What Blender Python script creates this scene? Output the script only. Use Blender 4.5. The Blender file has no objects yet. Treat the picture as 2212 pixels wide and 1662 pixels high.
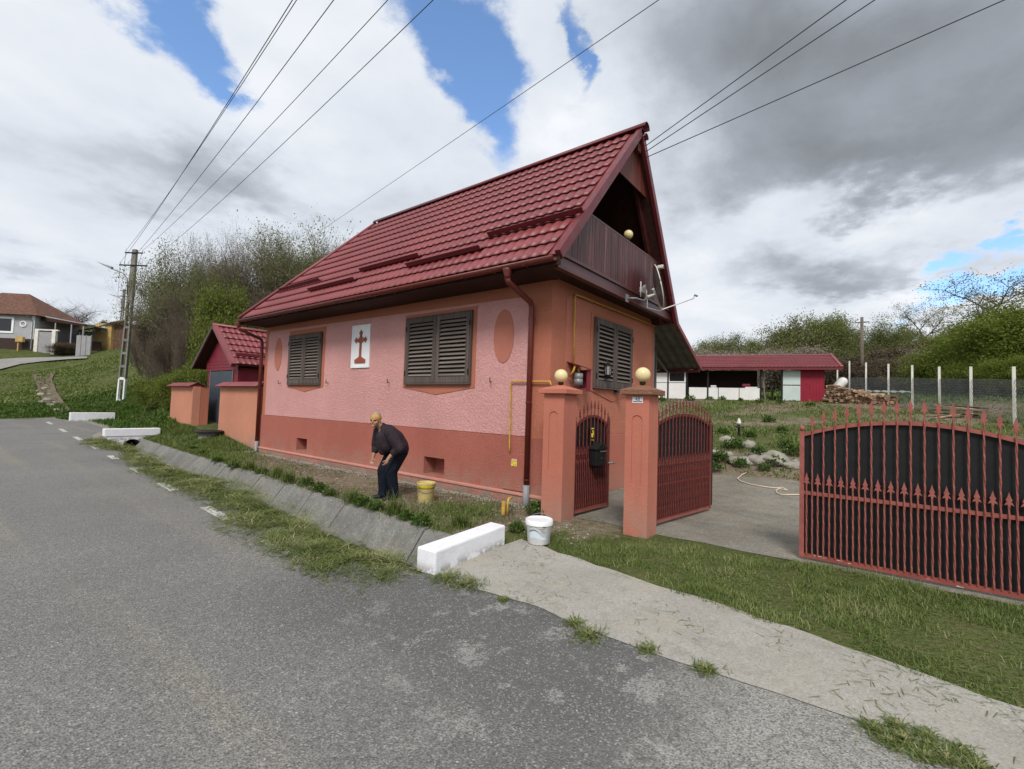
import bpy, bmesh, math, random
import numpy as np
from mathutils import Matrix, Vector
# ------------------------------------------------------------------ camera, sky, sun, exposure
scene = bpy.context.scene
col = scene.collection
F_PX, IMG_W, IMG_H, EYE = 997.1725, 2212.0, 1662.0, 1.6
RC = np.array([[0.6137274, -0.0545009, -0.7876346], [-0.7888677, -0.0018489, -0.6145603], [0.0320378, 0.9985120, -0.0441287]])
CAM = np.array([0.0, 0.0, EYE])
cd = bpy.data.cameras.new('camera'); co = bpy.data.objects.new('camera', cd); col.objects.link(co)
cd.sensor_width = 36; cd.lens = 36 * F_PX / IMG_W; cd.clip_start = 0.05; cd.clip_end = 3000
m4 = Matrix([list(RC[0]) + [0], list(RC[1]) + [0], list(RC[2]) + [EYE], [0, 0, 0, 1]])
co.matrix_world = m4
scene.camera = co
SUN_ELEV, SUN_FROM = 46, np.array([-0.86, -0.50])      # the sun stands behind the viewer's left shoulder, veiled by cloud
sd = bpy.data.lights.new('sun', 'SUN'); so = bpy.data.objects.new('sun', sd); col.objects.link(so)
sd.energy = 2.2; sd.angle = math.radians(18); sd.color = (1.0, 0.95, 0.88)
sf = SUN_FROM / np.linalg.norm(SUN_FROM)
sdir = Vector((sf[0] * math.cos(math.radians(SUN_ELEV)), sf[1] * math.cos(math.radians(SUN_ELEV)), math.sin(math.radians(SUN_ELEV))))
so.rotation_euler = sdir.to_track_quat('Z', 'Y').to_euler(); so.location = (0, 0, 30)
scene.view_settings.view_transform = 'Standard'; scene.view_settings.look = 'None'
scene.view_settings.gamma = 1; scene.view_settings.exposure = 0.35
scene.render.engine = 'CYCLES'
scene.cycles.max_bounces = 6; scene.cycles.diffuse_bounces = 3; scene.cycles.transparent_max_bounces = 6
scene.cycles.use_denoising = True

def ray(px, py):
    return RC @ np.array([px - IMG_W / 2, -(py - IMG_H / 2), -F_PX])
def unit(v): return v / np.linalg.norm(v)
def at_x(px, py, X): d = ray(px, py); return CAM + d * (X / d[0])
def at_y(px, py, Y): d = ray(px, py); return CAM + d * (Y / d[1])
def at_z(px, py, Z): d = ray(px, py); return CAM + d * ((Z - EYE) / d[2])
def at_depth(px, py, D): return CAM + ray(px, py) * (D / F_PX)

world = bpy.data.worlds.new('World'); scene.world = world; world.use_nodes = True
world.cycles.sampling_method = 'MANUAL'; world.cycles.sample_map_resolution = 512
def build_world():
    nt = world.node_tree; N = nt.nodes; L = nt.links; N.clear()
    def node(t, **k):
        n = N.new(t)
        for a, b in k.items(): setattr(n, a, b)
        return n
    def math_(op, a, b=None, clamp=False):
        n = node('ShaderNodeMath', operation=op); n.use_clamp = clamp
        for i, v in enumerate((a, b)):
            if v is None: continue
            if isinstance(v, (int, float)): n.inputs[i].default_value = v
            else: L.new(v, n.inputs[i])
        return n.outputs[0]
    def vmath(op, a, b):
        n = node('ShaderNodeVectorMath', operation=op)
        for i, v in enumerate((a, b)):
            if isinstance(v, (tuple, list, np.ndarray)): n.inputs[i].default_value = tuple(float(q) for q in v)
            else: L.new(v, n.inputs[i])
        return n.outputs['Value'] if op == 'DOT_PRODUCT' else n.outputs[0]
    tc = node('ShaderNodeTexCoord'); D = tc.outputs['Generated']
    sep = node('ShaderNodeSeparateXYZ'); L.new(D, sep.inputs[0])
    # clouds lie on a layer overhead: noise in layer coordinates
    den = math_('ADD', math_('MAXIMUM', sep.outputs[2], 0.0), 0.22)
    cmb = node('ShaderNodeCombineXYZ')
    L.new(math_('DIVIDE', sep.outputs[0], den), cmb.inputs[0]); L.new(math_('DIVIDE', sep.outputs[1], den), cmb.inputs[1])
    def noise(vec, scale, detail=6, rough=0.55, off=(0, 0, 0), dist=0.0):
        v = vmath('ADD', vec, off)
        n = node('ShaderNodeTexNoise'); n.inputs['Scale'].default_value = scale; n.inputs['Detail'].default_value = detail
        n.inputs['Roughness'].default_value = rough; n.inputs['Distortion'].default_value = dist; L.new(v, n.inputs['Vector']); return n
    wn = noise(cmb.outputs[0], 2.3, 7, 0.6)
    warp = vmath('SCALE', vmath('SUBTRACT', wn.outputs['Color'], (0.5, 0.5, 0.5)), (0, 0, 0))
    warp.node.inputs['Scale'].default_value = 0.34
    Dw = vmath('ADD', D, warp)
    def blob(p1, p2, hw, power=1.0):
        a, b = unit(ray(*p1)), unit(ray(*p2)); c = unit(a + b); e1 = (b - a) / 2; s1 = np.linalg.norm(e1) * 1.0; e1 = unit(e1)
        e2 = unit(np.cross(c, e1)); mid = ((p1[0] + p2[0]) / 2, (p1[1] + p2[1]) / 2)
        s2 = hw / F_PX / (1 + ((mid[0] - IMG_W / 2) ** 2 + (mid[1] - IMG_H / 2) ** 2) / F_PX ** 2) ** 0.75
        u = math_('MULTIPLY', vmath('DOT_PRODUCT', Dw, e1), 1 / s1); v = math_('MULTIPLY', vmath('DOT_PRODUCT', Dw, e2), 1 / s2)
        u0 = float(np.dot(c, e1) / s1); v0 = float(np.dot(c, e2) / s2)
        u = math_('SUBTRACT', u, u0); v = math_('SUBTRACT', v, v0)
        r2 = math_('ADD', math_('MULTIPLY', u, u), math_('MULTIPLY', v, v))
        g = math_('POWER', 2.718, math_('MULTIPLY', r2, -0.8 * power))
        front = math_('GREATER_THAN', vmath('DOT_PRODUCT', D, c), 0.0)
        return math_('MULTIPLY', g, front)
    def total(bl):
        s = None
        for p1, p2, hw, w in bl:
            g = math_('MULTIPLY', blob(p1, p2, hw), w); s = g if s is None else math_('ADD', s, g)
        return s
    gaps = total([((215, -170), (455, 215), 95, 1.0), ((430, 170), (560, 270), 28, .45), ((760, -160), (1130, 360), 80, 1.15), ((1000, -60), (1100, 200), 70, .6), ((1225, -60), (1255, 200), 26, .75),
                  ((1930, 690), (2420, 420), 50, 1.0), ((2180, 560), (2300, 640), 40, .5)])
    darks = total([((1330, 20), (2500, 140), 190, .95), ((1520, 420), (2450, 320), 115, .8), ((1400, 240), (1800, 330), 140, .5), ((1640, 590), (2060, 560), 60, .62),
                   ((120, 330), (620, 450), 70, .42), ((-60, 560), (240, 620), 55, .45), ((640, 420), (950, 400), 60, .16), ((430, 470), (700, 460), 40, .2)])
    brights = total([((1380, 640), (1700, 660), 60, .3), ((1750, 470), (2150, 430), 45, .45), ((350, 150), (700, 330), 90, .3), ((1850, 650), (2080, 600), 40, .5), ((1170, 250), (1300, 300), 70, .4)])
    n1 = noise(cmb.outputs[0], 1.6, 9, 0.6, (3.1, 1.7, 0), .3)
    n2 = noise(cmb.outputs[0], 0.75, 5, 0.5, (7.7, 2.3, 0))
    n3 = noise(cmb.outputs[0], 3.4, 8, 0.62, (1.7, 9.3, 0), .5)
    # cover: 1 = cloud, 0 = blue
    edge = math_('ADD', gaps, math_('MULTIPLY', math_('SUBTRACT', n3.outputs[0], 0.5), 0.95))
    mr = node('ShaderNodeMapRange', interpolation_type='SMOOTHSTEP'); L.new(edge, mr.inputs['Value'])
    mr.inputs['From Min'].default_value = 0.26; mr.inputs['From Max'].default_value = 0.78; mr.inputs['To Min'].default_value = 1.0; mr.inputs['To Max'].default_value = 0.0
    cover = mr.outputs[0]
    shade = math_('ADD', math_('MULTIPLY', math_('SUBTRACT', n1.outputs[0], 0.5), 0.75), math_('MULTIPLY', math_('SUBTRACT', n2.outputs[0], 0.5), 0.45))
    shade = math_('ADD', math_('SUBTRACT', math_('ADD', shade, 0.20), math_('MULTIPLY', brights, 0.55)), math_('MULTIPLY', darks, 0.60), True)
    ramp = node('ShaderNodeValToRGB'); L.new(shade, ramp.inputs[0]); E = ramp.color_ramp.elements
    E[0].position = 0.0; E[0].color = (0.80, 0.82, 0.86, 1); E[1].position = 1.0; E[1].color = (0.155, 0.165, 0.18, 1)
    e = E.new(0.30); e.color = (0.62, 0.665, 0.73, 1); e = E.new(0.60); e.color = (0.33, 0.36, 0.405, 1)
    sky = node('ShaderNodeTexSky', sky_type='NISHITA'); sky.sun_disc = False
    sky.sun_elevation = math.radians(SUN_ELEV); sky.sun_rotation = math.atan2(sf[0], sf[1])
    sky.air_density = 1.0; sky.dust_density = 0.6; sky.ozone_density = 2.2
    skym = node('ShaderNodeMixRGB', blend_type='MULTIPLY'); skym.inputs[0].default_value = 1; L.new(sky.outputs[0], skym.inputs[1]); skym.inputs[2].default_value = (1.10, 1.22, 1.32, 1)
    bg1 = node('ShaderNodeBackground'); L.new(skym.outputs[0], bg1.inputs[0]); bg1.inputs[1].default_value = 0.15
    bg2 = node('ShaderNodeBackground'); L.new(ramp.outputs[0], bg2.inputs[0]); bg2.inputs[1].default_value = 0.92
    mix = node('ShaderNodeMixShader'); L.new(cover, mix.inputs[0]); L.new(bg1.outputs[0], mix.inputs[1]); L.new(bg2.outputs[0], mix.inputs[2])
    out = node('ShaderNodeOutputWorld'); L.new(mix.outputs[0], out.inputs[0])
build_world()

# ------------------------------------------------------------------ helpers
rng = np.random.default_rng(7); random.seed(7)
def tag(o, label=None, cat=None, group=None, kind=None):
    if label: o['label'] = label
    if cat: o['category'] = cat
    if group: o['group'] = group
    if kind: o['kind'] = kind
    return o
def thing(name, loc, label, cat, group=None):
    o = bpy.data.objects.new(name, None); col.objects.link(o); o.empty_display_size = .2
    o.location = tuple(float(v) for v in loc); return tag(o, label, cat, group)
def adopt(o, parent):
    if parent is not None:
        o.parent = parent; o.matrix_parent_inverse = wm(parent).inverted()
    return o
def wm(o):
    m = Matrix.LocRotScale(o.location, o.rotation_euler, o.scale)
    return (wm(o.parent) @ o.matrix_parent_inverse @ m) if o.parent else m
def link(name, me, parent=None):
    o = bpy.data.objects.new(name, me); col.objects.link(o); return adopt(o, parent)
def copy_tree(src, parent=None):
    c = src.copy(); col.objects.link(c)
    if parent is not None: c.parent = parent; c.matrix_parent_inverse = src.matrix_parent_inverse.copy()
    for ch in src.children: copy_tree(ch, c)
    return c
class MB:
    def __init__(s, M=None): s.v = []; s.f = []; s.M = M
    def add(s, vs, fs):
        b = len(s.v)
        if s.M is not None: vs = [tuple(s.M(*p)) for p in vs]
        s.v += [tuple(float(q) for q in p) for p in vs]; s.f += [tuple(b + i for i in f) for f in fs]; return s
    def box(s, x0, x1, y0, y1, z0, z1):
        return s.add([(x0, y0, z0), (x1, y0, z0), (x1, y1, z0), (x0, y1, z0), (x0, y0, z1), (x1, y0, z1), (x1, y1, z1), (x0, y1, z1)],
                     [(0, 3, 2, 1), (4, 5, 6, 7), (0, 1, 5, 4), (1, 2, 6, 5), (2, 3, 7, 6), (3, 0, 4, 7)])
    def hexa(s, p): return s.add(p, [(0, 3, 2, 1), (4, 5, 6, 7), (0, 1, 5, 4), (1, 2, 6, 5), (2, 3, 7, 6), (3, 0, 4, 7)])
    def prism(s, poly, off):
        n = len(poly); a = [np.array(p, float) for p in poly]; b = [p + np.array(off, float) for p in a]
        return s.add(a + b, [tuple(range(n - 1, -1, -1)), tuple(range(n, 2 * n))] + [(i, (i + 1) % n, n + (i + 1) % n, n + i) for i in range(n)])
    def tube(s, pts, r, n=8, cap=True, twist=0.0):
        pts = [np.array(p, float) for p in pts]; rr = r if isinstance(r, (list, tuple)) else [r] * len(pts)
        rings = []; up = None
        for i, p in enumerate(pts):
            d = pts[min(i + 1, len(pts) - 1)] - pts[max(i - 1, 0)]; d = d / (np.linalg.norm(d) + 1e-9)
            if up is None: up = np.array([0, 0, 1.]) if abs(d[2]) < .9 else np.array([1., 0, 0])
            a = np.cross(d, up); a /= np.linalg.norm(a) + 1e-9; b = np.cross(a, d); up = b
            rings.append([p + rr[i] * (math.cos(2 * math.pi * k / n + twist * i) * a + math.sin(2 * math.pi * k / n + twist * i) * b) for k in range(n)])
        vs = [q for R_ in rings for q in R_]; fs = []
        for i in range(len(pts) - 1):
            for k in range(n): fs.append((i * n + k, i * n + (k + 1) % n, (i + 1) * n + (k + 1) % n, (i + 1) * n + k))
        if cap: fs += [tuple(range(n - 1, -1, -1)), tuple((len(pts) - 1) * n + k for k in range(n))]
        return s.add(vs, fs)
    def lathe(s, prof, c=(0, 0, 0), n=20, sx=1, sy=1):
        vs = []; fs = []
        for r, z in prof:
            for k in range(n):
                t = 2 * math.pi * k / n; vs.append((c[0] + sx * r * math.cos(t), c[1] + sy * r * math.sin(t), c[2] + z))
        for i in range(len(prof) - 1):
            for k in range(n): fs.append((i * n + k, i * n + (k + 1) % n, (i + 1) * n + (k + 1) % n, (i + 1) * n + k))
        if prof[0][0] > 1e-4: fs.append(tuple(range(n - 1, -1, -1)))
        if prof[-1][0] > 1e-4: fs.append(tuple((len(prof) - 1) * n + k for k in range(n)))
        return s.add(vs, fs)
    def ball(s, c, r, n=14, m=9, sc=(1, 1, 1), R_=None):
        vs = []; fs = []
        for i in range(m + 1):
            for k in range(n):
                a = math.pi * i / m; t = 2 * math.pi * k / n
                p = np.array([math.sin(a) * math.cos(t) * sc[0], math.sin(a) * math.sin(t) * sc[1], math.cos(a) * sc[2]]) * r
                if R_ is not None: p = R_ @ p
                vs.append(np.array(c) + p)
        for i in range(m):
            for k in range(n): fs.append((i * n + k, (i + 1) * n + k, (i + 1) * n + (k + 1) % n, i * n + (k + 1) % n))
        return s.add(vs, fs)
    def capsule(s, a, b, ra, rb, n=12):
        a = np.array(a, float); b = np.array(b, float); d = b - a; L_ = np.linalg.norm(d); d = d / (L_ + 1e-9)
        pts = []; rs = []
        for t in (1.0, .92, .7, .38): pts.append(a - d * ra * t); rs.append(ra * math.sqrt(max(1 - t * t, .0004)))
        for t in (0, .25, .5, .75, 1): pts.append(a + d * L_ * t); rs.append(ra + (rb - ra) * t)
        for t in (.38, .7, .92, 1.0): pts.append(b + d * rb * t); rs.append(rb * math.sqrt(max(1 - t * t, .0004)))
        return s.tube(pts, rs, n)
    def mesh(s, name, mats, smooth=False, recalc=True):
        me = bpy.data.meshes.new(name); me.from_pydata(s.v, [], s.f)
        if recalc and len(s.f) < 20000:
            b = bmesh.new(); b.from_mesh(me); bmesh.ops.remove_doubles(b, verts=b.verts, dist=1e-5); bmesh.ops.recalc_face_normals(b, faces=b.faces); b.to_mesh(me); b.free()
        for m_ in (mats if isinstance(mats, (list, tuple)) else [mats]): me.materials.append(m_)
        if smooth: me.polygons.foreach_set('use_smooth', [True] * len(me.polygons))
        return me
    def build(s, name, mats, parent=None, smooth=False, bevel=0.0, auto=False):
        o = link(name, s.mesh(name, mats, smooth), parent)
        if bevel:
            m_ = o.modifiers.new('bevel', 'BEVEL'); m_.width = bevel; m_.segments = 2; m_.limit_method = 'ANGLE'; m_.angle_limit = math.radians(40)
        if smooth and auto: shade_auto(o)
        return o
def shade_auto(o, ang=40):
    me = o.data; me.polygons.foreach_set('use_smooth', [True] * len(me.polygons))
    b = bmesh.new(); b.from_mesh(me)
    for e in b.edges:
        if len(e.link_faces) == 2: e.smooth = e.calc_face_angle(0) < math.radians(ang)
    b.to_mesh(me); b.free()
def np_mesh(name, v, faces, mats, n=3, attr=None, smooth=False):
    """v (N,3), faces (M,n) arrays"""
    me = bpy.data.meshes.new(name); v = np.asarray(v, np.float32); faces = np.asarray(faces, np.int32)
    me.vertices.add(len(v)); me.vertices.foreach_set('co', v.ravel())
    me.loops.add(faces.size); me.loops.foreach_set('vertex_index', faces.ravel())
    me.polygons.add(len(faces)); me.polygons.foreach_set('loop_start', np.arange(0, faces.size, n, dtype=np.int32))
    if smooth: me.polygons.foreach_set('use_smooth', np.ones(len(faces), bool))
    for m_ in (mats if isinstance(mats, (list, tuple)) else [mats]): me.materials.append(m_)
    if attr is not None:
        a = me.attributes.new('tint', 'FLOAT', 'POINT'); a.data.foreach_set('value', np.asarray(attr, np.float32))
    me.update(calc_edges=True); return me
def vnoise(x, y, s, seed=0):
    """smooth value noise, 0..1"""
    x = np.asarray(x, float) / s; y = np.asarray(y, float) / s
    xi = np.floor(x).astype(np.int64); yi = np.floor(y).astype(np.int64); fx = x - xi; fy = y - yi
    fx = fx * fx * (3 - 2 * fx); fy = fy * fy * (3 - 2 * fy)
    def h(a, b):
        n = (a * 374761393 + b * 668265263 + seed * 974711) & 0x7fffffff; n = ((n ^ (n >> 13)) * 1274126177) & 0x7fffffff
        return ((n ^ (n >> 16)) & 0xffff) / 65535.0
    return (h(xi, yi) * (1 - fx) + h(xi + 1, yi) * fx) * (1 - fy) + (h(xi, yi + 1) * (1 - fx) + h(xi + 1, yi + 1) * fx) * fy
def sstep(a, b, x): t = np.clip((np.asarray(x, float) - a) / (b - a), 0, 1); return t * t * (3 - 2 * t)

# ------------------------------------------------------------------ materials
class NT:
    def __init__(s, name):
        s.m = bpy.data.materials.new(name); s.m.use_nodes = True; s.t = s.m.node_tree; s.N = s.t.nodes; s.L = s.t.links
        s.b = s.N['Principled BSDF']; s.geo = s.N.new('ShaderNodeNewGeometry'); s.P = s.geo.outputs['Position']
    def setv(s, sock, v):
        if isinstance(v, bpy.types.NodeSocket): s.L.new(v, sock)
        elif isinstance(v, (tuple, list)): sock.default_value = tuple(v) + ((1,) if len(v) == 3 and len(sock.default_value) == 4 else ())
        else: sock.default_value = v
    def math(s, op, a, b=0.0, clamp=False):
        n = s.N.new('ShaderNodeMath'); n.operation = op; n.use_clamp = clamp; s.setv(n.inputs[0], a); s.setv(n.inputs[1], b); return n.outputs[0]
    def scale(s, v=(1, 1, 1), rot=(0, 0, 0), src=None):
        n = s.N.new('ShaderNodeMapping'); n.inputs['Scale'].default_value = v; n.inputs['Rotation'].default_value = rot; s.L.new(src or s.P, n.inputs[0]); return n.outputs[0]
    def noise(s, sc, detail=4, rough=.55, vec=None, dist=0.0):
        n = s.N.new('ShaderNodeTexNoise'); n.inputs['Scale'].default_value = sc; n.inputs['Detail'].default_value = detail; n.inputs['Roughness'].default_value = rough
        n.inputs['Distortion'].default_value = dist; s.L.new(vec or s.P, n.inputs['Vector']); return n.outputs['Fac']
    def voro(s, sc, feature='F1', out='Distance', vec=None):
        n = s.N.new('ShaderNodeTexVoronoi'); n.feature = feature; n.inputs['Scale'].default_value = sc; s.L.new(vec or s.P, n.inputs['Vector']); return n.outputs[out]
    def rng(s, v, a, b, c=0.0, d=1.0, smooth=True):
        n = s.N.new('ShaderNodeMapRange'); n.interpolation_type = 'SMOOTHSTEP' if smooth else 'LINEAR'
        s.setv(n.inputs[0], v); n.inputs[1].default_value = a; n.inputs[2].default_value = b; n.inputs[3].default_value = c; n.inputs[4].default_value = d; return n.outputs[0]
    def mix(s, f, a, b, mode='MIX'):
        n = s.N.new('ShaderNodeMixRGB'); n.blend_type = mode; s.setv(n.inputs[0], f); s.setv(n.inputs[1], a); s.setv(n.inputs[2], b); return n.outputs[0]
    def xyz(s, src=None):
        n = s.N.new('ShaderNodeSeparateXYZ'); s.L.new(src or s.P, n.inputs[0]); return n.outputs
    def bump(s, h, dist, strength=1.0, normal=None):
        n = s.N.new('ShaderNodeBump'); n.inputs['Distance'].default_value = dist; n.inputs['Strength'].default_value = strength; s.L.new(h, n.inputs['Height'])
        if normal: s.L.new(normal, n.inputs['Normal'])
        return n.outputs[0]
    def done(s, color, rough=.8, spec=.3, normal=None, metallic=0.0):
        s.setv(s.b.inputs['Base Color'], color); s.setv(s.b.inputs['Roughness'], rough); s.b.inputs['Specular IOR Level'].default_value = spec; s.b.inputs['Metallic'].default_value = metallic
        if normal: s.L.new(normal, s.b.inputs['Normal'])
        return s.m
def sc3(c, k): return tuple(min(1, q * k) for q in c)
def paint(name, c, rough=.6, var=.15, nscale=3.0, bump=0.0, bscale=60, spec=.3, metallic=0.0, dirt=None, dirt_amt=.5):
    t = NT(name); n = t.noise(nscale, 6, .6); colr = t.mix(t.rng(n, .3, .7), sc3(c, 1 - var), sc3(c, 1 + var))
    if dirt: colr = t.mix(t.rng(t.noise(nscale * 2.3, 8, .65), .52, .70, 0, dirt_amt), colr, dirt)
    nb = t.bump(t.noise(bscale, 4, .6), bump) if bump else None
    return t.done(colr, t.rng(t.noise(nscale * 4, 3), .2, .8, max(rough - .1, .05), min(rough + .1, 1)), spec, nb, metallic)
def stucco(name, c, rough_amt=.012, bscale=26, damp=0.0, fade=.12):
    t = NT(name); z = t.xyz()[2]
    big = t.noise(.55, 5, .6); fine = t.noise(9, 6, .7)
    colr = t.mix(t.rng(big, .25, .75), sc3(c, 1 - fade), sc3(c, 1 + fade * .7)); colr = t.mix(t.rng(fine, .3, .75, 0, .35), colr, sc3(c, .82))
    st = t.noise(1.0, 6, .6, t.scale((3.5, 3.5, .35))); colr = t.mix(t.rng(st, .56, .74, 0, .22), colr, sc3(c, .66))
    if damp:
        m = t.math('MULTIPLY', t.rng(z, .75, -.05), t.rng(t.noise(2.6, 7, .7), .36, .62)); colr = t.mix(t.math('MULTIPLY', m, damp), colr, (.33, .25, .20))
        m2 = t.math('MULTIPLY', t.rng(z, .32, -.1), t.rng(t.noise(5.0, 6, .7), .45, .58)); colr = t.mix(t.math('MULTIPLY', m2, damp), colr, (.24, .19, .155))
    h = t.math('ADD', t.math('MULTIPLY', t.rng(t.noise(bscale, 5, .65, dist=.6), .35, .7), 1.0), t.math('MULTIPLY', t.noise(bscale * 4, 3, .6), .25))
    return t.done(colr, .92, .15, t.bump(h, rough_amt))
def tintmat(name, stops, rough=.7, spec=.2, trans=0.25, nscale=.0):
    """foliage: colour from the per-blade tint attribute"""
    t = NT(name); a = t.N.new('ShaderNodeAttribute'); a.attribute_name = 'tint'
    r = t.N.new('ShaderNodeValToRGB'); t.L.new(a.outputs['Fac'], r.inputs[0]); E = r.color_ramp.elements
    E[0].position, E[0].color = stops[0][0], tuple(stops[0][1]) + (1,); E[1].position, E[1].color = stops[-1][0], tuple(stops[-1][1]) + (1,)
    for p, c in stops[1:-1]: e = E.new(p); e.color = tuple(c) + (1,)
    t.done(r.outputs[0], rough, spec)
    tr = t.N.new('ShaderNodeBsdfTranslucent'); t.L.new(t.mix(1, r.outputs[0], (1.1, 1.15, .6), 'MULTIPLY'), tr.inputs[0])
    mx = t.N.new('ShaderNodeMixShader'); mx.inputs[0].default_value = trans; t.L.new(t.b.outputs[0], mx.inputs[1]); t.L.new(tr.outputs[0], mx.inputs[2])
    t.L.new(mx.outputs[0], t.N['Material Output'].inputs[0]); return t.m
def wood(name, c, axis=2, var=.35, rough=.75, spec=.25, gscale=14, pale=None, pale_amt=.5):
    t = NT(name); s = [gscale] * 3; s[axis] = gscale * .06
    g = t.noise(1.0, 6, .65, t.scale(tuple(s)), .4); colr = t.mix(t.rng(g, .25, .75), sc3(c, 1 - var), sc3(c, 1 + var))
    if pale: colr = t.mix(t.rng(t.noise(1.0, 5, .7, t.scale(tuple(q * .6 for q in s))), .5, .72, 0, pale_amt), colr, pale)
    oi = t.N.new('ShaderNodeObjectInfo'); colr = t.mix(t.rng(oi.outputs['Random'], 0, 1, 0, .4), colr, sc3(c, .55))
    return t.done(colr, rough, spec, t.bump(g, .004))
C_ROOF = (.215, .046, .050)
M = {}
M['pink'] = stucco('pink_stucco', (.69, .355, .338), .010, 28)
M['orange'] = stucco('orange_plaster', (.50, .180, .115), .006, 40, fade=.10)
M['gable'] = stucco('gable_stucco', (.55, .205, .135), .009, 30, fade=.10)
M['dado'] = stucco('dado_plaster', (.42, .140, .105), .005, 45, damp=.62)
M['plinth'] = stucco('plinth_plaster', (.48, .185, .14), .008, 35, damp=.95)
M['salmon'] = stucco('salmon_plaster', (.60, .26, .17), .006, 40, damp=.9)
M['moulding'] = stucco('moulding_plaster', (.62, .26, .21), .004, 45, damp=.25)
M['pillar'] = stucco('pillar_plaster', (.50, .175, .122), .0022, 40, damp=.5)
M['cap_old'] = stucco('weathered_cap', (.30, .15, .095), .01, 40)
M['ornament'] = stucco('ornament_plaster', (.50, .185, .135), .004, 50, fade=.06)
M['white_plaque'] = paint('white_plaque', (.78, .78, .80), .7, .04, 4)
M['cross'] = paint('cross_paint', (.30, .075, .045), .7, .15, 8)
def roofmat(name, c):
    t = NT(name); n = t.noise(1.1, 5, .6); colr = t.mix(t.rng(n, .3, .7), sc3(c, .86), sc3(c, 1.14)); colr = t.mix(t.rng(t.noise(30, 4, .6), .55, .75, 0, .25), colr, (.30, .10, .10))
    oi = t.N.new('ShaderNodeObjectInfo'); colr = t.mix(t.rng(oi.outputs['Random'], 0, 1, 0, .14), colr, sc3(c, .7))
    return t.done(colr, .44, .45)
M['roof'] = roofmat('roof_tile_red', C_ROOF)
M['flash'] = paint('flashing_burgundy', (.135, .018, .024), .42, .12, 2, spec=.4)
M['gutter'] = paint('gutter_red_brown', (.125, .022, .016), .4, .12, 2, spec=.4)
M['gutter_grey'] = paint('grey_pvc', (.25, .26, .275), .5, .06, 5, dirt=(.2, .17, .13), dirt_amt=.4)
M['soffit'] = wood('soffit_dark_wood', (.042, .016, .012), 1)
M['plank'] = wood('balcony_plank', (.082, .022, .021), 2, .5, .5, .4, 18, pale=(.26, .15, .145), pale_amt=.75)
M['plank_warm'] = wood('gable_plank', (.14, .030, .018), 2, .4, .55, .35, 18)
M['beam'] = wood('balcony_beam', (.080, .016, .016), 0, .4, .38, .5, 16, pale=(.17, .07, .07), pale_amt=.35)
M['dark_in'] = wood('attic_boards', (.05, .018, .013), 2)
M['shutter'] = wood('shutter_wood', (.115, .090, .080), 2, .4, .8, .2, 20, pale=(.16, .13, .118), pale_amt=.5)
M['slat'] = wood('slat_wood', (.20, .165, .145), 1, .4, .85, .15, 20, pale=(.25, .215, .195), pale_amt=.6)
M['slatx'] = wood('slat_wood_gable', (.20, .165, .145), 0, .4, .85, .15, 20, pale=(.25, .215, .195), pale_amt=.6)
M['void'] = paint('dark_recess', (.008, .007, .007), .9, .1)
M['yellow_pipe'] = paint('yellow_gas_paint', (.55, .33, .06), .5, .15, 12, dirt=(.22, .11, .04), dirt_amt=.6)
M['black_iron'] = paint('black_metal', (.012, .012, .013), .45, .2, 20)
M['globe'] = paint('cream_globe', (.74, .62, .33), .35, .05, 6, spec=.4)
M['globe_base'] = paint('brown_plastic', (.025, .016, .013), .5)
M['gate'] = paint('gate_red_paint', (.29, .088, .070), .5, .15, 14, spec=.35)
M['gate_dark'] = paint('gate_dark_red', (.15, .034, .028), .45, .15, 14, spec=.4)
def gate_rail():
    t = NT('gate_rail_chipped'); c = t.mix(t.rng(t.noise(10, 4), .3, .7), (.23, .058, .045), (.29, .075, .058))
    y = t.scale((4, 4, 14)); c = t.mix(t.rng(t.noise(1.6, 5, .7, y), .60, .66), c, (.55, .50, .42)); return t.done(c, .55, .3)
M['gate_rail'] = gate_rail()
M['black_sheet'] = paint('black_plastic_sheet', (.010, .0095, .0105), .6, .2, 6, bump=.004, bscale=9)
M['steel'] = paint('grey_steel', (.22, .23, .235), .45, .12, 5, metallic=.3)
M['white'] = paint('white_limewash', (.80, .80, .83), .75, .05, 5, bump=.003, bscale=40, dirt=(.42, .40, .36), dirt_amt=.25)
def whitewash():
    t = NT('whitewashed_concrete'); z = t.xyz()[2]; c = t.mix(t.rng(t.noise(6, 6, .65), .3, .8), (.80, .80, .84), (.70, .70, .73))
    m = t.math('MULTIPLY', t.rng(z, .12, .0), t.rng(t.noise(7, 6, .7), .42, .56)); c = t.mix(m, c, (.36, .34, .31))
    c = t.mix(t.rng(t.noise(3.0, 7, .7), .66, .72, 0, .6), c, (.45, .43, .40)); return t.done(c, .85, .15, t.bump(t.noise(45, 5, .65), .006))
M['whitewash'] = whitewash()
M['concrete_pole'] = paint('pole_concrete', (.20, .19, .17), .85, .18, 2.5, bump=.004, bscale=30)
M['insul'] = paint('white_porcelain', (.65, .64, .62), .3, .05)
M['wire'] = paint('wire_dark', (.05, .055, .065), .6)
M['bucket_w'] = paint('white_bucket_plastic', (.76, .77, .79), .38, .04, 6, spec=.45, dirt=(.55, .47, .36), dirt_amt=.18)
M['bucket_blue'] = paint('pale_blue_print', (.58, .68, .74), .4, .05, 6, spec=.4)
M['print'] = paint('dark_print', (.05, .055, .06), .6)
M['print_l'] = paint('grey_print', (.33, .33, .34), .6)
M['bucket_y'] = paint('yellow_bucket_plastic', (.60, .49, .20), .45, .12, 7, spec=.4, dirt=(.26, .17, .05), dirt_amt=.5)
M['bucket_band'] = paint('yellow_band', (.38, .27, .015), .5, .35, 12, dirt=(.06, .05, .02), dirt_amt=.8)
M['sticker'] = paint('yellow_sticker', (.72, .60, .06), .6, .08)
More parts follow.
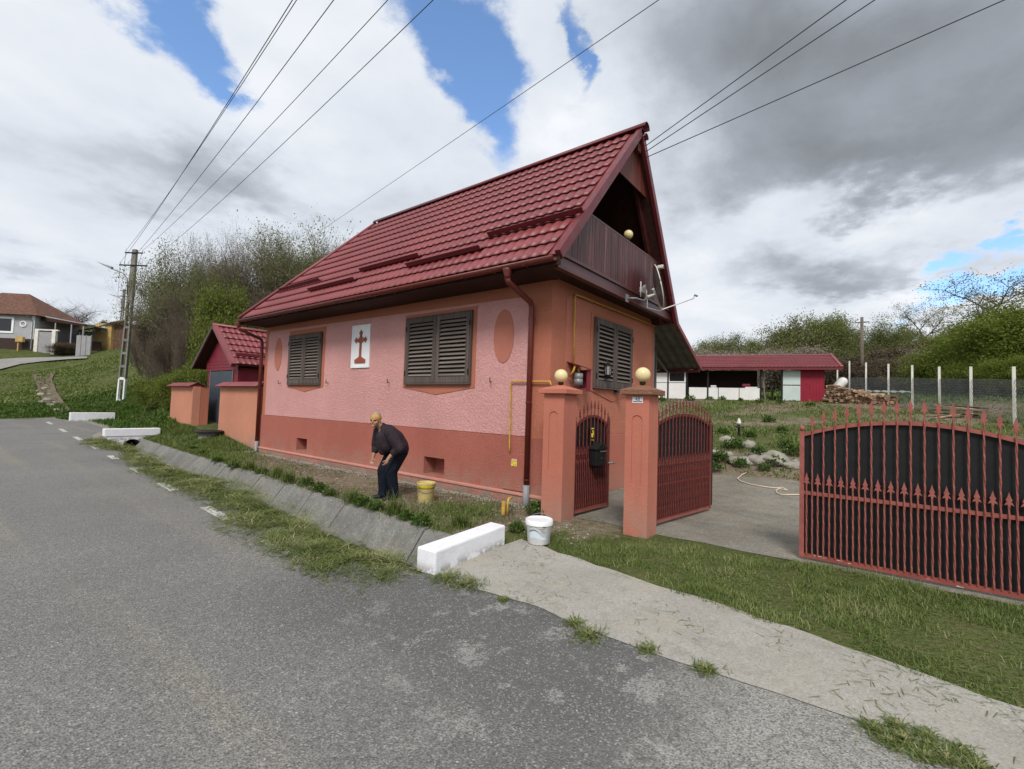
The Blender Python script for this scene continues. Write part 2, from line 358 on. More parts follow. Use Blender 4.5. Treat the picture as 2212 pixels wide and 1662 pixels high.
M['sticker_p'] = paint('pink_sticker', (.75, .40, .33), .6, .08)
M['plate_w'] = paint('plate_white', (.74, .70, .73), .4, .03)
M['plate_b'] = paint('plate_blue', (.13, .15, .22), .4, .2, 20)
M['dish'] = paint('dish_white', (.66, .63, .60), .4, .04)
M['dish_back'] = paint('dish_grey', (.22, .20, .19), .5, .08)
M['door_grey'] = paint('door_slate', (.042, .056, .075), .4, .15, 3, spec=.4)
M['red_sheet'] = paint('red_sheet_metal', (.20, .022, .038), .5, .1, 3)
M['shed_red'] = paint('shed_red', (.25, .012, .03), .55, .12, 3)
M['panel_w'] = paint('white_panel', (.72, .71, .69), .5, .04, 2, dirt=(.5, .42, .32), dirt_amt=.15)
M['panel_g'] = paint('pale_green_door', (.50, .58, .55), .35, .05, 2)
M['canopy'] = paint('canopy_underside', (.105, .108, .095), .6, .2, 3)
M['glass'] = paint('dark_glass', (.012, .013, .018), .08, .1, spec=.6)
M['grey_wall'] = paint('grey_render', (.36, .36, .38), .9, .08, 1.5)
M['house_plinth'] = paint('brown_plinth', (.045, .027, .022), .8, .2, 6)
M['old_roof'] = paint('old_clay_tiles', (.125, .060, .040), .85, .35, 4, bump=.03, bscale=8)
M['old_roof2'] = paint('old_brown_tiles', (.125, .075, .05), .85, .35, 4, bump=.03, bscale=8)
M['yellow_wall'] = paint('yellow_render', (.46, .31, .12), .9, .15, 2)
M['tin'] = paint('grey_tin', (.30, .29, .30), .6, .1, 3)
M['log'] = paint('firewood', (.24, .155, .10), .9, .35, 9, bump=.01, bscale=30)
M['log_end'] = paint('firewood_end', (.40, .27, .17), .9, .25, 9)
M['rock'] = paint('pale_stone', (.29, .27, .225), .9, .2, 4, bump=.02, bscale=12)
M['eternit'] = paint('corrugated_sheet', (.38, .40, .37), .8, .2, 3)
M['post_w'] = paint('white_post', (.66, .64, .58), .85, .12, 4)
M['mesh'] = paint('fence_wire', (.16, .165, .17), .5)
M['hose'] = paint('cream_hose', (.62, .52, .38), .6)
M['bark'] = paint('bark', (.095, .075, .058), .95, .3, 8)
M['bark_pale'] = paint('bark_grey', (.15, .12, .095), .95, .3, 8)
# ------------------------------------------------------------------ terrain
SKEW = .057                                   # the road runs at a slight angle to the house front
def skew(y): return SKEW * np.clip(y, 0, 40)
_cp = []
for y in (-60, -30, -12, 0, 8, 16, 24, 31):
    for x in (-60, -20, -6, 0, 3): _cp.append((x, y, 0))
_cp += [(5, -20, 0), (5, -6, 0), (5, 0, 0), (5, 6, 0), (5, 11, 0), (8, 5, 0), (8, 10, 0), (10, 6, .05), (6, 14, .02), (6.1, 17, .42), (6.1, 19.4, .5), (6.1, 21.7, .78), (4.8, 18, .04), (5.2, 21, .12), (5.0, 24, .08), (4.5, 28, .05),
        (7.6, 19, .45), (8.1, 38.5, 1.05), (6, 34.4, .15), (4.5, 38, .3), (3, 40, .35), (5, 46, 1.5), (0, 50, 1.6), (5, 68, 3.9), (-6, 66, 3.6), (10, 61, 4.6), (10.5, 68, 5.4), (7, 72, 5.9), (2, 77, 6.0), (11.2, 66.7, 5.8), (16, 70, 7.0),
        (10, 25, 2.3), (9.5, 21, 1.3), (12, 20, 2.2), (14, 25, 4.6), (12, 32, 3.6), (14, 40, 4.4), (18, 35, 7), (12, 50, 4.4), (20, 60, 9), (18.7, 90, 9.4), (0, 95, 9), (30, 90, 14), (26, 45, 10), (24, 28, 7),
        (9, 1, .05), (9, -5, .1), (11, 1, .16), (12, 2, .32), (12, 9, .4), (13, 15, 1.0), (16, 3, .8), (16, -6, .8), (20, 4, 1.2), (20, 12, 1.5), (25, 4, 1.65), (25, 14, 2.2), (30, 5, 2.1), (34, 6, 2.38), (33, 13, 2.45), (33, 20, 3.2), (23, -4, 1.45), (29, -2, 1.9), (40, 2, 2.7),
        (42, 12, 3.2), (50, 8, 3.8), (60, 0, 4.6), (60, -18, 5.2), (42, -14, 3.8), (30, -14, 2.6), (20, -16, 1.2), (75, -5, 6), (75, -30, 6.5), (75, 25, 6.5), (55, 30, 6), (110, 0, 8), (110, -60, 8), (110, 60, 10), (60, 70, 12), (40, -45, 4),
        (300, 0, 14), (300, 300, 18), (300, -300, 12), (0, 300, 20), (-300, 0, 0), (-300, 300, 10), (0, -300, 0), (-60, 60, 2), (-60, 100, 5), (-300, -300, 0)]
_cp = np.array(_cp, float)
def _tps():
    P_ = _cp[:, :2] / 20; n = len(P_); d = np.linalg.norm(P_[:, None] - P_[None], axis=2); K = d * d * np.log(d + 1e-9) + np.eye(n) * .002
    A = np.zeros((n + 3, n + 3)); A[:n, :n] = K; A[:n, n] = 1; A[:n, n + 1:] = P_; A[n:, :n] = A[:n, n:].T
    b = np.zeros(n + 3); b[:n] = _cp[:, 2]; return np.linalg.solve(A, b)
_w = _tps()
def hraw(x, y):
    x = np.asarray(x, float); y = np.asarray(y, float); sh = x.shape; q = np.stack([x.ravel(), y.ravel()], 1) / 20; P_ = _cp[:, :2] / 20
    out = np.empty(len(q))
    for i in range(0, len(q), 20000):
        d = np.linalg.norm(q[i:i + 20000, None] - P_[None], axis=2); out[i:i + 20000] = (d * d * np.log(d + 1e-9)) @ _w[:-3] + _w[-3] + q[i:i + 20000] @ _w[-2:]
    return out.reshape(sh)
def base_h(x, y):
    """ground height without the ditch"""
    x = np.asarray(x, float); y = np.asarray(y, float); h = np.maximum(hraw(x, y), -.02)
    # level ground: road, verge and the yard round the house
    flat_road = 1 - sstep(32.5, 38, y)
    edge = np.where(y < 13.5, np.where((y > 3.5), 12.0, 9.0), 5.4)
    flat = flat_road * (1 - sstep(0, 1.6, x - edge) * 1.0)
    flat = np.where(y > 13.5, flat_road * (1 - sstep(4.2, 6.0, x - .12 * (20 - np.minimum(y, 20)))), flat)
    blend = sstep(12.5, 14.5, y)
    f1 = flat_road * (1 - sstep(0, 2.5, x - np.where(y > 3.5, 10.5, 8.0))); lo = 1.9 * sstep(22.5, 26, y); f2 = flat_road * (1 - sstep(4.6, 6.0, x - lo))
    flat = f1 * (1 - blend) + f2 * blend
    return h * (1 - flat)
D_U = [2.84, 3.15, 3.40, 3.80]; D_Y0, D_Y1, D_DEP = 3.42, 20.0, .50
def ditch(u, y):
    p = np.interp(u, [2.84, 3.15, 3.40, 3.80], [0, 1.12, 1.12, 0], 0, 0)
    return -D_DEP * p * sstep(D_Y0 - .04, D_Y0 + .02, y) * (1 - sstep(D_Y1 + .95, D_Y1 + 1.0, y))
def ground_h(x, y): return base_h(x, y) + ditch(np.asarray(x) - skew(y), y)
def hit(px, py, far=250):
    d = ray(px, py); d = d / np.linalg.norm(d); t = np.arange(1.5, far, .1); p = CAM[None] + t[:, None] * d[None]
    under = np.nonzero(p[:, 2] <= base_h(p[:, 0], p[:, 1]))[0]
    return p[under[0]] if len(under) else p[-1]
def gh(x, y): return float(base_h(np.array([x]), np.array([y]))[0])
us = np.unique(np.round(np.concatenate([-np.geomspace(3, 420, 22)[::-1], np.arange(-3, 2.4, .45), [2.3, 2.45, 2.6, 2.75], D_U, [2.95, 3.05, 3.5, 3.6, 3.7], np.arange(3.85, 8, .25), np.arange(8, 16, .5), np.arange(16, 45, 1.2), np.geomspace(46, 420, 26)]), 3))
ys = np.unique(np.round(np.concatenate([-np.geomspace(6, 420, 22)[::-1], np.arange(-6, 3.2, .4), [3.3, 3.38, 3.44, 3.5], np.arange(3.7, 26, .35), [20.94, 21.0], np.arange(26, 45, .6), np.arange(45, 100, 1.5), np.geomspace(102, 420, 16)]), 3))
U, Yg = np.meshgrid(us, ys); Xg = U + skew(Yg); Zg = base_h(Xg, Yg) + ditch(U, Yg)
Zg = Zg + (vnoise(Xg, Yg, .8, 3) - .5) * .05 * sstep(0, .5, Zg) + (vnoise(Xg, Yg, 3, 4) - .5) * .18 * sstep(.3, 1.5, Zg)
def dirt_w(x, y):
    """1 = bare earth, 0 = grass"""
    d = np.zeros_like(x)
    verge = sstep(3.75, 4.0, x - skew(y)) * (1 - sstep(6.1, 6.4, x)) * sstep(3.4, 3.8, y) * (1 - sstep(11.5, 16, y)); d = np.maximum(d, verge * np.clip(.45 + 1.2 * vnoise(x, y, .9, 5), 0, 1))
    gate = np.exp(-((x - 5.6) / .8) ** 2 - ((y - 3.0) / .55) ** 2); d = np.maximum(d, gate)
    yard = sstep(7.5, 9, x) * (1 - sstep(36, 40, x)) * sstep(-8, -4, y) * (1 - sstep(14, 18, y)); d = np.maximum(d, yard * np.clip(vnoise(x, y, 2.2, 6) * 1.5 - .15, 0, 1) * .8)
    tilled = sstep(5, 7.5, y - .12 * (x - 15)) * sstep(14, 16, x) * (1 - sstep(32, 34, x)) * (1 - sstep(14, 18, y)); d = np.maximum(d, tilled * .9)
    return np.clip(d, 0, 1)
tint = dirt_w(Xg, Yg).ravel()
nu, ny = len(us), len(ys); idx = np.arange(nu * ny).reshape(ny, nu)
faces = np.stack([idx[:-1, :-1], idx[:-1, 1:], idx[1:, 1:], idx[1:, :-1]], -1).reshape(-1, 4)
def ground_mat():
    t = NT('ground_earth_and_grass'); a = t.N.new('ShaderNodeAttribute'); a.attribute_name = 'tint'
    n = t.noise(1.3, 7, .65); n2 = t.noise(9, 6, .7); g = t.mix(t.rng(n, .3, .7), (.058, .080, .022), (.105, .118, .040)); g = t.mix(t.rng(n2, .45, .70, 0, .7), g, (.135, .112, .062))
    d = t.mix(t.rng(n2, .3, .7), (.15, .118, .080), (.26, .21, .15)); d = t.mix(t.rng(t.voro(38), .05, .35, .5, 0), d, (.36, .32, .26))
    f = t.math('ADD', a.outputs['Fac'], t.math('MULTIPLY', t.math('SUBTRACT', t.noise(3.5, 7, .7), .5), 1.1))
    return t.done(t.mix(t.rng(f, .3, .62), g, d), .95, .1, t.bump(t.math('ADD', n2, t.math('MULTIPLY', t.voro(26), .6)), .035))
M['ground'] = ground_mat()
ground = link('ground', np_mesh('ground', np.stack([Xg.ravel(), Yg.ravel(), Zg.ravel()], 1), faces, M['ground'], 4, tint, True)); tag(ground, kind='structure')

def asphalt():
    t = NT('old_asphalt'); X = t.xyz(); x, y = X[0], X[1]
    big = t.noise(.45, 6, .6); c = t.mix(t.rng(big, .3, .72), (.225, .219, .208), (.30, .291, .275))
    st = t.noise(1.0, 5, .6, t.scale((1.6, .10, 1), (0, 0, -.05))); c = t.mix(t.rng(st, .50, .66, 0, .7), c, (.36, .32, .255))
    # newer, darker mat laid in front of the apron, and cement washed over it
    wob = t.math('MULTIPLY', t.math('SUBTRACT', t.noise(1.4, 5, .6), .5), 1.3)
    c = t.mix(t.rng(t.noise(16, 6, .72), .36, .66, .35, 0), c, (.14, .137, .13))
    dk = t.math('MULTIPLY', t.rng(t.math('ADD', x, wob), 1.1, 2.3), t.rng(t.math('ADD', y, wob), 4.8, 3.2)); c = t.mix(t.math('MULTIPLY', dk, .8), c, (.118, .117, .116))
    cw = t.math('MULTIPLY', t.rng(t.math('ADD', y, t.math('MULTIPLY', wob, .8)), 1.25, .45), t.rng(t.math('ADD', x, wob), 1.7, 2.5)); c = t.mix(t.math('MULTIPLY', cw, t.rng(t.noise(11, 6, .7), .32, .55, .45, 1)), c, (.40, .385, .345))
    sp = t.math('MULTIPLY', t.rng(t.noise(3.2, 8, .72), .54, .60), t.rng(t.math('ADD', x, wob), .6, 2.4)); c = t.mix(t.math('MULTIPLY', sp, t.rng(y, 3.6, 2.2, 0, .7)), c, (.42, .41, .38))
    vc = t.voro(110, 'F1', 'Color'); vs = t.xyz(vc)[0]; c = t.mix(t.rng(vs, .0, .5, .72, 0), c, (.095, .094, .09)); c = t.mix(t.rng(vs, .80, .97, 0, .6), c, (.43, .418, .385))
    c = t.mix(t.rng(t.noise(70, 4, .7), .42, .68, .4, 0), c, (.085, .084, .081))
    vl = t.voro(26, 'F1', 'Color'); dot_ = t.math('MULTIPLY', t.rng(t.xyz(vl)[1], .86, .9), t.rng(t.voro(26), .16, .10)); c = t.mix(t.math('MULTIPLY', dot_, .75), c, (.55, .53, .48))
    return t.done(c, .88, .2, t.bump(t.math('ADD', t.voro(95), t.math('MULTIPLY', t.noise(30, 4), .6)), .006))
M['asphalt'] = asphalt()
def concrete(name, a, b, grain=60, bump=.006, warm=None, streak=None):
    t = NT(name); c = t.mix(t.rng(t.noise(1.1, 7, .65), .3, .7), a, b); c = t.mix(t.rng(t.noise(grain, 4, .7), .35, .7, .45, 0), c, sc3(a, .55))
    if warm: c = t.mix(t.rng(t.noise(2.0, 6, .65), .48, .68, 0, .6), c, warm)
    if streak: c = t.mix(t.rng(t.noise(1.0, 6, .65, t.scale(streak)), .45, .7, 0, .5), c, sc3(a, .6))
    vs = t.xyz(t.voro(grain * 1.2, 'F1', 'Color'))[0]; c = t.mix(t.rng(vs, .90, .99, 0, .3), c, (.50, .48, .43)); c = t.mix(t.rng(vs, 0, .25, .35, 0), c, sc3(a, .5)); c = t.mix(t.rng(t.noise(4.5, 7, .7), .5, .68, 0, .45), c, sc3(a, .62))
    return t.done(c, .92, .15, t.bump(t.math('ADD', t.noise(grain, 5, .7), t.math('MULTIPLY', t.noise(8, 4), .8)), bump))
M['apron'] = concrete('apron_concrete', (.36, .34, .30), (.46, .44, .395), 70, .007, (.40, .36, .29))
M['drive'] = concrete('driveway_concrete', (.20, .185, .155), (.30, .28, .235), 45, .008, (.25, .20, .14), (1.5, .5, 1))
M['slabs'] = concrete('ditch_concrete', (.185, .182, .168), (.29, .283, .26), 45, .008, (.25, .225, .18), (5, 5, .8))
M['kerb_earth'] = concrete('bridge_concrete', (.28, .25, .21), (.36, .33, .29), 40, .01)
M['roadpaint'] = (lambda t: t.done(t.mix(t.rng(t.noise(28, 6, .75), .40, .56), (.20, .195, .185), (.60, .59, .56)), .85, .2))(NT('worn_road_paint'))

def sheet(name, mat, xs_of_v, vs_, n, dz, kind=True, wob=0.0, parent=None):
    """strip: for each y a left and right x; follows the ground"""
    pts = []; fs = []
    for y in vs_:
        a, b = xs_of_v(y)
        for k in range(n + 1):
            x = a + (b - a) * k / n; pts.append((x, y, 0))
    P_ = np.array(pts); P_[:, 2] = base_h(P_[:, 0], P_[:, 1]) + dz
    m_ = n + 1
    for j in range(len(vs_) - 1):
        for k in range(n): fs.append((j * m_ + k, j * m_ + k + 1, (j + 1) * m_ + k + 1, (j + 1) * m_ + k))
    o = link(name, np_mesh(name, P_, fs, mat, 4), parent)
    if kind and parent is None: tag(o, kind='structure')
    return o
def jit(y, s, amp, seed): return float((vnoise(np.array([y]), np.array([seed * 7.3]), s, seed)[0] - .5) * 2 * amp)
def road_edge(y):
    if y < 3.3: return 3.22
    if y < 3.75: return 2.95 + jit(y, .3, .05, 2)
    if y > 20: return 2.60 + SKEW * min(y, 40) + jit(y, .6, .08, 2) + 1.1 * float(sstep(20.5, 27, y)) - 1.0 * float(sstep(32.5, 36, y))
    return 2.52 + SKEW * y + jit(y, .6, .07, 2)
road = sheet('road', M['asphalt'], lambda y: (-4.2, road_edge(y)), np.concatenate([np.arange(-60, -4, 4), np.arange(-4, 5, .12), np.arange(5, 36.4, .4)]), 24, .004)
# dashed edge line
for k, (y0, y1) in enumerate([(-2.6, -1.6), (4.65, 5.35), (6.55, 7.5), (9.1, 10.0), (11.5, 12.4), (14.2, 15.1), (17, 17.9), (20.3, 21.9), (24.6, 26.6), (30.2, 32.6)]):
    if k == 0: continue
    sheet('road_marking', M['roadpaint'], lambda y: (2.10 + SKEW * y, 2.235 + SKEW * y), np.linspace(y0, y1, 5), 2, .008)
def ap_edge(y): return 4.0 + .15 * max(y, -4) + jit(y, .5, .06, 9) + jit(y, .17, .03, 12)
apron = sheet('concrete_apron', M['apron'], lambda y: (3.07 + jit(y, .35, .05, 2), ap_edge(y)), np.concatenate([np.arange(-14, -4, 1), np.arange(-4, 3.32, .1)]), 8, .009)
drive = sheet('driveway', M['drive'], lambda y: (5.92 + jit(y, .4, .05, 5), 11.0 + jit(y, .7, .35, 6) + .15 * (2.2 - y) * (y < 2.2)), np.linspace(-3.0, 3.96, 40), 22, .005)
path = sheet('bridge_slab', M['kerb_earth'], lambda y: (road_edge(y) - .1, 5.2 + .05 * (y - 20) + jit(y, .5, .25, 7)), np.linspace(20.4, 33.2, 24), 6, .006)
# upper road seen across the bend
def upper_road():
    pts = [];
    for px, lo, hi in ((-60, 806, 776), (0, 800.5, 778.5), (45, 789, 776), (90, 783.5, 775), (140, 779, 773.5), (188, 776.5, 773)):
        pts.append((hit(px, lo), hit(px, hi)))
    mb = MB(); 
    for (a, b), (c, d) in zip(pts[:-1], pts[1:]):
        N_ = 6
        for i in range(N_):
            q = []
            for (p, r_, s) in ((a, b, i), (c, d, i), (c, d, i + 1), (a, b, i + 1)):
                v = p + (r_ - p) * s / N_; q.append((v[0], v[1], gh(v[0], v[1]) + .12))
            mb.add(q, [(0, 1, 2, 3)])
    t = mb.build('side_road', M['drive2']); tag(t, kind='structure')
M['drive2'] = concrete('side_road_asphalt', (.26, .25, .235), (.33, .32, .30), 30, .004)
upper_road()
# ditch: slabs of concrete, one object each
ditch_bed = sheet('ditch', M['slabs'], lambda y: (3.20 + SKEW * y, 3.36 + SKEW * y), np.append(np.arange(3.45, 20.0, .6), 20.02), 2, -D_DEP + .012)
def ditch_slabs():
    y = 3.46
    while y < 19.8:
        L_ = 1.02 + random.uniform(-.12, .12); y1 = min(y + L_ - .018, 20.02); dz = random.uniform(-.012, .012)
        for side in (0, 1):
            if side == 0: a, b = (3.735, .012 + dz), (3.335, -D_DEP + .01)
            else: a, b = (2.885, .004 + dz), (3.225, -D_DEP + .01)
            s = 1 if side == 0 else -1
            mb = MB(); q = []
            nn = 4
            for yy in np.linspace(y, y1, nn + 1):
                o_ = SKEW * yy; w = (random.random() - .5) * .02
                q.append([(a[0] + o_, yy, a[1] + w), (b[0] + o_, yy, b[1]), (b[0] + o_ + s * .02, yy, b[1] - .05), (a[0] + o_ + s * (.10 + w), yy, a[1] - .02), (a[0] + o_ + s * (.085 + w), yy, a[1] + .008 + w)])
            vs = [p for r_ in q for p in r_]; fs = []
            for j in range(nn):
                for k in range(5): fs.append((j * 5 + k, j * 5 + (k + 1) % 5, (j + 1) * 5 + (k + 1) % 5, (j + 1) * 5 + k))
            fs += [(0, 1, 2, 3, 4), tuple(nn * 5 + k for k in range(5))]
            mb.add(vs, fs); mb.build('slab', M['slabs'], ditch_bed)
        y = y1 + .018
ditch_slabs()

# ------------------------------------------------------------------ the house
WX, YG, YL, WR = 6.10, 4.00, 13.86, 10.45         # street wall, gable wall, far end, back wall
house = thing('house', (WX, YG, 0), 'pink and terracotta village house with steep red tiled roof and wooden balcony', 'house')
FR = lambda a, n, z: (WX - n, a, z)               # street wall frame: along, outward, up
GA = lambda a, n, z: (a, YG - n, z)               # gable wall frame
# wall body with two cellar vents cut in
V1, V2 = (11.26, 11.78, .26, .57), (6.29, 6.86, .22, .55)
def holed(mb, a0, a1, z0, z1, holes, n, depth, back=True):
    A = sorted({a0, a1, *[h[0] for h in holes], *[h[1] for h in holes]}); Z = sorted({z0, z1, *[h[2] for h in holes], *[h[3] for h in holes]})
    for i in range(len(A) - 1):
        for j in range(len(Z) - 1):
            ca, cz = (A[i] + A[i + 1]) / 2, (Z[j] + Z[j + 1]) / 2
            inside = any(h[0] < ca < h[1] and h[2] < cz < h[3] for h in holes); d = n - depth if inside else n
            if inside and not back: continue
            mb.add([(A[i], d, Z[j]), (A[i + 1], d, Z[j]), (A[i + 1], d, Z[j + 1]), (A[i], d, Z[j + 1])], [(0, 1, 2, 3)])
    for h in holes:
        p = [(h[0], h[2]), (h[1], h[2]), (h[1], h[3]), (h[0], h[3])]
        for i in range(4):
            (a, z), (b, w) = p[i], p[(i + 1) % 4]; mb.add([(a, n, z), (b, n, w), (b, n - depth, w), (a, n - depth, z)], [(0, 1, 2, 3)])
mb = MB(); mb.box(WX, WR, YG, YL, 1.06, 3.72); mb.box(WX + .35, WR, YG, YL, -.3, 1.06); mb.build('wall', M['orange'], house)
mb = MB(FR); holed(mb, YG - .014, YL + .014, .155, 1.08, [V1, V2], .014, .30)
mb.add([(YG - .014, .014, 1.08), (YL + .014, .014, 1.08), (YL + .014, -.02, 1.095), (YG - .014, -.02, 1.095)], [(0, 1, 2, 3)]); mb.build('dado', M['dado'], house)
mb = MB(); mb.add([(WX - .014, YG - .014, -.3), (WR + .014, YG - .014, -.3), (WR + .014, YG - .014, 1.08), (WX - .014, YG - .014, 1.08), (WR + .014, YG, 1.095), (WX - .014, YG, 1.095)], [(0, 1, 2, 3), (3, 2, 4, 5)]); mb.build('gable_dado', M['pillar'], house)
mb = MB(FR); mb.prism([(YG - .02, .012, -.3), (YG - .02, .045, -.3), (YG - .02, .042, .12), (YG - .02, .050, .135), (YG - .02, .035, .158), (YG - .02, .012, .162)], (0, 0, 0) if False else (YL - YG + .05, 0, 0)); mb.build('plinth', M['plinth'], house)
mb = MB(FR); mb.prism([(YG - .02, .046, .128), (YG - .02, .060, .140), (YG - .02, .058, .168), (YG - .02, .010, .182)], (YL - YG + .05, 0, 0)); mb.build('moulding', M['moulding'], house)
# rough cast pink panel with clipped upper corners
c = .10
mb = MB(FR); mb.prism([(4.42, 0.0, 1.098), (13.66, 0.0, 1.098), (13.66, 0.0, 3.42 - c), (13.66 - c, 0.0, 3.47), (4.50, 0.0, 3.40), (4.50, .0, 3.36), (4.42, 0.0, 3.36)], (0, .012, 0)); mb.build('stucco_panel', M['pink'], house)
mb = MB(GA); mb.prism([(6.52, 0.0, 1.098), (10.28, 0.0, 1.098), (10.28, 0.0, 3.40), (10.18, 0, 3.47), (6.60, 0.0, 3.47), (6.52, 0.0, 3.40)], (0, .010, 0)); mb.build('gable_panel', M['gable'], house)
# windows: surround, frame, shutters with tilted slats
def window(Fm, a0, a1, z0, z1, s, nsl, slatmat, mirror=False):
    sa0, sa1, sz1, szs, szm = s
    w = MB(Fm).box(a0 - .012, a1 + .012, .02, .035, z0 - .012, z1 + .012).build('window', M['void'], house)  # near-black backing paints in the shade behind the slats
    mid = (sa0 + sa1) / 2
    MB(Fm).prism([(sa0, .008, szs), (mid, .008, szm), (sa1, .008, szs), (sa1, .008, sz1), (sa0, .008, sz1)], (0, .016, 0)).build('surround', M['orange'], w, bevel=.004)
    f = MB(Fm); f.box(a0 - .03, a0, .026, .075, z0 - .03, z1 + .03); f.box(a1, a1 + .03, .026, .075, z0 - .03, z1 + .03); f.box(a0, a1, .026, .075, z1, z1 + .03); f.box(a0, a1, .026, .082, z0 - .03, z0)
    f.build('frame', M['shutter'], w, bevel=.003)
    gap = .012; am = (a0 + a1) / 2
    for k, (l0, l1) in enumerate(((a0 + .004, am - gap / 2), (am + gap / 2, a1 - .004))):
        st, rt, rb = .085, .09, .12
        f = MB(Fm); f.box(l0, l0 + st, .045, .085, z0 + .004, z1 - .004); f.box(l1 - st, l1, .045, .085, z0 + .004, z1 - .004)
        f.box(l0 + st, l1 - st, .045, .084, z1 - rt, z1 - .004); f.box(l0 + st, l1 - st, .045, .084, z0 + .004, z0 + rb); f.build('shutter', M['shutter'], w, bevel=.003)
        zz0, zz1 = z0 + rb, z1 - rt; pitch = (zz1 - zz0) / nsl; me = None
        for i in range(nsl):
            zc = zz0 + pitch * (i + .5)
            if me is None:
                b = MB(); hw = (l1 - l0 - 2 * st) / 2 - .002; t_ = math.radians(44)
                dn, dz = math.cos(t_) * pitch * .47, math.sin(t_) * pitch * .47; tn, tz = math.sin(t_) * .0055, math.cos(t_) * .0055
                q = [(-hw, dn - tn, -dz - tz), (hw, dn - tn, -dz - tz), (hw, dn + tn, -dz + tz), (-hw, dn + tn, -dz + tz)]
                p = [(x_, n_ - 2 * dn, z_ + 2 * dz) for x_, n_, z_ in q]
                loc = [(Fm(x_, n_, z_)) for x_, n_, z_ in q + p]; o0 = Fm(0, 0, 0); b.hexa([(v[0] - o0[0], v[1] - o0[1], v[2] - o0[2]) for v in loc]); me = b.mesh('slat', slatmat)
            o = bpy.data.objects.new('slat', me); col.objects.link(o); o.location = Fm((l0 + l1) / 2, .056, zc)
            o.rotation_euler = (random.uniform(-.008, .008), random.uniform(-.008, .008), 0); adopt(o, w)
        h = MB(Fm)
        ha = l0 if k == 0 else l1
        for hz in (z0 + .2, z1 - .2): h.box(ha - .012, ha + .012, .085, .097, hz - .05, hz + .05)
        h.build('hinge', M['black_iron'], w)
    return w
window(FR, 10.75, 12.32, 1.97, 3.235, (10.62, 12.42, 3.39, 1.90, 1.765), 14, M['slat'])
window(FR, 5.70, 7.46, 1.97, 3.26, (5.59, 7.58, 3.36, 1.885, 1.75), 14, M['slat'])
window(GA, 7.48, 9.06, 1.98, 3.22, (7.36, 9.18, 3.32, 1.91, 1.72), 13, M['slatx'])
for a, z, ra, rz in ((13.03, 2.80, .20, .46), (4.96, 2.77, .22, .46)):
    MB(FR).prism([(a + ra * math.cos(t), .010, z + rz * math.sin(t)) for t in np.linspace(0, 2 * math.pi, 40, endpoint=False)], (0, .014, 0)).build('oval_ornament', M['ornament'], house, bevel=.004)
# cross plaque
pq = MB(FR).box(8.76, 9.46, .010, .030, 2.325, 3.30).build('cross_plaque', M['white_plaque'], house, bevel=.004)
f = MB(FR)
for q in ((8.76, 9.46, 3.255, 3.30), (8.76, 9.46, 2.325, 2.37), (8.76, 8.82, 2.37, 3.255), (9.40, 9.46, 2.37, 3.255)): f.box(q[0], q[1], .031, .037, q[2], q[3])
f.build('plaque_border', M['white_plaque'], pq)
cr = [(-.20, 0), (.20, 0), (.20, .075), (.06, .13), (.035, .16), (.030, .45), (.085, .47), (.035, .49), (.15, .485), (.175, .455), (.20, .485), (.235, .52), (.20, .555), (.175, .585), (.15, .555), (.04, .55), (.085, .58), (.035, .575), (.035, .655), (.065, .675), (.04, .70), (0, .75)]
cr = cr + [(-x_, z_) for x_, z_ in cr[::-1] if x_ > 0 and z_ > 0]
MB(FR).prism([(9.10 + x_, .031, 2.435 + z_) for x_, z_ in cr], (0, .018, 0)).build('cross', M['cross'], pq)
for a in (12.82, 10.41, 8.04, 5.21): MB().tube([FR(a, .0, 2.0), FR(a, .05, 1.985), FR(a - .035, .09, 1.975), FR(a - .04, .095, 2.06)], .008, 6).build('hook', M['black_iron'], house)
# ---- roof
EX, EZ, RX, RZ, BX, BZ = 5.42, 3.76, 8.20, 6.93, 10.38, 3.60
Y0R, YHE, YHR = 3.44, 13.92, 11.76
sv = np.array([RX - EX, 0, RZ - EZ]); SL = np.linalg.norm(sv); sv /= SL; sn = np.array([-sv[2], 0, sv[0]])
bv = np.array([BX - RX, 0, BZ - RZ]); BL = np.linalg.norm(bv); bv /= BL; bn = np.array([-bv[2], 0, bv[0]]); bn = bn if bn[2] > 0 else -bn
roof = MB().prism([(EX, Y0R, EZ), (EX, YHE, EZ), (RX, YHR, RZ), (RX, Y0R, RZ)], -sn * .03).build('roof', M['roof'], house)
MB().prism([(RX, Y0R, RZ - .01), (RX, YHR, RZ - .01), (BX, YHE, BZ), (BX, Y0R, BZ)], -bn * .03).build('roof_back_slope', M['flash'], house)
MB().prism([(EX + .02, YHE, EZ), (RX, YHR, RZ - .012), (BX - .02, YHE, BZ)], (0, -.03, -.02)).build('roof_hip_end', M['roof'], house)
MB().prism([(EX + .06, Y0R + .03, EZ - .05), (EX + .06, YHE - .1, EZ - .05), (RX, YHR, RZ - .09), (RX, Y0R + .03, RZ - .09)], -sn * .03).build('roof_lining', M['dark_in'], house)
MB().prism([(RX, Y0R + .03, RZ - .09), (RX, YHR, RZ - .09), (BX - .03, YHE - .1, BZ - .05), (BX - .03, Y0R + .03, BZ - .05)], -bn * .03).build('roof_lining', M['dark_in'], house)
def tile_template(w, l, amp, step, nseg=8):
    us_ = np.linspace(0, w, nseg + 1); pr = amp * (.5 - .5 * np.cos(2 * np.pi * us_ / w)) ** 1.4
    v = []
    for u_, p in zip(us_, pr): v += [(u_, -.035 * p / amp, p + step - .012), (u_, -.035 * p / amp, p + step), (u_, l * .5, p + step * .45), (u_, l, p)]
    f_ = []
    for i in range(nseg):
        for k in range(3): f_.append((i * 4 + k, (i + 1) * 4 + k, (i + 1) * 4 + k + 1, i * 4 + k + 1))
    return np.array(v), np.array(f_)
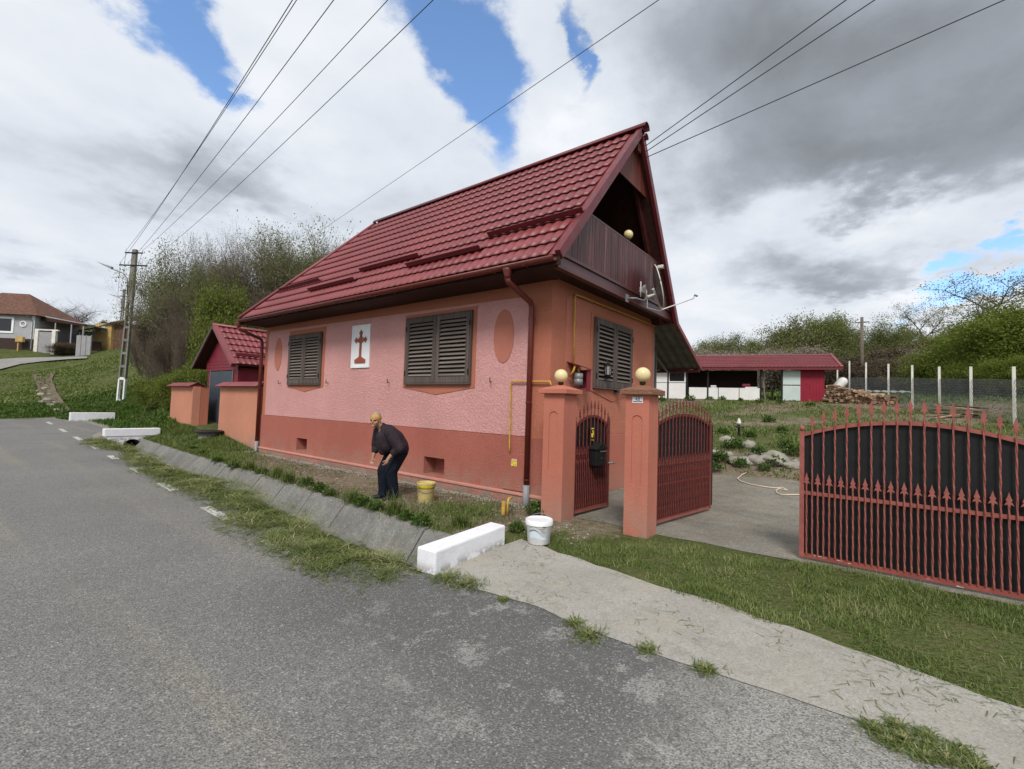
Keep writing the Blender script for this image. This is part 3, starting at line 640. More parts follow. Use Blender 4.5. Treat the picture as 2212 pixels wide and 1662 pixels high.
def tiles(parent, origin, u, v, n, nu_, nv_, w, l, mat, keep, amp=.030, step=.030, most=300, near=None):
    tv, tf = tile_template(w, l, amp, step); me = np_mesh('tile', tv, tf, mat, 4, None, True)
    B = np.stack([u, v, n], 1); items = []
    for j in range(nv_):
        for i in range(nu_):
            if keep(i * w, j * l): items.append((i, j, np.array(origin) + u * i * w + v * j * l))
    items.sort(key=lambda q: np.linalg.norm(q[2] - CAM))
    for q in items[:most]:
        o = bpy.data.objects.new('tile', me); col.objects.link(o)
        m_ = Matrix.Identity(4)
        for r_ in range(3):
            for c_ in range(3): m_[r_][c_] = B[r_, c_]
            m_[r_][3] = q[2][r_]
        o.matrix_world = m_; o.parent = parent; o.matrix_parent_inverse = wm(parent).inverted()
    rest = items[most:]
    if rest:
        V = np.concatenate([(tv @ B.T) + q[2] for q in rest]); Fc = np.concatenate([tf + k * len(tv) for k in range(len(rest))])
        o = link('far_tiles', np_mesh('far_tiles', V, Fc, mat, 4, None, True), parent); o['kind'] = 'stuff'
TW, TL = .1835, SL / 12
uy = np.array([0, -1., 0])
def keep_front(u_, v_): return (YHE - u_) <= YHE - (YHE - YHR) * (v_ + TL) / SL + .10 and u_ + TW <= YHE - Y0R - .05
tiles(roof, np.array([EX, YHE, EZ]) + sn * .004 - sv * .03, uy, sv, sn, int((YHE - Y0R) / TW) + 1, 12, TW, TL, M['roof'], keep_front, .028, .034, 299)
# verge flashing, ridge and hip caps
def slope_bar(name, mat, p, q, w_dir, w0, w1, n_dir, n0, n1, parent):
    p, q, w_dir, n_dir = [np.array(k, float) for k in (p, q, w_dir, n_dir)]
    return MB().hexa([p + w_dir * w0 + n_dir * n0, q + w_dir * w0 + n_dir * n0, q + w_dir * w1 + n_dir * n0, p + w_dir * w1 + n_dir * n0, p + w_dir * w0 + n_dir * n1, q + w_dir * w0 + n_dir * n1, q + w_dir * w1 + n_dir * n1, p + w_dir * w1 + n_dir * n1]).build(name, mat, parent, bevel=.004)
slope_bar('verge_flashing', M['flash'], (EX - .01, Y0R, EZ - .01), (RX, Y0R, RZ), (0, 1, 0), -.015, .075, sn, -.085, .052, roof)
slope_bar('verge_flashing', M['flash'], (RX, Y0R, RZ), (BX + .03, Y0R, BZ - .05), (0, 1, 0), -.015, .06, bn, -.10, .035, roof)
def halfpipe(pts, r, n=9, down=False):
    mb_ = MB(); P_ = [np.array(p, float) for p in pts]; d = unit(P_[-1] - P_[0]); a = unit(np.cross(d, (0, 0, 1))); b = np.cross(a, d) * (-1 if down else 1); vs = []; fs = []
    for p in P_:
        for rr in (r, r - .008):
            for k in range(n + 1): t_ = math.pi * k / n; vs.append(p + a * rr * math.cos(t_) + b * rr * math.sin(t_))
    m_ = n + 1
    for i in range(len(P_) - 1):
        for q in (0, 1):
            for k in range(n): s_ = i * 2 * m_ + q * m_ + k; fs.append((s_, s_ + 1, s_ + 1 + 2 * m_, s_ + 2 * m_))
        for k in (0, n): s_ = i * 2 * m_ + k; fs.append((s_, s_ + m_, s_ + 3 * m_, s_ + 2 * m_))
    for i in (0, len(P_) - 1):
        for k in range(n): s_ = i * 2 * m_ + k; fs.append((s_, s_ + 1, s_ + 1 + m_, s_ + m_))
    return mb_.add(vs, fs)
halfpipe([(RX, Y0R - .10, RZ - .01), (RX, 7.5, RZ - .02), (RX, YHR + .05, RZ - .01)], .115).build('ridge_cap', M['flash'], roof, True)
halfpipe([(RX + .06, Y0R - .07, RZ - .16), (RX + .06, Y0R + .1, RZ - .16)], .085).build('ridge_end', M['flash'], roof, True)
halfpipe([(EX - .02, YHE + .01, EZ + .0), (RX, YHR, RZ - .02)], .085).build('hip_cap', M['roof'], roof, True)
# snow guards: angle bars laid across the tiles
def guard(p1, p2):
    q = []
    for px, py in (p1, p2):
        d = ray(px, py); t_ = np.dot(np.array([EX, 0, EZ]) + sn * .05 - CAM, sn) / np.dot(d, sn); q.append(CAM + d * t_)
    v_ = (np.dot(q[0] - np.array([EX, 0, EZ]), sv) + np.dot(q[1] - np.array([EX, 0, EZ]), sv)) / 2
    b0 = np.array([EX, 0, EZ]) + sv * v_ + sn * .06; y0, y1 = sorted((q[0][1], q[1][1]))
    mb_ = MB(); mb_.hexa([b0 + sv * s_ + sn * n_ + np.array([0, y_, 0]) for n_ in (0, .085) for (s_, y_) in ((0, y0), (0, y1), (.012, y1), (.012, y0))])
    mb_.hexa([b0 + sv * s_ + sn * n_ + np.array([0, y_, 0]) for n_ in (-.004, .006) for (s_, y_) in ((0, y0), (0, y1), (.09, y1), (.09, y0))]); mb_.build('snow_guard', M['flash'], roof)
for g in (((1055, 514), (1262, 458)), ((880, 578), (1038, 540)), ((780, 587), (905, 556)), ((667, 631), (768, 605)), ((608, 628), (690, 609))): guard(*g)
# gutter, fascia, soffits, downpipes
halfpipe([(EX - .055, Y0R + .06, EZ - .055), (EX - .055, YHE - .03, EZ - .055)], .068, 9, True).build('gutter', M['gutter'], house, True)
for y in np.arange(4.0, 13.9, .62): MB().box(EX - .128, EX + .02, y - .012, y + .012, EZ - .127, EZ - .118).build('gutter_bracket', M['gutter'], house)
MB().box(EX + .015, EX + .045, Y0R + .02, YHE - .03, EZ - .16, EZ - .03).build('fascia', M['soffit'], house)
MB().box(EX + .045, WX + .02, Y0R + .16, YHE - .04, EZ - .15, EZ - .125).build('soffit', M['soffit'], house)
def downpipe(y, low_bend):
    gx = EX - .055; x0 = WX - .085
    MB().lathe([(.075, .0), (.075, -.03), (.048, -.11), (.046, -.15)], (gx, y, EZ - .105), 14).build('gutter_outlet', M['gutter'], house, True)
    MB().tube([(gx, y, EZ - .23), (gx + .03, y, EZ - .30), (x0 - .03, y, EZ - .50), (x0, y, EZ - .58), (x0, y, EZ - .8), (x0, y, .30)], .046, 12).build('downpipe', M['gutter'], house, True)
    for z in (3.0, 1.65, .42): MB().lathe([(.053, -.012), (.053, .012)], (x0, y, z), 12).build('pipe_clip', M['gutter'], house)
    if not low_bend: MB().tube([(x0, y, .335), (x0, y, -.12)], .054, 12).build('pipe_foot', M['gutter_grey'], house, True)
    else: MB().tube([(x0, y, .335), (x0, y, .06), (x0 - .03, y + .0, -.0 + .02), (x0 - .12, y + .02, .005), (x0 - .55, y + .18, -.005), (x0 - 1.25, y + .42, -.02)], .054, 12).build('pipe_foot', M['gutter_grey'], house, True)
downpipe(4.34, False); downpipe(13.90, True)
# ---- balcony gable
YB = 3.60
def zroof(x): return (EZ + (x - EX) * (RZ - EZ) / (RX - EX) if x < RX else RZ + (x - RX) * (BZ - RZ) / (BX - RX)) - .09
MB().box(EX + .12, BX + .05, YB - .05, YB + .05, 3.60, 3.80).build('balcony_beam', M['beam'], house, bevel=.006)
MB().box(EX + .15, BX + .02, YB - .08, YB - .051, 3.78, 3.83).build('balcony_sill', M['beam'], house, bevel=.004)
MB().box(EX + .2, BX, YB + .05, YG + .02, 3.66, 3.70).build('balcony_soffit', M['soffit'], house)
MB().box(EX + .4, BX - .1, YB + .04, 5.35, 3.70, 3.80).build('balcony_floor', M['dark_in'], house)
x = EX + .18; k = 0; RAIL = 4.70
while x < BX - .06:
    w = .088; xa, xb = x, min(x + w, BX - .05); za, zb = min(RAIL, zroof(xa)), min(RAIL, zroof(xb)); dy = .004 * ((k * 37) % 5) / 5
    if max(za, zb) > 3.86:
        MB().hexa([(xa, YB - .025 - dy, 3.80), (xb - .006, YB - .025 - dy, 3.80), (xb - .006, YB, 3.80), (xa, YB, 3.80), (xa, YB - .025 - dy, max(za, 3.81)), (xb - .006, YB - .025 - dy, max(zb, 3.81)), (xb - .006, YB, max(zb, 3.81)), (xa, YB, max(za, 3.81))]).build('balcony_plank', M['plank'], house)
    x += w; k += 1
MB().box(6.28, 9.72, YB - .03, YB + .05, RAIL, RAIL + .035).build('balcony_rail', M['beam'], house, bevel=.004)
x = 7.30
while x < 8.98:
    xa, xb = x, x + .085
    za, zb = zroof(xa), zroof(xb)
    if min(za, zb) > 5.87: MB().hexa([(xa, YB - .022, 5.86), (xb - .006, YB - .022, 5.86), (xb - .006, YB, 5.86), (xa, YB, 5.86), (xa, YB - .022, za), (xb - .006, YB - .022, zb), (xb - .006, YB, zb), (xa, YB, za)]).build('gable_plank', M['plank_warm'], house)
    x += .085
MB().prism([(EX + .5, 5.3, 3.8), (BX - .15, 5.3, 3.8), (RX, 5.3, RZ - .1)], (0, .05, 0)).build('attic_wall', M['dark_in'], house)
slope_bar('rafter', M['beam'], (RX, YB + .10, RZ - .10), (BX - .05, YB + .10, BZ - .02), (0, 1, 0), 0, .07, bn, -.17, -.03, house)
slope_bar('rafter', M['beam'], (EX + .08, YB + .10, EZ - .0), (RX, YB + .10, RZ - .10), (0, 1, 0), 0, .07, sn, -.17, -.03, house)
MB().box(RX - .07, RX + .07, Y0R + .05, 4.4, RZ - .42, RZ - .26).build('ridge_beam', M['plank_warm'], house)
def globe(parent, c, r, name='globe_lamp'):
    g = MB().ball(c, r, 24, 14).build(name, M['globe'], parent, True)
    MB().lathe([(r * .40, -.78 * r), (r * .42, -.95 * r), (r * .40, -1.18 * r), (r * .28, -1.35 * r), (r * .26, -1.5 * r)], c, 14).build('lamp_base', M['globe_base'], g, True); return g
globe(house, (8.02, YB, RAIL + .165), .085)
# ---- lean-to canopy behind
CX1, CZ1 = 12.36, 2.70
cv = np.array([CX1 - (BX - .05), 0, CZ1 - (BZ + .02)]); CL = np.linalg.norm(cv); cv /= CL; cn = unit(np.array([-cv[2], 0, cv[0]]))
canopy = MB().prism([(BX - .05, Y0R + .05, BZ + .05), (BX - .05, 11, BZ + .05), (CX1, 11, CZ1 + .03), (CX1, Y0R + .05, CZ1 + .03)], cn * .012).build('canopy_roof', M['roof'], house)
nt_ = int((11 - Y0R) / .22)
tiles(canopy, np.array([CX1, Y0R + .06, CZ1]) - cn * .002, np.array([0, 1., 0]), -cv, -cn, nt_, 6, .22, CL / 6, M['canopy'], lambda a, b: True, .022, .02, 48)
slope_bar('canopy_verge', M['roof'], (BX - .05, Y0R + .02, BZ + .03), (CX1 + .01, Y0R + .02, CZ1), (0, 1, 0), 0, .04, cn, -.05, .05, canopy)
MB().box(CX1 - .06, CX1 + .0, Y0R + .06, 11, CZ1 - .10, CZ1 - .04).build('canopy_beam', M['flash'], house)
px_ = at_y(1440, 800, 4.6)
for (cx_, cy_) in ((11.35, 4.3), (11.35, 8.5), (10.56, 4.06)):
    top = BZ + .02 + (cx_ - BX + .05) * (CZ1 - BZ) / (CX1 - BX); MB().box(cx_ - .03, cx_ + .03, cy_ - .03, cy_ + .03, -.2, top - .03).build('canopy_post', M['steel'], house)
slope_bar('canopy_truss', M['steel'], (BX + .05, 4.3, BZ - .22), (CX1 - .05, 4.3, CZ1 - .06), (0, 1, 0), 0, .04, cn, -.05, 0, house)
# ---- gas fittings on the wall
cab = MB(FR).box(4.37, 4.87, .012, .034, .205, .80).build('gas_cabinet', M['dado'], house, bevel=.003)
MB(FR).box(4.58, 4.70, .0345, .037, .60, .68).build('sticker', M['sticker'], cab); MB(FR).box(4.58, 4.69, .0345, .0365, .682, .715).build('sticker', M['sticker_p'], cab)
sm = MB(FR)
for (a_, z_) in ((4.60, .665), (4.64, .66), (4.675, .658), (4.67, .635), (4.60, .62), (4.63, .612)): sm.box(a_, a_ + .018, .0372, .038, z_, z_ + .008)
sm.build('sticker_print', M['print'], cab)
MB().tube([FR(4.73, .03, .80), FR(4.735, .045, .9), FR(4.745, .05, 1.95), FR(4.73, .05, 1.985), FR(4.70, .05, 1.99), FR(4.02, .05, 1.985), FR(3.97, .05, 1.985), FR(3.955, .05, 1.95), FR(3.955, .04, 1.90)], .014, 8).build('gas_pipe', M['yellow_pipe'], house, True)
MB().tube([GA(6.72, .05, 2.30), GA(6.72, .05, 3.46), GA(6.74, .05, 3.50), GA(6.80, .05, 3.505), GA(10.44, .05, 3.525)], .014, 8).build('gas_pipe', M['yellow_pipe'], house, True)
reg = MB().lathe([(.0, .0), (.075, .0), (.075, .10), (.068, .105), (.075, .11), (.075, .20), (.03, .21), (.0, .24)], (6.74, YG - .14, 1.96), 18).build('gas_regulator', M['steel'], house, True)
MB().tube([(6.74, YG - .14, 2.18), (6.74, YG - .14, 2.27), (6.62, YG - .14, 2.28), (6.60, YG - .13, 2.20), (6.60, YG - .06, 2.10)], .018, 8).build('valve_pipe', M['yellow_pipe'], reg, True)
rc = MB(); rc.prism([(6.58, YG - .25, 2.27), (7.02, YG - .25, 2.23), (7.02, YG - .01, 2.31), (6.58, YG - .01, 2.34)], (0, 0, .015)); rc.box(6.90, 7.02, YG - .22, YG - .20, 1.87, 2.24); rc.box(7.005, 7.02, YG - .20, YG - .02, 1.92, 2.24)
rc.build('regulator_hood', M['red_sheet'], reg)
# ------------------------------------------------------------------ gate pillars
def text_polys(body, size, extrude=0.0):
    cu = bpy.data.curves.new('t', 'FONT'); cu.body = body; cu.size = size; cu.align_x = 'CENTER'; cu.align_y = 'CENTER'; cu.resolution_u = 3
    o = bpy.data.objects.new('t', cu); col.objects.link(o); bpy.context.view_layer.update()
    me = bpy.data.meshes.new_from_object(o.evaluated_get(bpy.context.evaluated_depsgraph_get()))
    v = [tuple(q.co) for q in me.vertices]; f_ = [tuple(p.vertices) for p in me.polygons]
    bpy.data.objects.remove(o); bpy.data.curves.remove(cu); bpy.data.meshes.remove(me); return v, f_
def pillar(x0, x1, y0, y1, label, capmat, plate=False):
    cx_, cy_ = (x0 + x1) / 2, (y0 + y1) / 2; t = thing('gate_pillar', (cx_, cy_, 0), label, 'pillar', None)
    # shaft whose street face carries a round-ended recessed panel
    mb = MB(); zt = 1.78; e = .012; rx = x0 + e; pw = (y1 - y0) * .22
    mb.box(rx, x1, y0, y1, -.25, zt)
    mb.build('shaft', M['pillar'], t)
    a0, a1, zb, zt2 = cy_ - pw, cy_ + pw, .66 if plate else .68, 1.46
    hole = [(a1, zb)] + [(cy_ + pw * math.cos(s), zt2 + pw * .9 * math.sin(s)) for s in np.linspace(0, math.pi, 12)] + [(a0, zb)] + [(cy_ - pw * math.cos(s), zb - pw * .5 * math.sin(s)) for s in np.linspace(0, math.pi, 8)[1:-1]]
    outer = []
    for (a, z) in hole:   # matching outer boundary point
        outer.append((a, z))
    fm = MB(lambda n, a, z: (x0 + n, a, z)); nh = len(hole)
    # face plate as ring between outline and hole
    ring_o = []
    for (a, z) in hole:
        da, dz = a - cy_, z - (zb + zt2) / 2; k = min((( (y1 - y0) / 2) / abs(da)) if abs(da) > 1e-6 else 1e9, ((zt - (zb + zt2) / 2) / dz) if dz > 1e-6 else 1e9, (((zb + zt2) / 2 + .25) / -dz) if dz < -1e-6 else 1e9)
        ring_o.append((cy_ + da * k, (zb + zt2) / 2 + dz * k))
    corners = [(y1, zt), (y0, zt), (y0, -.25), (y1, -.25)]
    v = [(0, a, z) for a, z in hole] + [(0, a, z) for a, z in ring_o] + [(e, a, z) for a, z in hole] + [(0, a, z) for a, z in corners] + [(e, a, z) for a, z in corners]; fs = []
    for i in range(nh):
        j = (i + 1) % nh; fs += [(i, j, nh + j, nh + i), (i, j, 2 * nh + j, 2 * nh + i)]
        (ao, zo), (an, zn) = ring_o[i], ring_o[j]
        for ci, (ca, cz) in enumerate(corners):
            onA = abs(ao - ca) < 1e-6 or abs(zo - cz) < 1e-6; onB = abs(an - ca) < 1e-6 or abs(zn - cz) < 1e-6
            if onA and onB and not (abs(ao - an) < 1e-6 or abs(zo - zn) < 1e-6): fs.append((nh + i, nh + j, 3 * nh + ci))
    b = 3 * nh; fs += [(b, b + 1, b + 5, b + 4), (b + 1, b + 2, b + 6, b + 5), (b + 2, b + 3, b + 7, b + 6), (b + 3, b, b + 4, b + 7)]
    fm.add(v, fs); fm.build('front_panel', M['pillar'], t)
    o_ = .065; cap = MB(); cap.box(x0 - o_, x1 + o_, y0 - o_, y1 + o_, zt, zt + .062)
    cap.add([(x0 - o_, y0 - o_, zt + .062), (x1 + o_, y0 - o_, zt + .062), (x1 + o_, y1 + o_, zt + .062), (x0 - o_, y1 + o_, zt + .062), (cx_ - .05, cy_ - .05, zt + .125), (cx_ + .05, cy_ - .05, zt + .125), (cx_ + .05, cy_ + .05, zt + .125), (cx_ - .05, cy_ + .05, zt + .125)], [(0, 1, 5, 4), (1, 2, 6, 5), (2, 3, 7, 6), (3, 0, 4, 7), (4, 5, 6, 7)])
    cap.build('cap', capmat, t, bevel=.008)
    globe(t, (cx_, cy_, 2.045), .098)
    if plate:
        pc = cy_ - .005; p = MB().box(x0 - .006, x0 - .002, pc - .070, pc + .070, 1.675, 1.760).build('number_plate', M['plate_w'], t)
        q = MB(); q.box(x0 - .0075, x0 - .0062, pc - .060, pc + .060, 1.687, 1.700); q.box(x0 - .0075, x0 - .0062, pc - .066, pc + .066, 1.748, 1.758); q.build('plate_band', M['plate_b'], p)
        v, f_ = text_polys('48', .066); MB().add([(x0 - .0078, pc - a, 1.7235 + b_) for a, b_, _ in v], f_).build('number', M['print'], p)
    return t
pillar(5.56, 5.90, 3.40, 3.74, 'terracotta gate pillar with globe lamp and clean cap beside the downpipe', M['pillar'])
pillar(5.60, 5.92, 2.19, 2.50, 'terracotta gate pillar with weathered brown cap and house number 48', M['cap_old'], True)
# ------------------------------------------------------------------ gates of twisted bars with spear heads
def spear(mb, x, z, s=1.0, w=.004):
    pr = [(-.007, 0), (.007, 0), (.010, .022), (.032, .012), (.020, .040), (.012, .046), (.022, .062), (.012, .085), (0, .135), (-.012, .085), (-.022, .062), (-.012, .046), (-.020, .040), (-.032, .012), (-.010, .022)]
    mb.prism([(x + a * s, -w, z + b * s) for a, b in pr], (0, 2 * w, 0))
def twisted(mb, x, z0, z1, r=.0095):
    n = max(6, int((z1 - z0) / .05)); pts = [(x, 0, z0 + (z1 - z0) * k / n) for k in range(n + 1)]; mb.tube(pts, [r if k % 2 else r * .86 for k in range(n + 1)], 4, True, .5)
def gate_leaf(name, origin, ang, W, n, label, cat, paint_m, rail_m, h_side=1.37, h_mid=1.545, post_h=1.43, sheet_m=True, mid=.735, group=None, sheet_ext=0.0, bottom=.03, rail2=False):
    t = thing(name, (origin[0], origin[1], 0), label, cat, group); ca, sa = math.cos(ang), math.sin(ang)
    Mf = lambda x_, n_, z_: (origin[0] + ca * x_ + sa * n_ * -1, origin[1] + sa * x_ + ca * n_, z_ + origin[2])
    def arch(x_): s_ = 2 * x_ / W - 1; return h_side + (h_mid - h_side) * (1 - s_ * s_)
    for x_ in (0, W):
        st = MB(Mf); st.box(x_ - .022, x_ + .022, -.02, .02, bottom, post_h - .03)
        st.lathe([(.022, 0), (.028, .012), (.028, .022), (.016, .032), (.027, .055), (.022, .075), (.0, .105)], (x_, 0, post_h - .03), 10) if False else st.prism([(x_ - .02, -.02, post_h - .03), (x_ + .02, -.02, post_h - .03), (x_ + .02, .02, post_h - .03), (x_ - .02, .02, post_h - .03)], (0, 0, .01))
        st.ball((x_, 0, post_h + .012), .026, 10, 7, (1, 1, 1.25)); st.build('stile', paint_m, t)
    b = MB(Mf).box(.022, W - .022, -.018, .018, bottom, bottom + .042).build('bottom_rail', rail_m, t)
    MB(Mf).box(.022, W - .022, -.014, .010, mid - .02, mid + .018).build('middle_rail', rail_m if False else paint_m, t)
    if rail2: MB(Mf).box(.022, W - .022, -.014, .010, mid - .17, mid - .145).build('middle_rail', paint_m, t)
    ar = MB(Mf); xs_ = np.linspace(.022, W - .022, 25)
    for a, c_ in zip(xs_[:-1], xs_[1:]): ar.hexa([(a, -.014, arch(a) - .022), (c_, -.014, arch(c_) - .022), (c_, .010, arch(c_) - .022), (a, .010, arch(a) - .022), (a, -.014, arch(a) + .018), (c_, -.014, arch(c_) + .018), (c_, .010, arch(c_) + .018), (a, .010, arch(a) + .018)])
    ar.build('arch_rail', paint_m, t)
    pitch = W / (n + .5); Mb = lambda x_, n_, z_: Mf(x_, n_ - .024, z_)
    for k in range(n):
        xl = pitch * (k + .95); xs2 = pitch * (k + .45)
        if xl < W - .03:
            m_ = MB(Mb); zt = arch(xl) + .055 + .05 * (1 - (2 * xl / W - 1) ** 2); twisted(m_, xl, bottom + .042, zt); spear(m_, xl, zt, 1.0); m_.build('bar', paint_m, t)
        m_ = MB(Mb); zt = mid + .09; twisted(m_, xs2, bottom + .042, zt); spear(m_, xs2, zt, 1.0); m_.build('short_bar', paint_m, t)
    if sheet_m:
        pts = [(.0, .022, bottom + .03)] + [(W + sheet_ext, .022, bottom + .03)] + ([(W + sheet_ext, .022, h_side + .02)] if sheet_ext else []) + [(a, .022, arch(a) - .012 + .006 * math.sin(a * 40)) for a in xs_[::-1]]
        MB(Mf).prism(pts, (0, .006, 0)).build('black_sheet', M['black_sheet'], t)
        if sheet_ext:
            sc_ = MB(Mf)
            for z_ in (1.3, 1.0, .68, .36, .12): sc_.ball((W + sheet_ext * .55, .02, z_), .009, 8, 5)
            sc_.build('rivet', M['insul'], t)
    return t, Mf
gate_leaf('gate_leaf', (6.10, .615, 0), -math.pi / 2, 1.80, 17, 'wide arched driveway gate leaf of twisted red bars backed by black sheeting, standing on grass', 'gate', M['gate'], M['gate_rail'])
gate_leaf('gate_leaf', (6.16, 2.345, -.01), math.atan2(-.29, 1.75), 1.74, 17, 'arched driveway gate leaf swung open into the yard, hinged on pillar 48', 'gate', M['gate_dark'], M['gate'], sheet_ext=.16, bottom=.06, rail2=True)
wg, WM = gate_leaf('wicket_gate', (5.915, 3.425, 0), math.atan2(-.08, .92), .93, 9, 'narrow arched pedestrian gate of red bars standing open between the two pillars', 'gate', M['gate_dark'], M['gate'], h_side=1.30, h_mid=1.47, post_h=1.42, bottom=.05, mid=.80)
MB(WM).box(-.055, -.02, -.02, .02, .25, .35).box(-.055, -.02, -.02, .02, 1.2, 1.3).build('hinge', M['gate_dark'], wg)
MB(WM).tube([(.93, -.05, .72), (.985, -.06, .725), (1.02, -.06, .715)], .014, 8).tube([(.93, -.05, .72), (.93, -.01, .72)], .018, 8).build('handle', M['steel'], wg, True)
ws = thing('warning_sign', WM(.46, -.045, 1.17), 'small yellow and black warning sign behind the bars of the pedestrian gate', 'sign')
MB(WM).box(.385, .505, -.014, -.010, 1.09, 1.30).build('plate', M['void'], ws)
q = MB(WM); q.box(.395, .495, -.0165, -.0145, 1.268, 1.288); q.box(.395, .408, -.0165, -.0145, 1.125, 1.262); q.prism([(.418, -.0145, 1.16), (.44, -.0145, 1.135), (.462, -.0145, 1.15), (.49, -.0145, 1.205), (.475, -.0145, 1.245), (.43, -.0145, 1.255), (.46, -.0145, 1.215), (.42, -.0145, 1.20)], (0, -.002, 0)); q.box(.42, .49, -.0165, -.0145, 1.1, 1.108); q.build('symbol', M['sticker'], ws)
mbx = thing('mailbox', WM(.50, -.10, .74), 'black plastic mailbox with a pitched lid hung on the pedestrian gate', 'mailbox')
MB(WM).prism([(.345, -.165, .725), (.605, -.165, .725), (.615, -.165, .985), (.335, -.165, .985)], (0, .125, 0)).build('body', M['black_iron'], mbx, bevel=.012)
lid = MB(WM); lid.prism([(.315, -.185, .97), (.635, -.185, .97), (.635, -.185, .985), (.475, -.185, 1.075), (.315, -.185, .985)], (0, .15, 0)); lid.build('lid', M['black_iron'], mbx, bevel=.006)
MB(WM).box(.44, .58, -.178, -.166, .935, .95).build('slot_flap', M['steel'], mbx); MB(WM).lathe([(.0, 0), (.01, 0), (.01, .004), (0, .004)], (.475, -.17, .84), 10).build('lock', M['steel'], mbx)
# lantern and floodlight on the gable wall
lt = thing('wall_lantern', (8.02, YG - .16, 2.1), 'black coach lantern hanging in front of the gable window shutters', 'lantern')
lc = at_y(1313.5, 800, YG - .16); lx, lz = lc[0], lc[2]
def hexring(r, z): return [(lx + r * math.cos(k * math.pi / 3), YG - .16 + r * math.sin(k * math.pi / 3), z) for k in range(6)]
b = MB(); b.add(hexring(.085, lz + .085) + hexring(.03, lz + .13) + hexring(.012, lz + .15), [tuple(range(6))] + [(i, (i + 1) % 6, 6 + (i + 1) % 6, 6 + i) for i in range(6)] + [(6 + i, 6 + (i + 1) % 6, 12 + (i + 1) % 6, 12 + i) for i in range(6)]); b.build('roof', M['black_iron'], lt)
b = MB()
for p, q_ in zip(hexring(.07, lz + .085), hexring(.055, lz - .09)): b.tube([p, q_], .007, 5)
b.add(hexring(.062, lz - .09) + hexring(.05, lz - .12), [tuple(range(6)), tuple(range(6, 12))] + [(i, (i + 1) % 6, 6 + (i + 1) % 6, 6 + i) for i in range(6)]); b.build('cage', M['black_iron'], lt)
b = MB(); b.add(hexring(.062, lz + .08) + hexring(.048, lz - .085), [(i, (i + 1) % 6, 6 + (i + 1) % 6, 6 + i) for i in range(6)]); b.build('pane', M['panel_g'] if False else M['tin'], lt)
MB().tube([(lx, YG - .16, lz - .12), (lx, YG - .15, lz - .16), (lx, YG - .09, lz - .165)], .010, 6).tube([(lx, YG - .16, lz + .15), (lx, YG - .14, lz + .19), (lx, YG - .09, lz + .2)], .006, 6).build('bracket', M['black_iron'], lt)
fl = at_y(1333, 847, YG - .07); ft = thing('floodlight', fl, 'small black floodlight fixed below the gable window', 'light')
MB().prism([(fl[0] - .07, YG - .14, fl[2] - .03), (fl[0] + .07, YG - .14, fl[2] - .03), (fl[0] + .07, YG - .06, fl[2] + .06), (fl[0] - .07, YG - .06, fl[2] + .06)], (0, .03, .03)).build('housing', M['black_iron'], ft)
MB().box(fl[0] - .05, fl[0] + .05, YG - .15, YG - .142, fl[2] - .05, fl[2] - .02).build('lens', M['insul'], ft); MB().box(fl[0] - .02, fl[0] + .02, YG - .06, YG - .0, fl[2] - .01, fl[2] + .03).build('bracket', M['black_iron'], ft)
# ------------------------------------------------------------------ satellite dish and camera on the balcony front
ds = thing('satellite_dish', (8.35, YB - .05, 3.7), 'white offset satellite dish with long feed arm on the balcony beam', 'satellite dish')
Y_ = 3.28
dc = (at_y(*[(1700 + 945 * .4332) / 1.4828, (380 + 1240 * .4332) / 1.4828], Y_)); dn = unit(np.array([.42, -.86, .22]))
du = unit(np.array([0, 0, 1.]) - dn * dn[2]); dw = np.cross(dn, du); Rr, Rh = .36, .42
vs = []; fs = []; nr, na = 6, 28
for i in range(nr + 1):
    for k in range(na):
        r_ = i / nr; t_ = 2 * math.pi * k / na; vs.append(dc + dw * Rr * r_ * math.cos(t_) + du * Rh * r_ * math.sin(t_) + dn * (.075 * (r_ * r_ - 1)))
for i in range(nr):
    for k in range(na): fs.append((i * na + k, i * na + (k + 1) % na, (i + 1) * na + (k + 1) % na, (i + 1) * na + k))
o = MB().add(vs, fs).build('reflector', M['dish_back'], ds, True); md = o.modifiers.new('thick', 'SOLIDIFY'); md.thickness = .006
MB().tube([dc + dw * Rr * math.cos(t_) + du * Rh * math.sin(t_) for t_ in np.linspace(0, 2 * math.pi, 41)], .011, 8).build('rim', M['dish'], ds, True)
z4 = lambda x_, y_: ((1700 + x_ * .4332) / 1.4828, (380 + y_ * .4332) / 1.4828)
a0 = at_y(*z4(975, 1412), Y_); a1 = at_y(*z4(1205, 1330), 3.05); l0 = at_y(*z4(1218, 1310), 3.05)
MB().tube([a0, a1], .013, 8).build('feed_arm', M['dish'], ds, True)
MB().tube([a1, a1 + np.array([.01, 0, .03]), l0], .008, 6).tube([l0 + np.array([-.05, 0, 0]), l0 + np.array([.05, -.02, 0])], .022, 10).build('twin_lnb', M['gutter_grey'], ds, True)
b0 = at_y(*z4(905, 1260), Y_ + .06); b1 = at_y(*z4(965, 1410), Y_ + .02); br = at_y(*z4(860, 1320), Y_ + .1)
MB().tube([b0, b1], .03, 6).build('back_plate', M['dish'], ds); MB().tube([br, at_y(*z4(925, 1300), Y_ + .05)], .028, 8).build('clamp', M['dish'], ds)
pl = at_y(*z4(712, 1330), YB - .06); MB().box(pl[0] - .05, pl[0] + .05, YB - .075, YB - .052, pl[2] - .07, pl[2] + .07).build('wall_plate', M['steel'], ds)
MB().tube([(pl[0], YB - .07, pl[2]), (pl[0] + .08, Y_ + .12, pl[2] + .0), (br[0] - .1, Y_ + .12, pl[2] + .03), (br[0], Y_ + .10, br[2])], .018, 8).build('mast', M['steel'], ds, True)
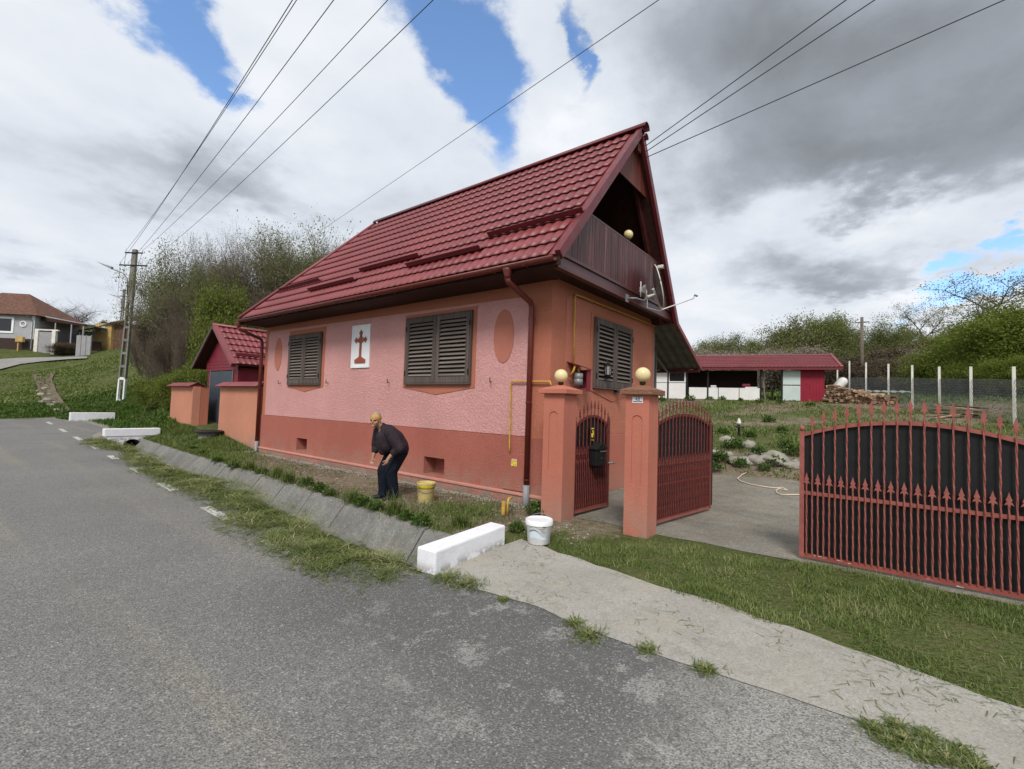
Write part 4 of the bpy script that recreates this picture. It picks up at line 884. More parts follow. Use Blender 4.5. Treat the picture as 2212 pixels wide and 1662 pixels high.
MB().tube([br + np.array([0, 0, -.02]), br + np.array([.02, 0, -.2]), a0 + np.array([-.15, 0, -.06]), a0], .006, 6).build('cable', M['dish'], ds)
an = thing('antenna_panel', (at_y(*z4(840, 1260), Y_ + .1)), 'grey clamp and feed unit on a bent bracket beside the satellite dish', 'antenna')
c0 = at_y(*z4(838, 1265), Y_ + .1); MB().prism([c0 + np.array([-.10, 0, -.07]), c0 + np.array([.06, 0, -.07]), c0 + np.array([.13, 0, .02]), c0 + np.array([.10, 0, .12]), c0 + np.array([.02, 0, .05]), c0 + np.array([-.10, 0, .03])], (0, .06, 0)).build('housing', M['dish_back'], an, bevel=.01)
MB().tube([c0 + np.array([-.11, .02, -.16]), c0 + np.array([-.11, .02, .13])], .009, 6).tube([c0 + np.array([.10, .02, .05]), c0 + np.array([.15, .02, .0]), c0 + np.array([.16, .02, -.12])], .02, 8).build('rod', M['dish'], an, True)
sc = thing('security_camera', at_y(*z4(952, 1100), YB - .1), 'white security camera on the balcony corner above the satellite dish', 'camera'); c0 = at_y(*z4(952, 1100), YB - .1)
MB().tube([c0 + np.array([.0, .10, .02]), c0], .012, 6).build('bracket', M['dish'], sc); MB().box(c0[0] - .05, c0[0] + .05, c0[1] - .09, c0[1] + .03, c0[2] - .035, c0[2] + .035).build('body', M['dish'], sc, bevel=.012); MB().ball(c0 + np.array([0, -.09, 0]), .026, 10, 7).build('lens', M['black_iron'], sc, True)
# ------------------------------------------------------------------ white culvert parapets
p1 = MB(); c_ = [(3.0, 3.43), (3.02, 3.19), (4.215, 3.315), (4.215, 3.54)]
p1.hexa([(x_, y_, -.45 if k in (0, 1) else -.3) for k, (x_, y_) in enumerate(c_)] + [(x_, y_, .222) for x_, y_ in c_])
o = p1.build('parapet', M['whitewash'], None, bevel=.018); tag(o, 'long whitewashed concrete parapet block beside the concrete apron', 'parapet')
hd = thing('culvert_headwall', (4.6, 20.0, 0), 'whitewashed culvert headwall with a round pipe mouth at the ditch end', 'culvert')
hx0, hx1, hy = 3.84, 5.36, 20.0
cc = (4.60, -.27); arcp = [(cc[0] + .28 * math.cos(t_), cc[1] + .28 * math.sin(t_)) for t_ in np.linspace(0, 2 * math.pi, 24, endpoint=False)]
b = MB(); b.box(hx0, hx1, hy, hy + .32, .12, .37); b.build('coping', M['whitewash'], hd, bevel=.012)
b = MB(); outer_ = [(hx0 + .02, .12), (hx0 + .25, -.62), (hx1 - .35, -.62), (hx1 - .03, .12)]
ring = []
n_ = 24; cxm, czm = cc
for k in range(n_):
    t_ = 2 * math.pi * k / n_; dx, dz = math.cos(t_), math.sin(t_); best = 1e9
    for (ax, az), (bx, bz) in zip(outer_, outer_[1:] + outer_[:1]):
        ex, ez = bx - ax, bz - az; den_ = dx * ez - dz * ex
        if abs(den_) < 1e-9: continue
        s_ = ((ax - cxm) * ez - (az - czm) * ex) / den_; w_ = ((ax - cxm) * dz - (az - czm) * dx) / den_
        if s_ > 0 and -1e-6 <= w_ <= 1 + 1e-6: best = min(best, s_)
    ring.append((cxm + dx * best, czm + dz * best))
b.add([(x_, hy + .022, z_) for x_, z_ in arcp] + [(x_, hy + .022, z_) for x_, z_ in ring] + [(x_, hy + .9, z_) for x_, z_ in arcp], [(i, (i + 1) % n_, n_ + (i + 1) % n_, n_ + i) for i in range(n_)] + [(i, (i + 1) % n_, 2 * n_ + (i + 1) % n_, 2 * n_ + i) for i in range(n_)])
b.build('face', M['whitewash'], hd); MB().add([(x_, hy + .85, z_) for x_, z_ in arcp], [tuple(range(n_))]).build('pipe_shade_disc', M['void'], hd)  # near-black disc paints in the shade inside the pipe
a_, b_ = at_z(151, 908, .06), at_z(251, 908, .06)
o = MB().box(a_[0], b_[0], a_[1], a_[1] + .3, -.1, .46).build('parapet', M['whitewash'], None, bevel=.02); tag(o, 'low whitewashed concrete parapet block on the far side of the culvert bridge', 'parapet')
# ------------------------------------------------------------------ gatehouse and garden walls beyond the house
def garden_wall(y0, y1, zb0, zb1, zt, label, overhang_end=False):
    t = thing('garden_wall', (6.1, (y0 + y1) / 2, 0), label, 'wall')
    MB().hexa([(6.1, y0, zb0 - .6), (6.35, y0, zb0 - .6), (6.35, y1, zb1 - .6), (6.1, y1, zb1 - .6), (6.1, y0, zt), (6.35, y0, zt), (6.35, y1, zt), (6.1, y1, zt)]).build('wall', M['salmon'], t)
    MB().prism([(5.98, y0, zt), (6.47, y0, zt), (6.28, y0, zt + .07), (6.17, y0, zt + .07)], (0, y1 - y0, 0)).build('coping', M['flash'], t)
    v_ = unit(np.array([.20, 0, .13])); n_ = np.array([-v_[2], 0, v_[0]]); w = .15; me_v, me_f = tile_template(w, .26, .028, .02); me_ = np_mesh('tile', me_v, me_f, M['roof'], 4, None, True)
    for i in range(int((y1 - y0 + .1) / w)):
        for sgn in (1, -1):
            v2 = np.array([v_[0] * sgn, 0, v_[2]]); n2 = np.array([-v_[2] * sgn, 0, v_[0]]); u2 = np.array([0, -1. * sgn, 0]); org = np.array([6.225 - sgn * .26, (y1 + .05 - i * w) if sgn > 0 else (y0 - .05 + i * w), zt - .01])
            o = bpy.data.objects.new('tile', me_); col.objects.link(o); B = np.stack([u2, v2, n2], 1); m_ = Matrix.Identity(4)
            for r_ in range(3):
                for c2 in range(3): m_[r_][c2] = B[r_, c2]
                m_[r_][3] = org[r_]
            o.matrix_world = m_; o.parent = t; o.matrix_parent_inverse = wm(t).inverted()
    return t
garden_wall(13.98, 16.95, 0, .45, 1.90, 'salmon garden wall with tiled coping between the house and the gatehouse')
gw = garden_wall(19.42, 21.75, .5, .78, 1.90, 'short salmon garden wall with tiled coping on the bank side of the gatehouse')
MB().box(6.36, 6.62, 19.42, 19.62, -.1, 1.88).build('return_wall', M['orange'], gw)
GX = 7.0; gt = thing('gatehouse', (GX, 19, .3), 'small red gatehouse with tiled roof and slate grey metal door', 'gatehouse')
GP, GR, GL_, GEZ, GPZ = 19.52, 17.62, 21.45, 2.72, 4.22
for q in ((GX, GX + .08, 17.95, 18.35, 0, 2.55), (GX, GX + .08, 20.45, 20.62, 0, 2.55), (GX + .08, 9.6, 17.95, 18.02, 1.4, 2.62), (GX + .08, 7.9, 17.95, 18.02, 0, 1.4), (GX + .08, 9.6, 20.9, 21.0, 0, 2.6)): MB().box(*q).build('wall', M['red_sheet'], gt)
for zz in (2.55, 2.66, 2.77): MB().box(GX - .02, GX + .02, 17.95, 20.9, zz, zz + .10).build('lintel_board', M['red_sheet'], gt)
MB().prism([(GX, 17.95, 2.88), (GX, 20.95, 2.88), (GX, GP, 4.05)], (.06, 0, 0)).build('gable', M['red_sheet'], gt)
dr = MB().box(GX - .02, GX + .03, 18.36, 20.42, .2, 2.52).build('door', M['door_grey'], gt)
for y in (18.33, 20.44): MB().box(GX - .04, GX - .021, y - .02, y + .02, .2, 2.54).build('door_trim', M['steel'], dr)
rv = np.array([0, GP - GR, GPZ - GEZ]); RL = np.linalg.norm(rv); rv /= RL; rn = np.array([0, -rv[2], rv[1]])
gr = MB().prism([(GX - .35, GR, GEZ), (9.8, GR, GEZ), (9.8, GP, GPZ), (GX - .35, GP, GPZ)], -rn * .04).build('roof', M['roof'], gt)
lv = np.array([0, GP - GL_, GPZ - GEZ]); lv /= np.linalg.norm(lv); ln = np.array([0, lv[2], -lv[1]]); ln = ln if ln[2] > 0 else -ln
MB().prism([(GX - .35, GL_, GEZ - .04), (9.8, GL_, GEZ - .04), (9.8, GP, GPZ - .01), (GX - .35, GP, GPZ - .01)], -ln * .05).build('back_slope', M['soffit'], gt)
tiles(gr, np.array([GX - .22, GR, GEZ]) + rn * .004, np.array([1., 0, 0]), rv, rn, 15, 6, .20, RL / 6, M['roof'], lambda a, b: True, .03, .04, 300)
for nm, p, q_, n__ in (('verge', (GX - .37, GR - .03, GEZ - .03), (GX - .37, GP, GPZ + .01), rn), ('verge', (GX - .37, GL_ + .02, GEZ - .06), (GX - .37, GP, GPZ), ln)): slope_bar(nm, M['roof'] if n__ is rn else M['bark'], p, q_, (1, 0, 0), -.01, .16 if n__ is rn else .05, n__, -.08, .06, gr)
halfpipe([(GX - .4, GP, GPZ), (9.85, GP, GPZ)], .10).build('ridge_cap', M['roof'], gr, True)
MB().box(GX - .1, 9.6, GR + .30, GR + .36, GEZ + .34, GEZ + .44).build('snow_guard', M['flash'], gr)
lad = thing('ladder', (6.8, 20.6, .4), 'rusty brown ladder leaning beside the gatehouse door', 'ladder')
for y in (20.45, 20.75): MB().tube([(6.80, y, .3), (6.92, y, 1.75)], .025, 6).build('rail', M['gutter'], lad)
for z in np.arange(.5, 1.7, .25): MB().tube([(6.82 + (z - .3) * .08, 20.45, z), (6.82 + (z - .3) * .08, 20.75, z)], .015, 5).build('rung', M['gutter'], lad)
hb = hit(452, 944); hy_ = thing('manhole_cover', hb, 'dark round lid on a low concrete ring in the grass below the gatehouse', 'manhole'); zz = gh(hb[0], hb[1])
MB().lathe([(.30, -.2), (.30, .13)], (hb[0], hb[1], zz), 18).build('ring', M['slabs'], hy_); MB().lathe([(.42, .13), (.42, .17), (.38, .19)], (hb[0], hb[1], zz), 20).build('lid', M['black_iron'], hy_)
# ------------------------------------------------------------------ overhead line poles
def lattice_pole(px, py, base, H, label, painted=True, k=1.0):
    t = thing('utility_pole', base, label, 'utility pole', None); bx_, by_, bz_ = base; u_ = unit(np.array([RC[0, 0], RC[1, 0], 0])); f_ = np.array([-u_[1], u_[0], 0])
    def pt(s, d, z): p = np.array([bx_, by_, bz_ + z]) + u_ * (s + .028 * max(z, 0)) + f_ * d; return tuple(p)
    for sg in (-1, 1):   # two legs that meet at the top, as in a vierendeel pole
        for z0, z1, mt in ((-.6, 1.5, M['whitewash2'] if painted else M['concrete_pole']), (1.5, H * .66, M['concrete_pole'])):
            w0, w1 = .20 - .10 * max(z0, 0) / H, .20 - .10 * z1 / H
            MB().hexa([pt(sg * w0 - .045, -.09, z0), pt(sg * w0 + .045, -.09, z0), pt(sg * w0 + .045, .09, z0), pt(sg * w0 - .045, .09, z0), pt(sg * w1 - .045, -.08, z1), pt(sg * w1 + .045, -.08, z1), pt(sg * w1 + .045, .08, z1), pt(sg * w1 - .045, .08, z1)]).build('leg', mt, t)
    for z in [.05, 1.5] + list(np.arange(2.3, H * .68, .85)):
        w = .20 - .10 * z / H - .03; q = MB(lambda a, b, c: pt(a, b, c)); q.box(-w, w, -.075, .075, z - .08, z + .08); q.build('rung', M['whitewash2'] if (painted and z < 1.6) else M['concrete_pole'], t)
    q = MB(lambda a, b, c: pt(a, b, c)); w0, w1 = .20 - .10 * .66 + .05, .125; q.hexa([(-w0, -.1, H * .66), (w0, -.1, H * .66), (w0, .1, H * .66), (-w0, .1, H * .66), (-w1, -.09, H), (w1, -.09, H), (w1, .09, H), (-w1, .09, H)]); q.build('head', M['concrete_pole'], t)
    tips = []
    for z, x0_, x1_, ins in ((H - .25, -.55, .62, (-.5, .58)), (H - 1.08, -.85, .98, (-.8, -.28, .94))):
        q = MB(lambda a, b, c: pt(a, b, c)); q.box(x0_, x1_, -.14, -.09, z - .04, z + .04); q.build('crossarm', M['black_iron'], t)
        for i_ in ins:
            q = MB(lambda a, b, c: pt(a, b, c)); q.lathe([(.012, .04), (.012, .10), (.045, .11), (.03, .15), (.045, .17), (.02, .21), (0, .22)], (i_, -.115, z), 8); q.build('insulator', M['insul'], t); tips.append(np.array(pt(i_, -.115, z + .17)))
    q = MB(lambda a, b, c: pt(a, b, c)); q.tube([(-.15, -.12, H * .70), (-.2, -.14, H * .80), (-.45, -.2, H * .835), (-1.0, -.3, H * .855), (-1.15, -.33, H * .86)], .03, 6); la = q.build('lamp_arm', M['steel'], t, True)
    q = MB(lambda a, b, c: pt(a, b, c)); q.hexa([(-1.95, -.55, H * .895), (-1.1, -.42, H * .855), (-1.1, -.22, H * .855), (-1.95, -.42, H * .895), (-1.95, -.53, H * .90), (-1.1, -.40, H * .872), (-1.1, -.24, H * .872), (-1.95, -.44, H * .90)]); q.build('lamp_head', M['steel'], t)
    return t, tips
M['whitewash2'] = paint('white_pole_paint', (.78, .78, .78), .8, .06, 5)
pb = np.array([8.05, 38.4, 1.0]); pole, tips = lattice_pole(0, 0, tuple(pb), 10.0, 'tall concrete street pole with whitewashed foot, crossarms and street lamp')
def wire(a, b, sag, label, r=.008, n=28):
    a, b = np.array(a, float), np.array(b, float); pts = [a + (b - a) * s + np.array([0, 0, -4 * sag * s * (1 - s)]) for s in np.linspace(0, 1, n)]
    o = MB().tube(pts, r, 5).build('overhead_wire', M['wire'], None, True); tag(o, label, 'wire', 'overhead wires'); return o
WL = ['overhead wire from the ' + q + ' of the tall street pole' for q in ('lamp side tip of the upper crossarm', 'house side tip of the upper crossarm', 'lamp side tip of the lower crossarm', 'middle insulator of the lower crossarm', 'house side tip of the lower crossarm')]
for wi, (tip, p, zz) in enumerate(zip((tips[0], tips[1], tips[2], tips[3], tips[4]), ((641, 0), (838, 0), (632, 0), (721, 0), (936, 0)), (9.4, 9.4, 8.8, 8.8, 8.8))):
    q = at_z(p[0], p[1], zz); e_ = tip + (q - tip) * ((tip[1] + 16) / (tip[1] - q[1])); e_[2] = zz + .3
    s_ = (tip[1] - q[1]) / (tip[1] - e_[1]); line = tip[2] + (e_[2] - tip[2]) * s_; sag = (line - zz) / (4 * s_ * (1 - s_)); wire(tip, e_, sag, WL[wi])
pk = np.array([RX + .1, Y0R - .02, RZ - .25])
for dz, p, zz in ((0, (1828, 0), 7.2), (-.12, (1890, 0), 7.2), (-.24, (2170, 0), 7.0)):
    a = pk + np.array([.05, 0, dz]); q = at_z(p[0], p[1], zz); wire(a, a + (q - a) * 5.0, .0, 'thin service wire stretched from the gable peak of the pink house', .008)
a = at_z(1410, 0, 9.3); b = at_y(700, 490, 26); wire(a + (a - b) * .6, b + (b - a) * 1.1, .12, 'thin overhead wire passing above the red roof ridge to the trees', .008)
p2b = at_depth(258, 738, 68); p2b[2] = gh(p2b[0], p2b[1]); H2 = at_depth(263, 624, 68)[2] - p2b[2]
pole2, tips2 = lattice_pole(0, 0, tuple(p2b), float(H2), 'concrete street pole standing farther up the lane behind the tall one', False)
for k, i_ in enumerate((0, 1, 2, 4)): wire(tips[i_], tips2[i_], .8, 'wire slung between the two concrete street poles', .012)
wp = at_depth(1862, 832, 40); wz = gh(wp[0], wp[1]); wtop = at_depth(1864, 684, 40)[2]
yp = thing('utility_pole', (wp[0], wp[1], wz), 'plain timber pole at the field edge beyond the shed', 'utility pole'); MB().tube([(wp[0], wp[1], wz - .5), (wp[0] + .1, wp[1], (wz + wtop) / 2), (wp[0] + .05, wp[1], wtop)], [.16, .14, .11], 8).build('shaft', M['bark_pale'], yp, True)
MB().box(wp[0] - .05, wp[0] + .05, wp[1] - .5, wp[1] + .5, wtop - .5, wtop - .42).build('crossarm', M['bark_pale'], yp)
# ------------------------------------------------------------------ buckets and pipes
wb = thing('bucket', (4.52, 3.06, 0), 'white plastic paint bucket with lid standing by the gate pillar', 'bucket')
bc = np.array([4.52, 3.06, .012]); H_, r0, r1 = .262, .128, .150
MB().lathe([(.0, 0), (r0 - .008, 0), (r0, .008), (r1, H_ - .03), (r1 + .004, H_ - .026), (r1 + .004, H_ - .02)], bc, 32).build('body', M['bucket_w'], wb, True)
MB().lathe([(r1 + .006, H_ - .045), (r1 + .012, H_ - .042), (r1 + .011, H_ + .004), (r1 + .004, H_ + .012), (r1 - .008, H_ + .012), (r1 - .012, H_ + .002), (0, H_ + .002)], bc, 32).build('lid', M['bucket_w'], wb, True, auto=True)
facing = math.atan2(-bc[1], -bc[0])
def on_bucket(s, z, off=.0022):    # s: metres round the body, seen left to right; z: height
    r_ = r0 + (r1 - r0) * z / (H_ - .03) + off; t_ = facing + s / r_; return (bc[0] + r_ * math.cos(t_), bc[1] + r_ * math.sin(t_), bc[2] + z)
def stripe(name, top, bot, mat, off=.002):
    v = [on_bucket(s, z, off) for s, z in top] + [on_bucket(s, z, off) for s, z in bot]; n__ = len(top); return MB().add(v, [(i, i + 1, n__ + i + 1, n__ + i) for i in range(n__ - 1)]).build(name, mat, wb, True)
ss = np.linspace(-.12, .06, 16)
stripe('printed_swoosh', [(s, .148 + .030 * math.sin((s + .13) * 23) - .25 * max(0, s + .03)) for s in ss], [(s, .148 - (.012 - .06 * (s + .12)) + .030 * math.sin((s + .13) * 23) - .25 * max(0, s + .03)) for s in ss], M['print'])
stripe('printed_swoosh', [(s, .185 + .028 * math.sin((s + .13) * 22)) for s in ss], [(s, .182 + .028 * math.sin((s + .13) * 22)) for s in ss], M['print'])
ss = np.linspace(-.11, .12, 18)
stripe('printed_field', [(s, .135 + .026 * math.sin((s + .12) * 21) - .3 * max(0, s + .02)) for s in ss], [(s, .075 - .01 * math.sin(s * 30)) for s in ss], M['bucket_blue'], .0012)
ss = np.linspace(.04, .085, 6); stripe('printed_badge', [(s, .213) for s in ss], [(s, .203 + 10 * (s - .062) ** 2) for s in ss], M['print'])
v, f_ = text_polys('KRAFT', .020); MB().add([on_bucket(.045 + a, .188 + b_, .003) for a, b_, _ in v], f_).build('printed_word', M['print'], wb)
for z_, a_, b_ in ((.160, .02, .075), (.148, .04, .075)):
    ss = np.linspace(a_, b_, 5); stripe('printed_line', [(s, z_) for s in ss], [(s, z_ - .005) for s in ss], M['print_l'])
MB().tube([bc + np.array([(r1 + .012) * math.cos(facing + q), (r1 + .012) * math.sin(facing + q), H_ - .05 - .09 * math.sin(abs(q) * 0 + (q + 1.5) / 3.0 * math.pi)]) for q in np.linspace(1.65, 4.6, 14)], .003, 6).build('handle', M['steel'], wb, True)
yb = thing('bucket', (5.13, 5.70, 0), 'dirty yellow plastic bucket standing by the house wall behind the woman', 'bucket')
yc = np.array([5.13, 5.70, -.0]); H_ = .305
MB().lathe([(0, 0), (.118, 0), (.122, .01), (.140, .21), (.143, .214), (.145, .27), (.152, .272), (.156, .30), (.150, .305), (.142, .30), (.138, .26), (.112, .02), (0, .02)], yc, 28).build('body', M['bucket_y'], yb, True, auto=True)
MB().lathe([(.1425, .215), (.1455, .216), (.1475, .262), (.1445, .263)], yc, 28).build('band', M['bucket_band'], yb, True)
MB().tube([yc + np.array([.150 * math.cos(q), .150 * math.sin(q), .262 - .10 * math.sin((q - 2.4) / math.pi * math.pi)]) for q in np.linspace(2.4, 2.4 + math.pi, 16)], .004, 6).build('handle', M['steel'], yb, True)
gp = thing('gas_riser', (5.78, 4.62, 0), 'two short yellow gas stub pipes sticking up from the ground by the wall', 'pipe')
q1 = at_z(1087, 1112, 0); q2 = at_z(1096, 1110, 0)
MB().lathe([(.030, -.1), (.030, .185), (.026, .19), (.026, .19)], (q1[0], q1[1], 0), 12).build('stub', M['yellow_pipe'], gp); MB().tube([(q2[0], q2[1], -.1), (q2[0], q2[1], .17), (q2[0] + .02, q2[1] - .0, .215), (q2[0] + .09, q2[1] - .01, .23)], .016, 8).build('bent_pipe', M['yellow_pipe'], gp, True)
# ------------------------------------------------------------------ the woman
M['skin'] = paint('weathered_skin', (.40, .215, .135), .6, .15, 14, spec=.35)
M['skin_dark'] = paint('eye_dark', (.035, .02, .016), .4)
M['lip'] = paint('lip', (.22, .085, .065), .6)
def cloth(name, c, sc_=5):
    t = NT(name); n = t.noise(sc_, 5, .6); cl = t.mix(t.rng(n, .3, .75), sc3(c, .7), sc3(c, 1.35)); f_ = t.noise(1.0, 4, .6, t.scale((11, 11, 5)), 1.2)
    return t.done(cl, .92, .15, t.bump(f_, .03))
M['sweater'] = cloth('sweater_wool', (.036, .026, .032)); M['trousers'] = cloth('navy_trousers', (.010, .013, .022)); M['scarf'] = cloth('mustard_scarf', (.46, .27, .10)); M['hair'] = paint('grey_hair', (.30, .28, .26), .8, .3, 40)
M['shoe'] = paint('black_shoe', (.014, .014, .017), .5, .2, 10)
def person():
    O = np.array([4.83, 6.25, -.005]); Fw = unit(np.array([-.8235, .21, 0])); Lf = np.array([-Fw[1], Fw[0], 0]); Up = np.array([0, 0, 1.])
    P_ = lambda f, l, z: O + Fw * f + Lf * l + Up * z
    Rm = np.stack([Fw, Lf, Up], 1)
    t = thing('person', tuple(O), 'stooping person in dark sweater, navy trousers and mustard headscarf beside the pink wall', 'person')
    def rem(mb, name, mat, vox, sm=4):
        o = mb.build(name, mat, t, True); m_ = o.modifiers.new('union', 'REMESH'); m_.mode = 'VOXEL'; m_.voxel_size = vox; m_.use_smooth_shade = True
        s_ = o.modifiers.new('smooth', 'SMOOTH'); s_.factor = .5; s_.iterations = sm; return o
    hip, waist, chest, neck, head = (-.10, 0, .80), (-.04, 0, .93), (.10, 0, 1.09), (.20, 0, 1.20), (.285, .0, 1.285)
    b = MB(); cap = lambda a, c, ra, rb: b.capsule(P_(*a), P_(*c), ra, rb)
    cap(hip, waist, .13, .13); cap(waist, chest, .13, .13); cap(chest, (.17, 0, 1.17), .11, .07); cap((.16, 0, 1.16), (.255, 0, 1.245), .058, .052)
    # head turned a little toward the viewer
    hd_ = unit(Fw * .72 + Lf * .66); hl = np.array([-hd_[1], hd_[0], 0]); HR = np.stack([hd_, hl, Up], 1); hc = P_(*head); hp = lambda f, l, z: hc + HR @ np.array([f, l, z])
    b.ball(hc + HR @ np.array([-.005, 0, .025]), 1.0, 18, 12, (.094, .076, .098), HR); b.ball(hp(.032, 0, -.045), 1.0, 16, 10, (.062, .058, .062), HR)
    b.capsule(hp(.092, 0, .012), hp(.108, 0, -.022), .010, .015); b.ball(hp(.078, 0, -.085), .024, 10, 7); b.ball(hp(.062, .038, -.030), .030, 10, 7); b.ball(hp(.062, -.038, -.030), .030, 10, 7)
    b.capsule(hp(.088, .045, .020), hp(.093, -.045, .020), .010, .010)
    for s in (1, -1): b.ball(hp(-.005, s * .078, -.01), 1.0, 8, 6, (.020, .010, .030), HR)
    arms = {1: [(.10, .20, 1.10), (.0, .30, .86), (.12, .25, .73), (.155, .24, .675)], -1: [(.13, -.19, 1.10), (.13, -.28, .87), (.19, -.25, .72), (.205, -.245, .66)]}
    for s, a in arms.items():
        cap(a[0], a[1], .05, .042); cap(a[1], a[2], .040, .030); cap(a[2], a[3], .028, .026)
        w = np.array(a[3]); dr_ = unit(np.array(a[3]) - np.array(a[1])); dr_ = unit(dr_ * .6 + np.array([.1, 0, -.8])); sd_ = np.array([.25, -s * .2, 0]) ; sd_ = unit(np.cross(dr_, np.array([s * 1., .5, 0])))
        palm = w + dr_ * .045; b.capsule(P_(*w), P_(*palm), .026, .028)
        side = unit(np.cross(dr_, sd_))
        for k, (off, ln_) in enumerate(((-.026, .050), (-.009, .060), (.009, .057), (.025, .045))):
            p0 = palm + side * off + dr_ * .018; p1 = p0 + dr_ * ln_ * .5 + sd_ * .008; p2 = p1 + dr_ * ln_ * .35 + sd_ * .028
            b.capsule(P_(*p0), P_(*p1), .0095, .0085, 8); b.capsule(P_(*p1), P_(*p2), .0085, .0070, 8)
        p0 = w + dr_ * .02 - side * .024; p1 = p0 - side * .018 + dr_ * .022 + sd_ * .02; p2 = p1 + dr_ * .022 + sd_ * .016; b.capsule(P_(*p0), P_(*p1), .012, .010, 8); b.capsule(P_(*p1), P_(*p2), .010, .008, 8)
    legs = {1: [(-.10, .095, .80), (.03, .105, .46), (-.03, .11, .10)], -1: [(-.08, -.085, .80), (.09, -.075, .46), (.07, -.08, .10)]}
    for s, a in legs.items(): cap(a[0], a[1], .09, .065); cap(a[1], a[2], .06, .042); cap(a[2], (a[2][0] + .02, a[2][1], .05), .042, .04); cap((a[2][0] + .0, a[2][1], .04), (a[2][0] + .15, a[2][1], .03), .036, .026)
    rem(b, 'body', M['skin'], .0065, 2)
    b = MB(); cap = lambda a, c, ra, rb: b.capsule(P_(*a), P_(*c), ra, rb, 16)
    cap((-.12, .04, .86), (-.02, .05, .98), .155, .165); cap((-.12, -.04, .86), (-.02, -.05, .98), .155, .165); cap((-.02, .05, .98), (.09, .06, 1.09), .165, .135); cap((-.02, -.05, .98), (.10, -.06, 1.09), .165, .135)
    cap((.08, .03, .90), (.12, .03, 1.02), .155, .14); cap((.08, -.03, .90), (.12, -.03, 1.02), .155, .14); cap((.13, 0, .80), (.10, 0, .90), .085, .13); cap((.09, .08, 1.10), (.09, -.08, 1.10), .115, .11); cap((.13, .0, 1.15), (.175, 0, 1.185), .085, .070)
    for s, a in arms.items():
        a1, a2 = np.array(a[1]), np.array(a[2]); e = a1 + (a2 - a1) * (.50 if s == 1 else .55); cap(a[0], a[1], .108, .098); cap(a[1], tuple(e), .086, .066); cap(tuple(e - (a2 - a1) * .08), tuple(e + (a2 - a1) * .06), .070, .064)
    rem(b, 'sweater', M['sweater'], .011, 5)
    b = MB(); cap((-.13, .05, .82), (-.08, .04, .88), .150, .14); cap((-.13, -.05, .82), (-.08, -.04, .88), .150, .14)
    for s, a in legs.items(): cap((a[0][0] - .02, a[0][1] * .9, .78), a[1], .135, .098); cap(a[1], (a[2][0] + .0, a[2][1], .14), .096, .080); cap((a[2][0], a[2][1], .14), (a[2][0] + .01, a[2][1], .085), .080, .078)
    rem(b, 'trousers', M['trousers'], .011, 5)
    for s, a in legs.items():
        b = MB(); fx, fl_ = a[2][0], a[2][1]; cap((fx - .03, fl_, .045), (fx + .10, fl_ + .01 * s, .040), .044, .044); cap((fx + .08, fl_, .038), (fx + .16, fl_ + .012 * s, .030), .044, .036); cap((fx - .01, fl_, .05), (fx, fl_, .09), .045, .045); b.box(0, 0, 0, 0, 0, 0) if False else None
        rem(b, 'shoe', M['shoe'], .008, 2)
    # headscarf: a band over brow and crown, knotted at the nape; hair above it
    b = MB(); b.ball(hc + HR @ np.array([-.006, 0, .036]), 1.0, 20, 12, (.104, .087, .088), HR); b.capsule(hp(-.085, 0, -.01), hp(-.11, 0, -.06), .030, .016)
    o = rem(b, 'headscarf', M['scarf'], .007, 3)
    b = MB(); b.ball(hc + HR @ np.array([-.028, 0, .085]), 1.0, 16, 10, (.074, .068, .058), HR); rem(b, 'hair', M['hair'], .007, 2)
    for s in (1, -1): MB().ball(hp(.088, s * .031, -.002), 1.0, 10, 7, (.010, .017, .009), HR).build('eye', M['skin_dark'], t, True)
    MB().ball(hp(.089, 0, -.056), 1.0, 10, 7, (.008, .026, .006), HR).build('mouth', M['lip'], t, True)
person()
# ------------------------------------------------------------------ shed across the yard
SO = at_depth(1781, 869, 29.2); SO[2] = 2.40; SLft = at_depth(1420, 866, 33.0); su = unit(np.array([SLft[0] - SO[0], SLft[1] - SO[1], 0])); svv = np.array([-su[1], su[0], 0]); svv = svv if np.dot(svv, SO - CAM) > 0 else -svv
shed = thing('shed', tuple(SO), 'long low garden shed with red tiled roof, white panels and open bays', 'shed')
SF = lambda u_, v_, z_: tuple(SO + su * u_ + svv * v_ + np.array([0, 0, z_]))
def s_u(px, py):
    d = ray(px, py); t_ = np.dot(SO - CAM, svv) / np.dot(d, svv); p = CAM + d * t_; return float(np.dot(p - SO, su)), float(p[2] - SO[2])
U_ = lambda px: s_u(px, 840)[0]; EV = 2.20
S_END = U_(1395) + 2.2
MB(SF).box(U_(1728), 0, 0, 2.6, 0, EV).build('red_wall', M['shed_red'], shed)
r_ = MB(SF)
for u0 in np.arange(0.05, U_(1728), .18): r_.box(u0, u0 + .03, -.018, -.002, 0, EV)
r_.build('sheet_rib', M['shed_red'], shed)
for z0, z1 in ((.05, 1.02), (1.08, 2.02)): MB(SF).box(U_(1690), U_(1728) - .02, -.03, 0, z0, z1).build('door_panel', M['panel_g'], shed, bevel=.02)
MB(SF).box(U_(1645), S_END, 2.55, 2.65, 0, EV).build('back_wall', M['void2'] if 'void2' in M else M['house_plinth'], shed); MB(SF).box(0, S_END, 0, 2.6, -.25, .0).build('floor', M['kerb_earth'], shed)
zt = s_u(1560, 838)[1]
for a, b in ((1641, 1597), (1596, 1552), (1551, 1530), (1527, 1488)): MB(SF).box(U_(a), U_(b) - .012, -.02, .02, .02, zt).build('half_panel', M['panel_w'], shed)
zp_ = s_u(1460, 827)[1]
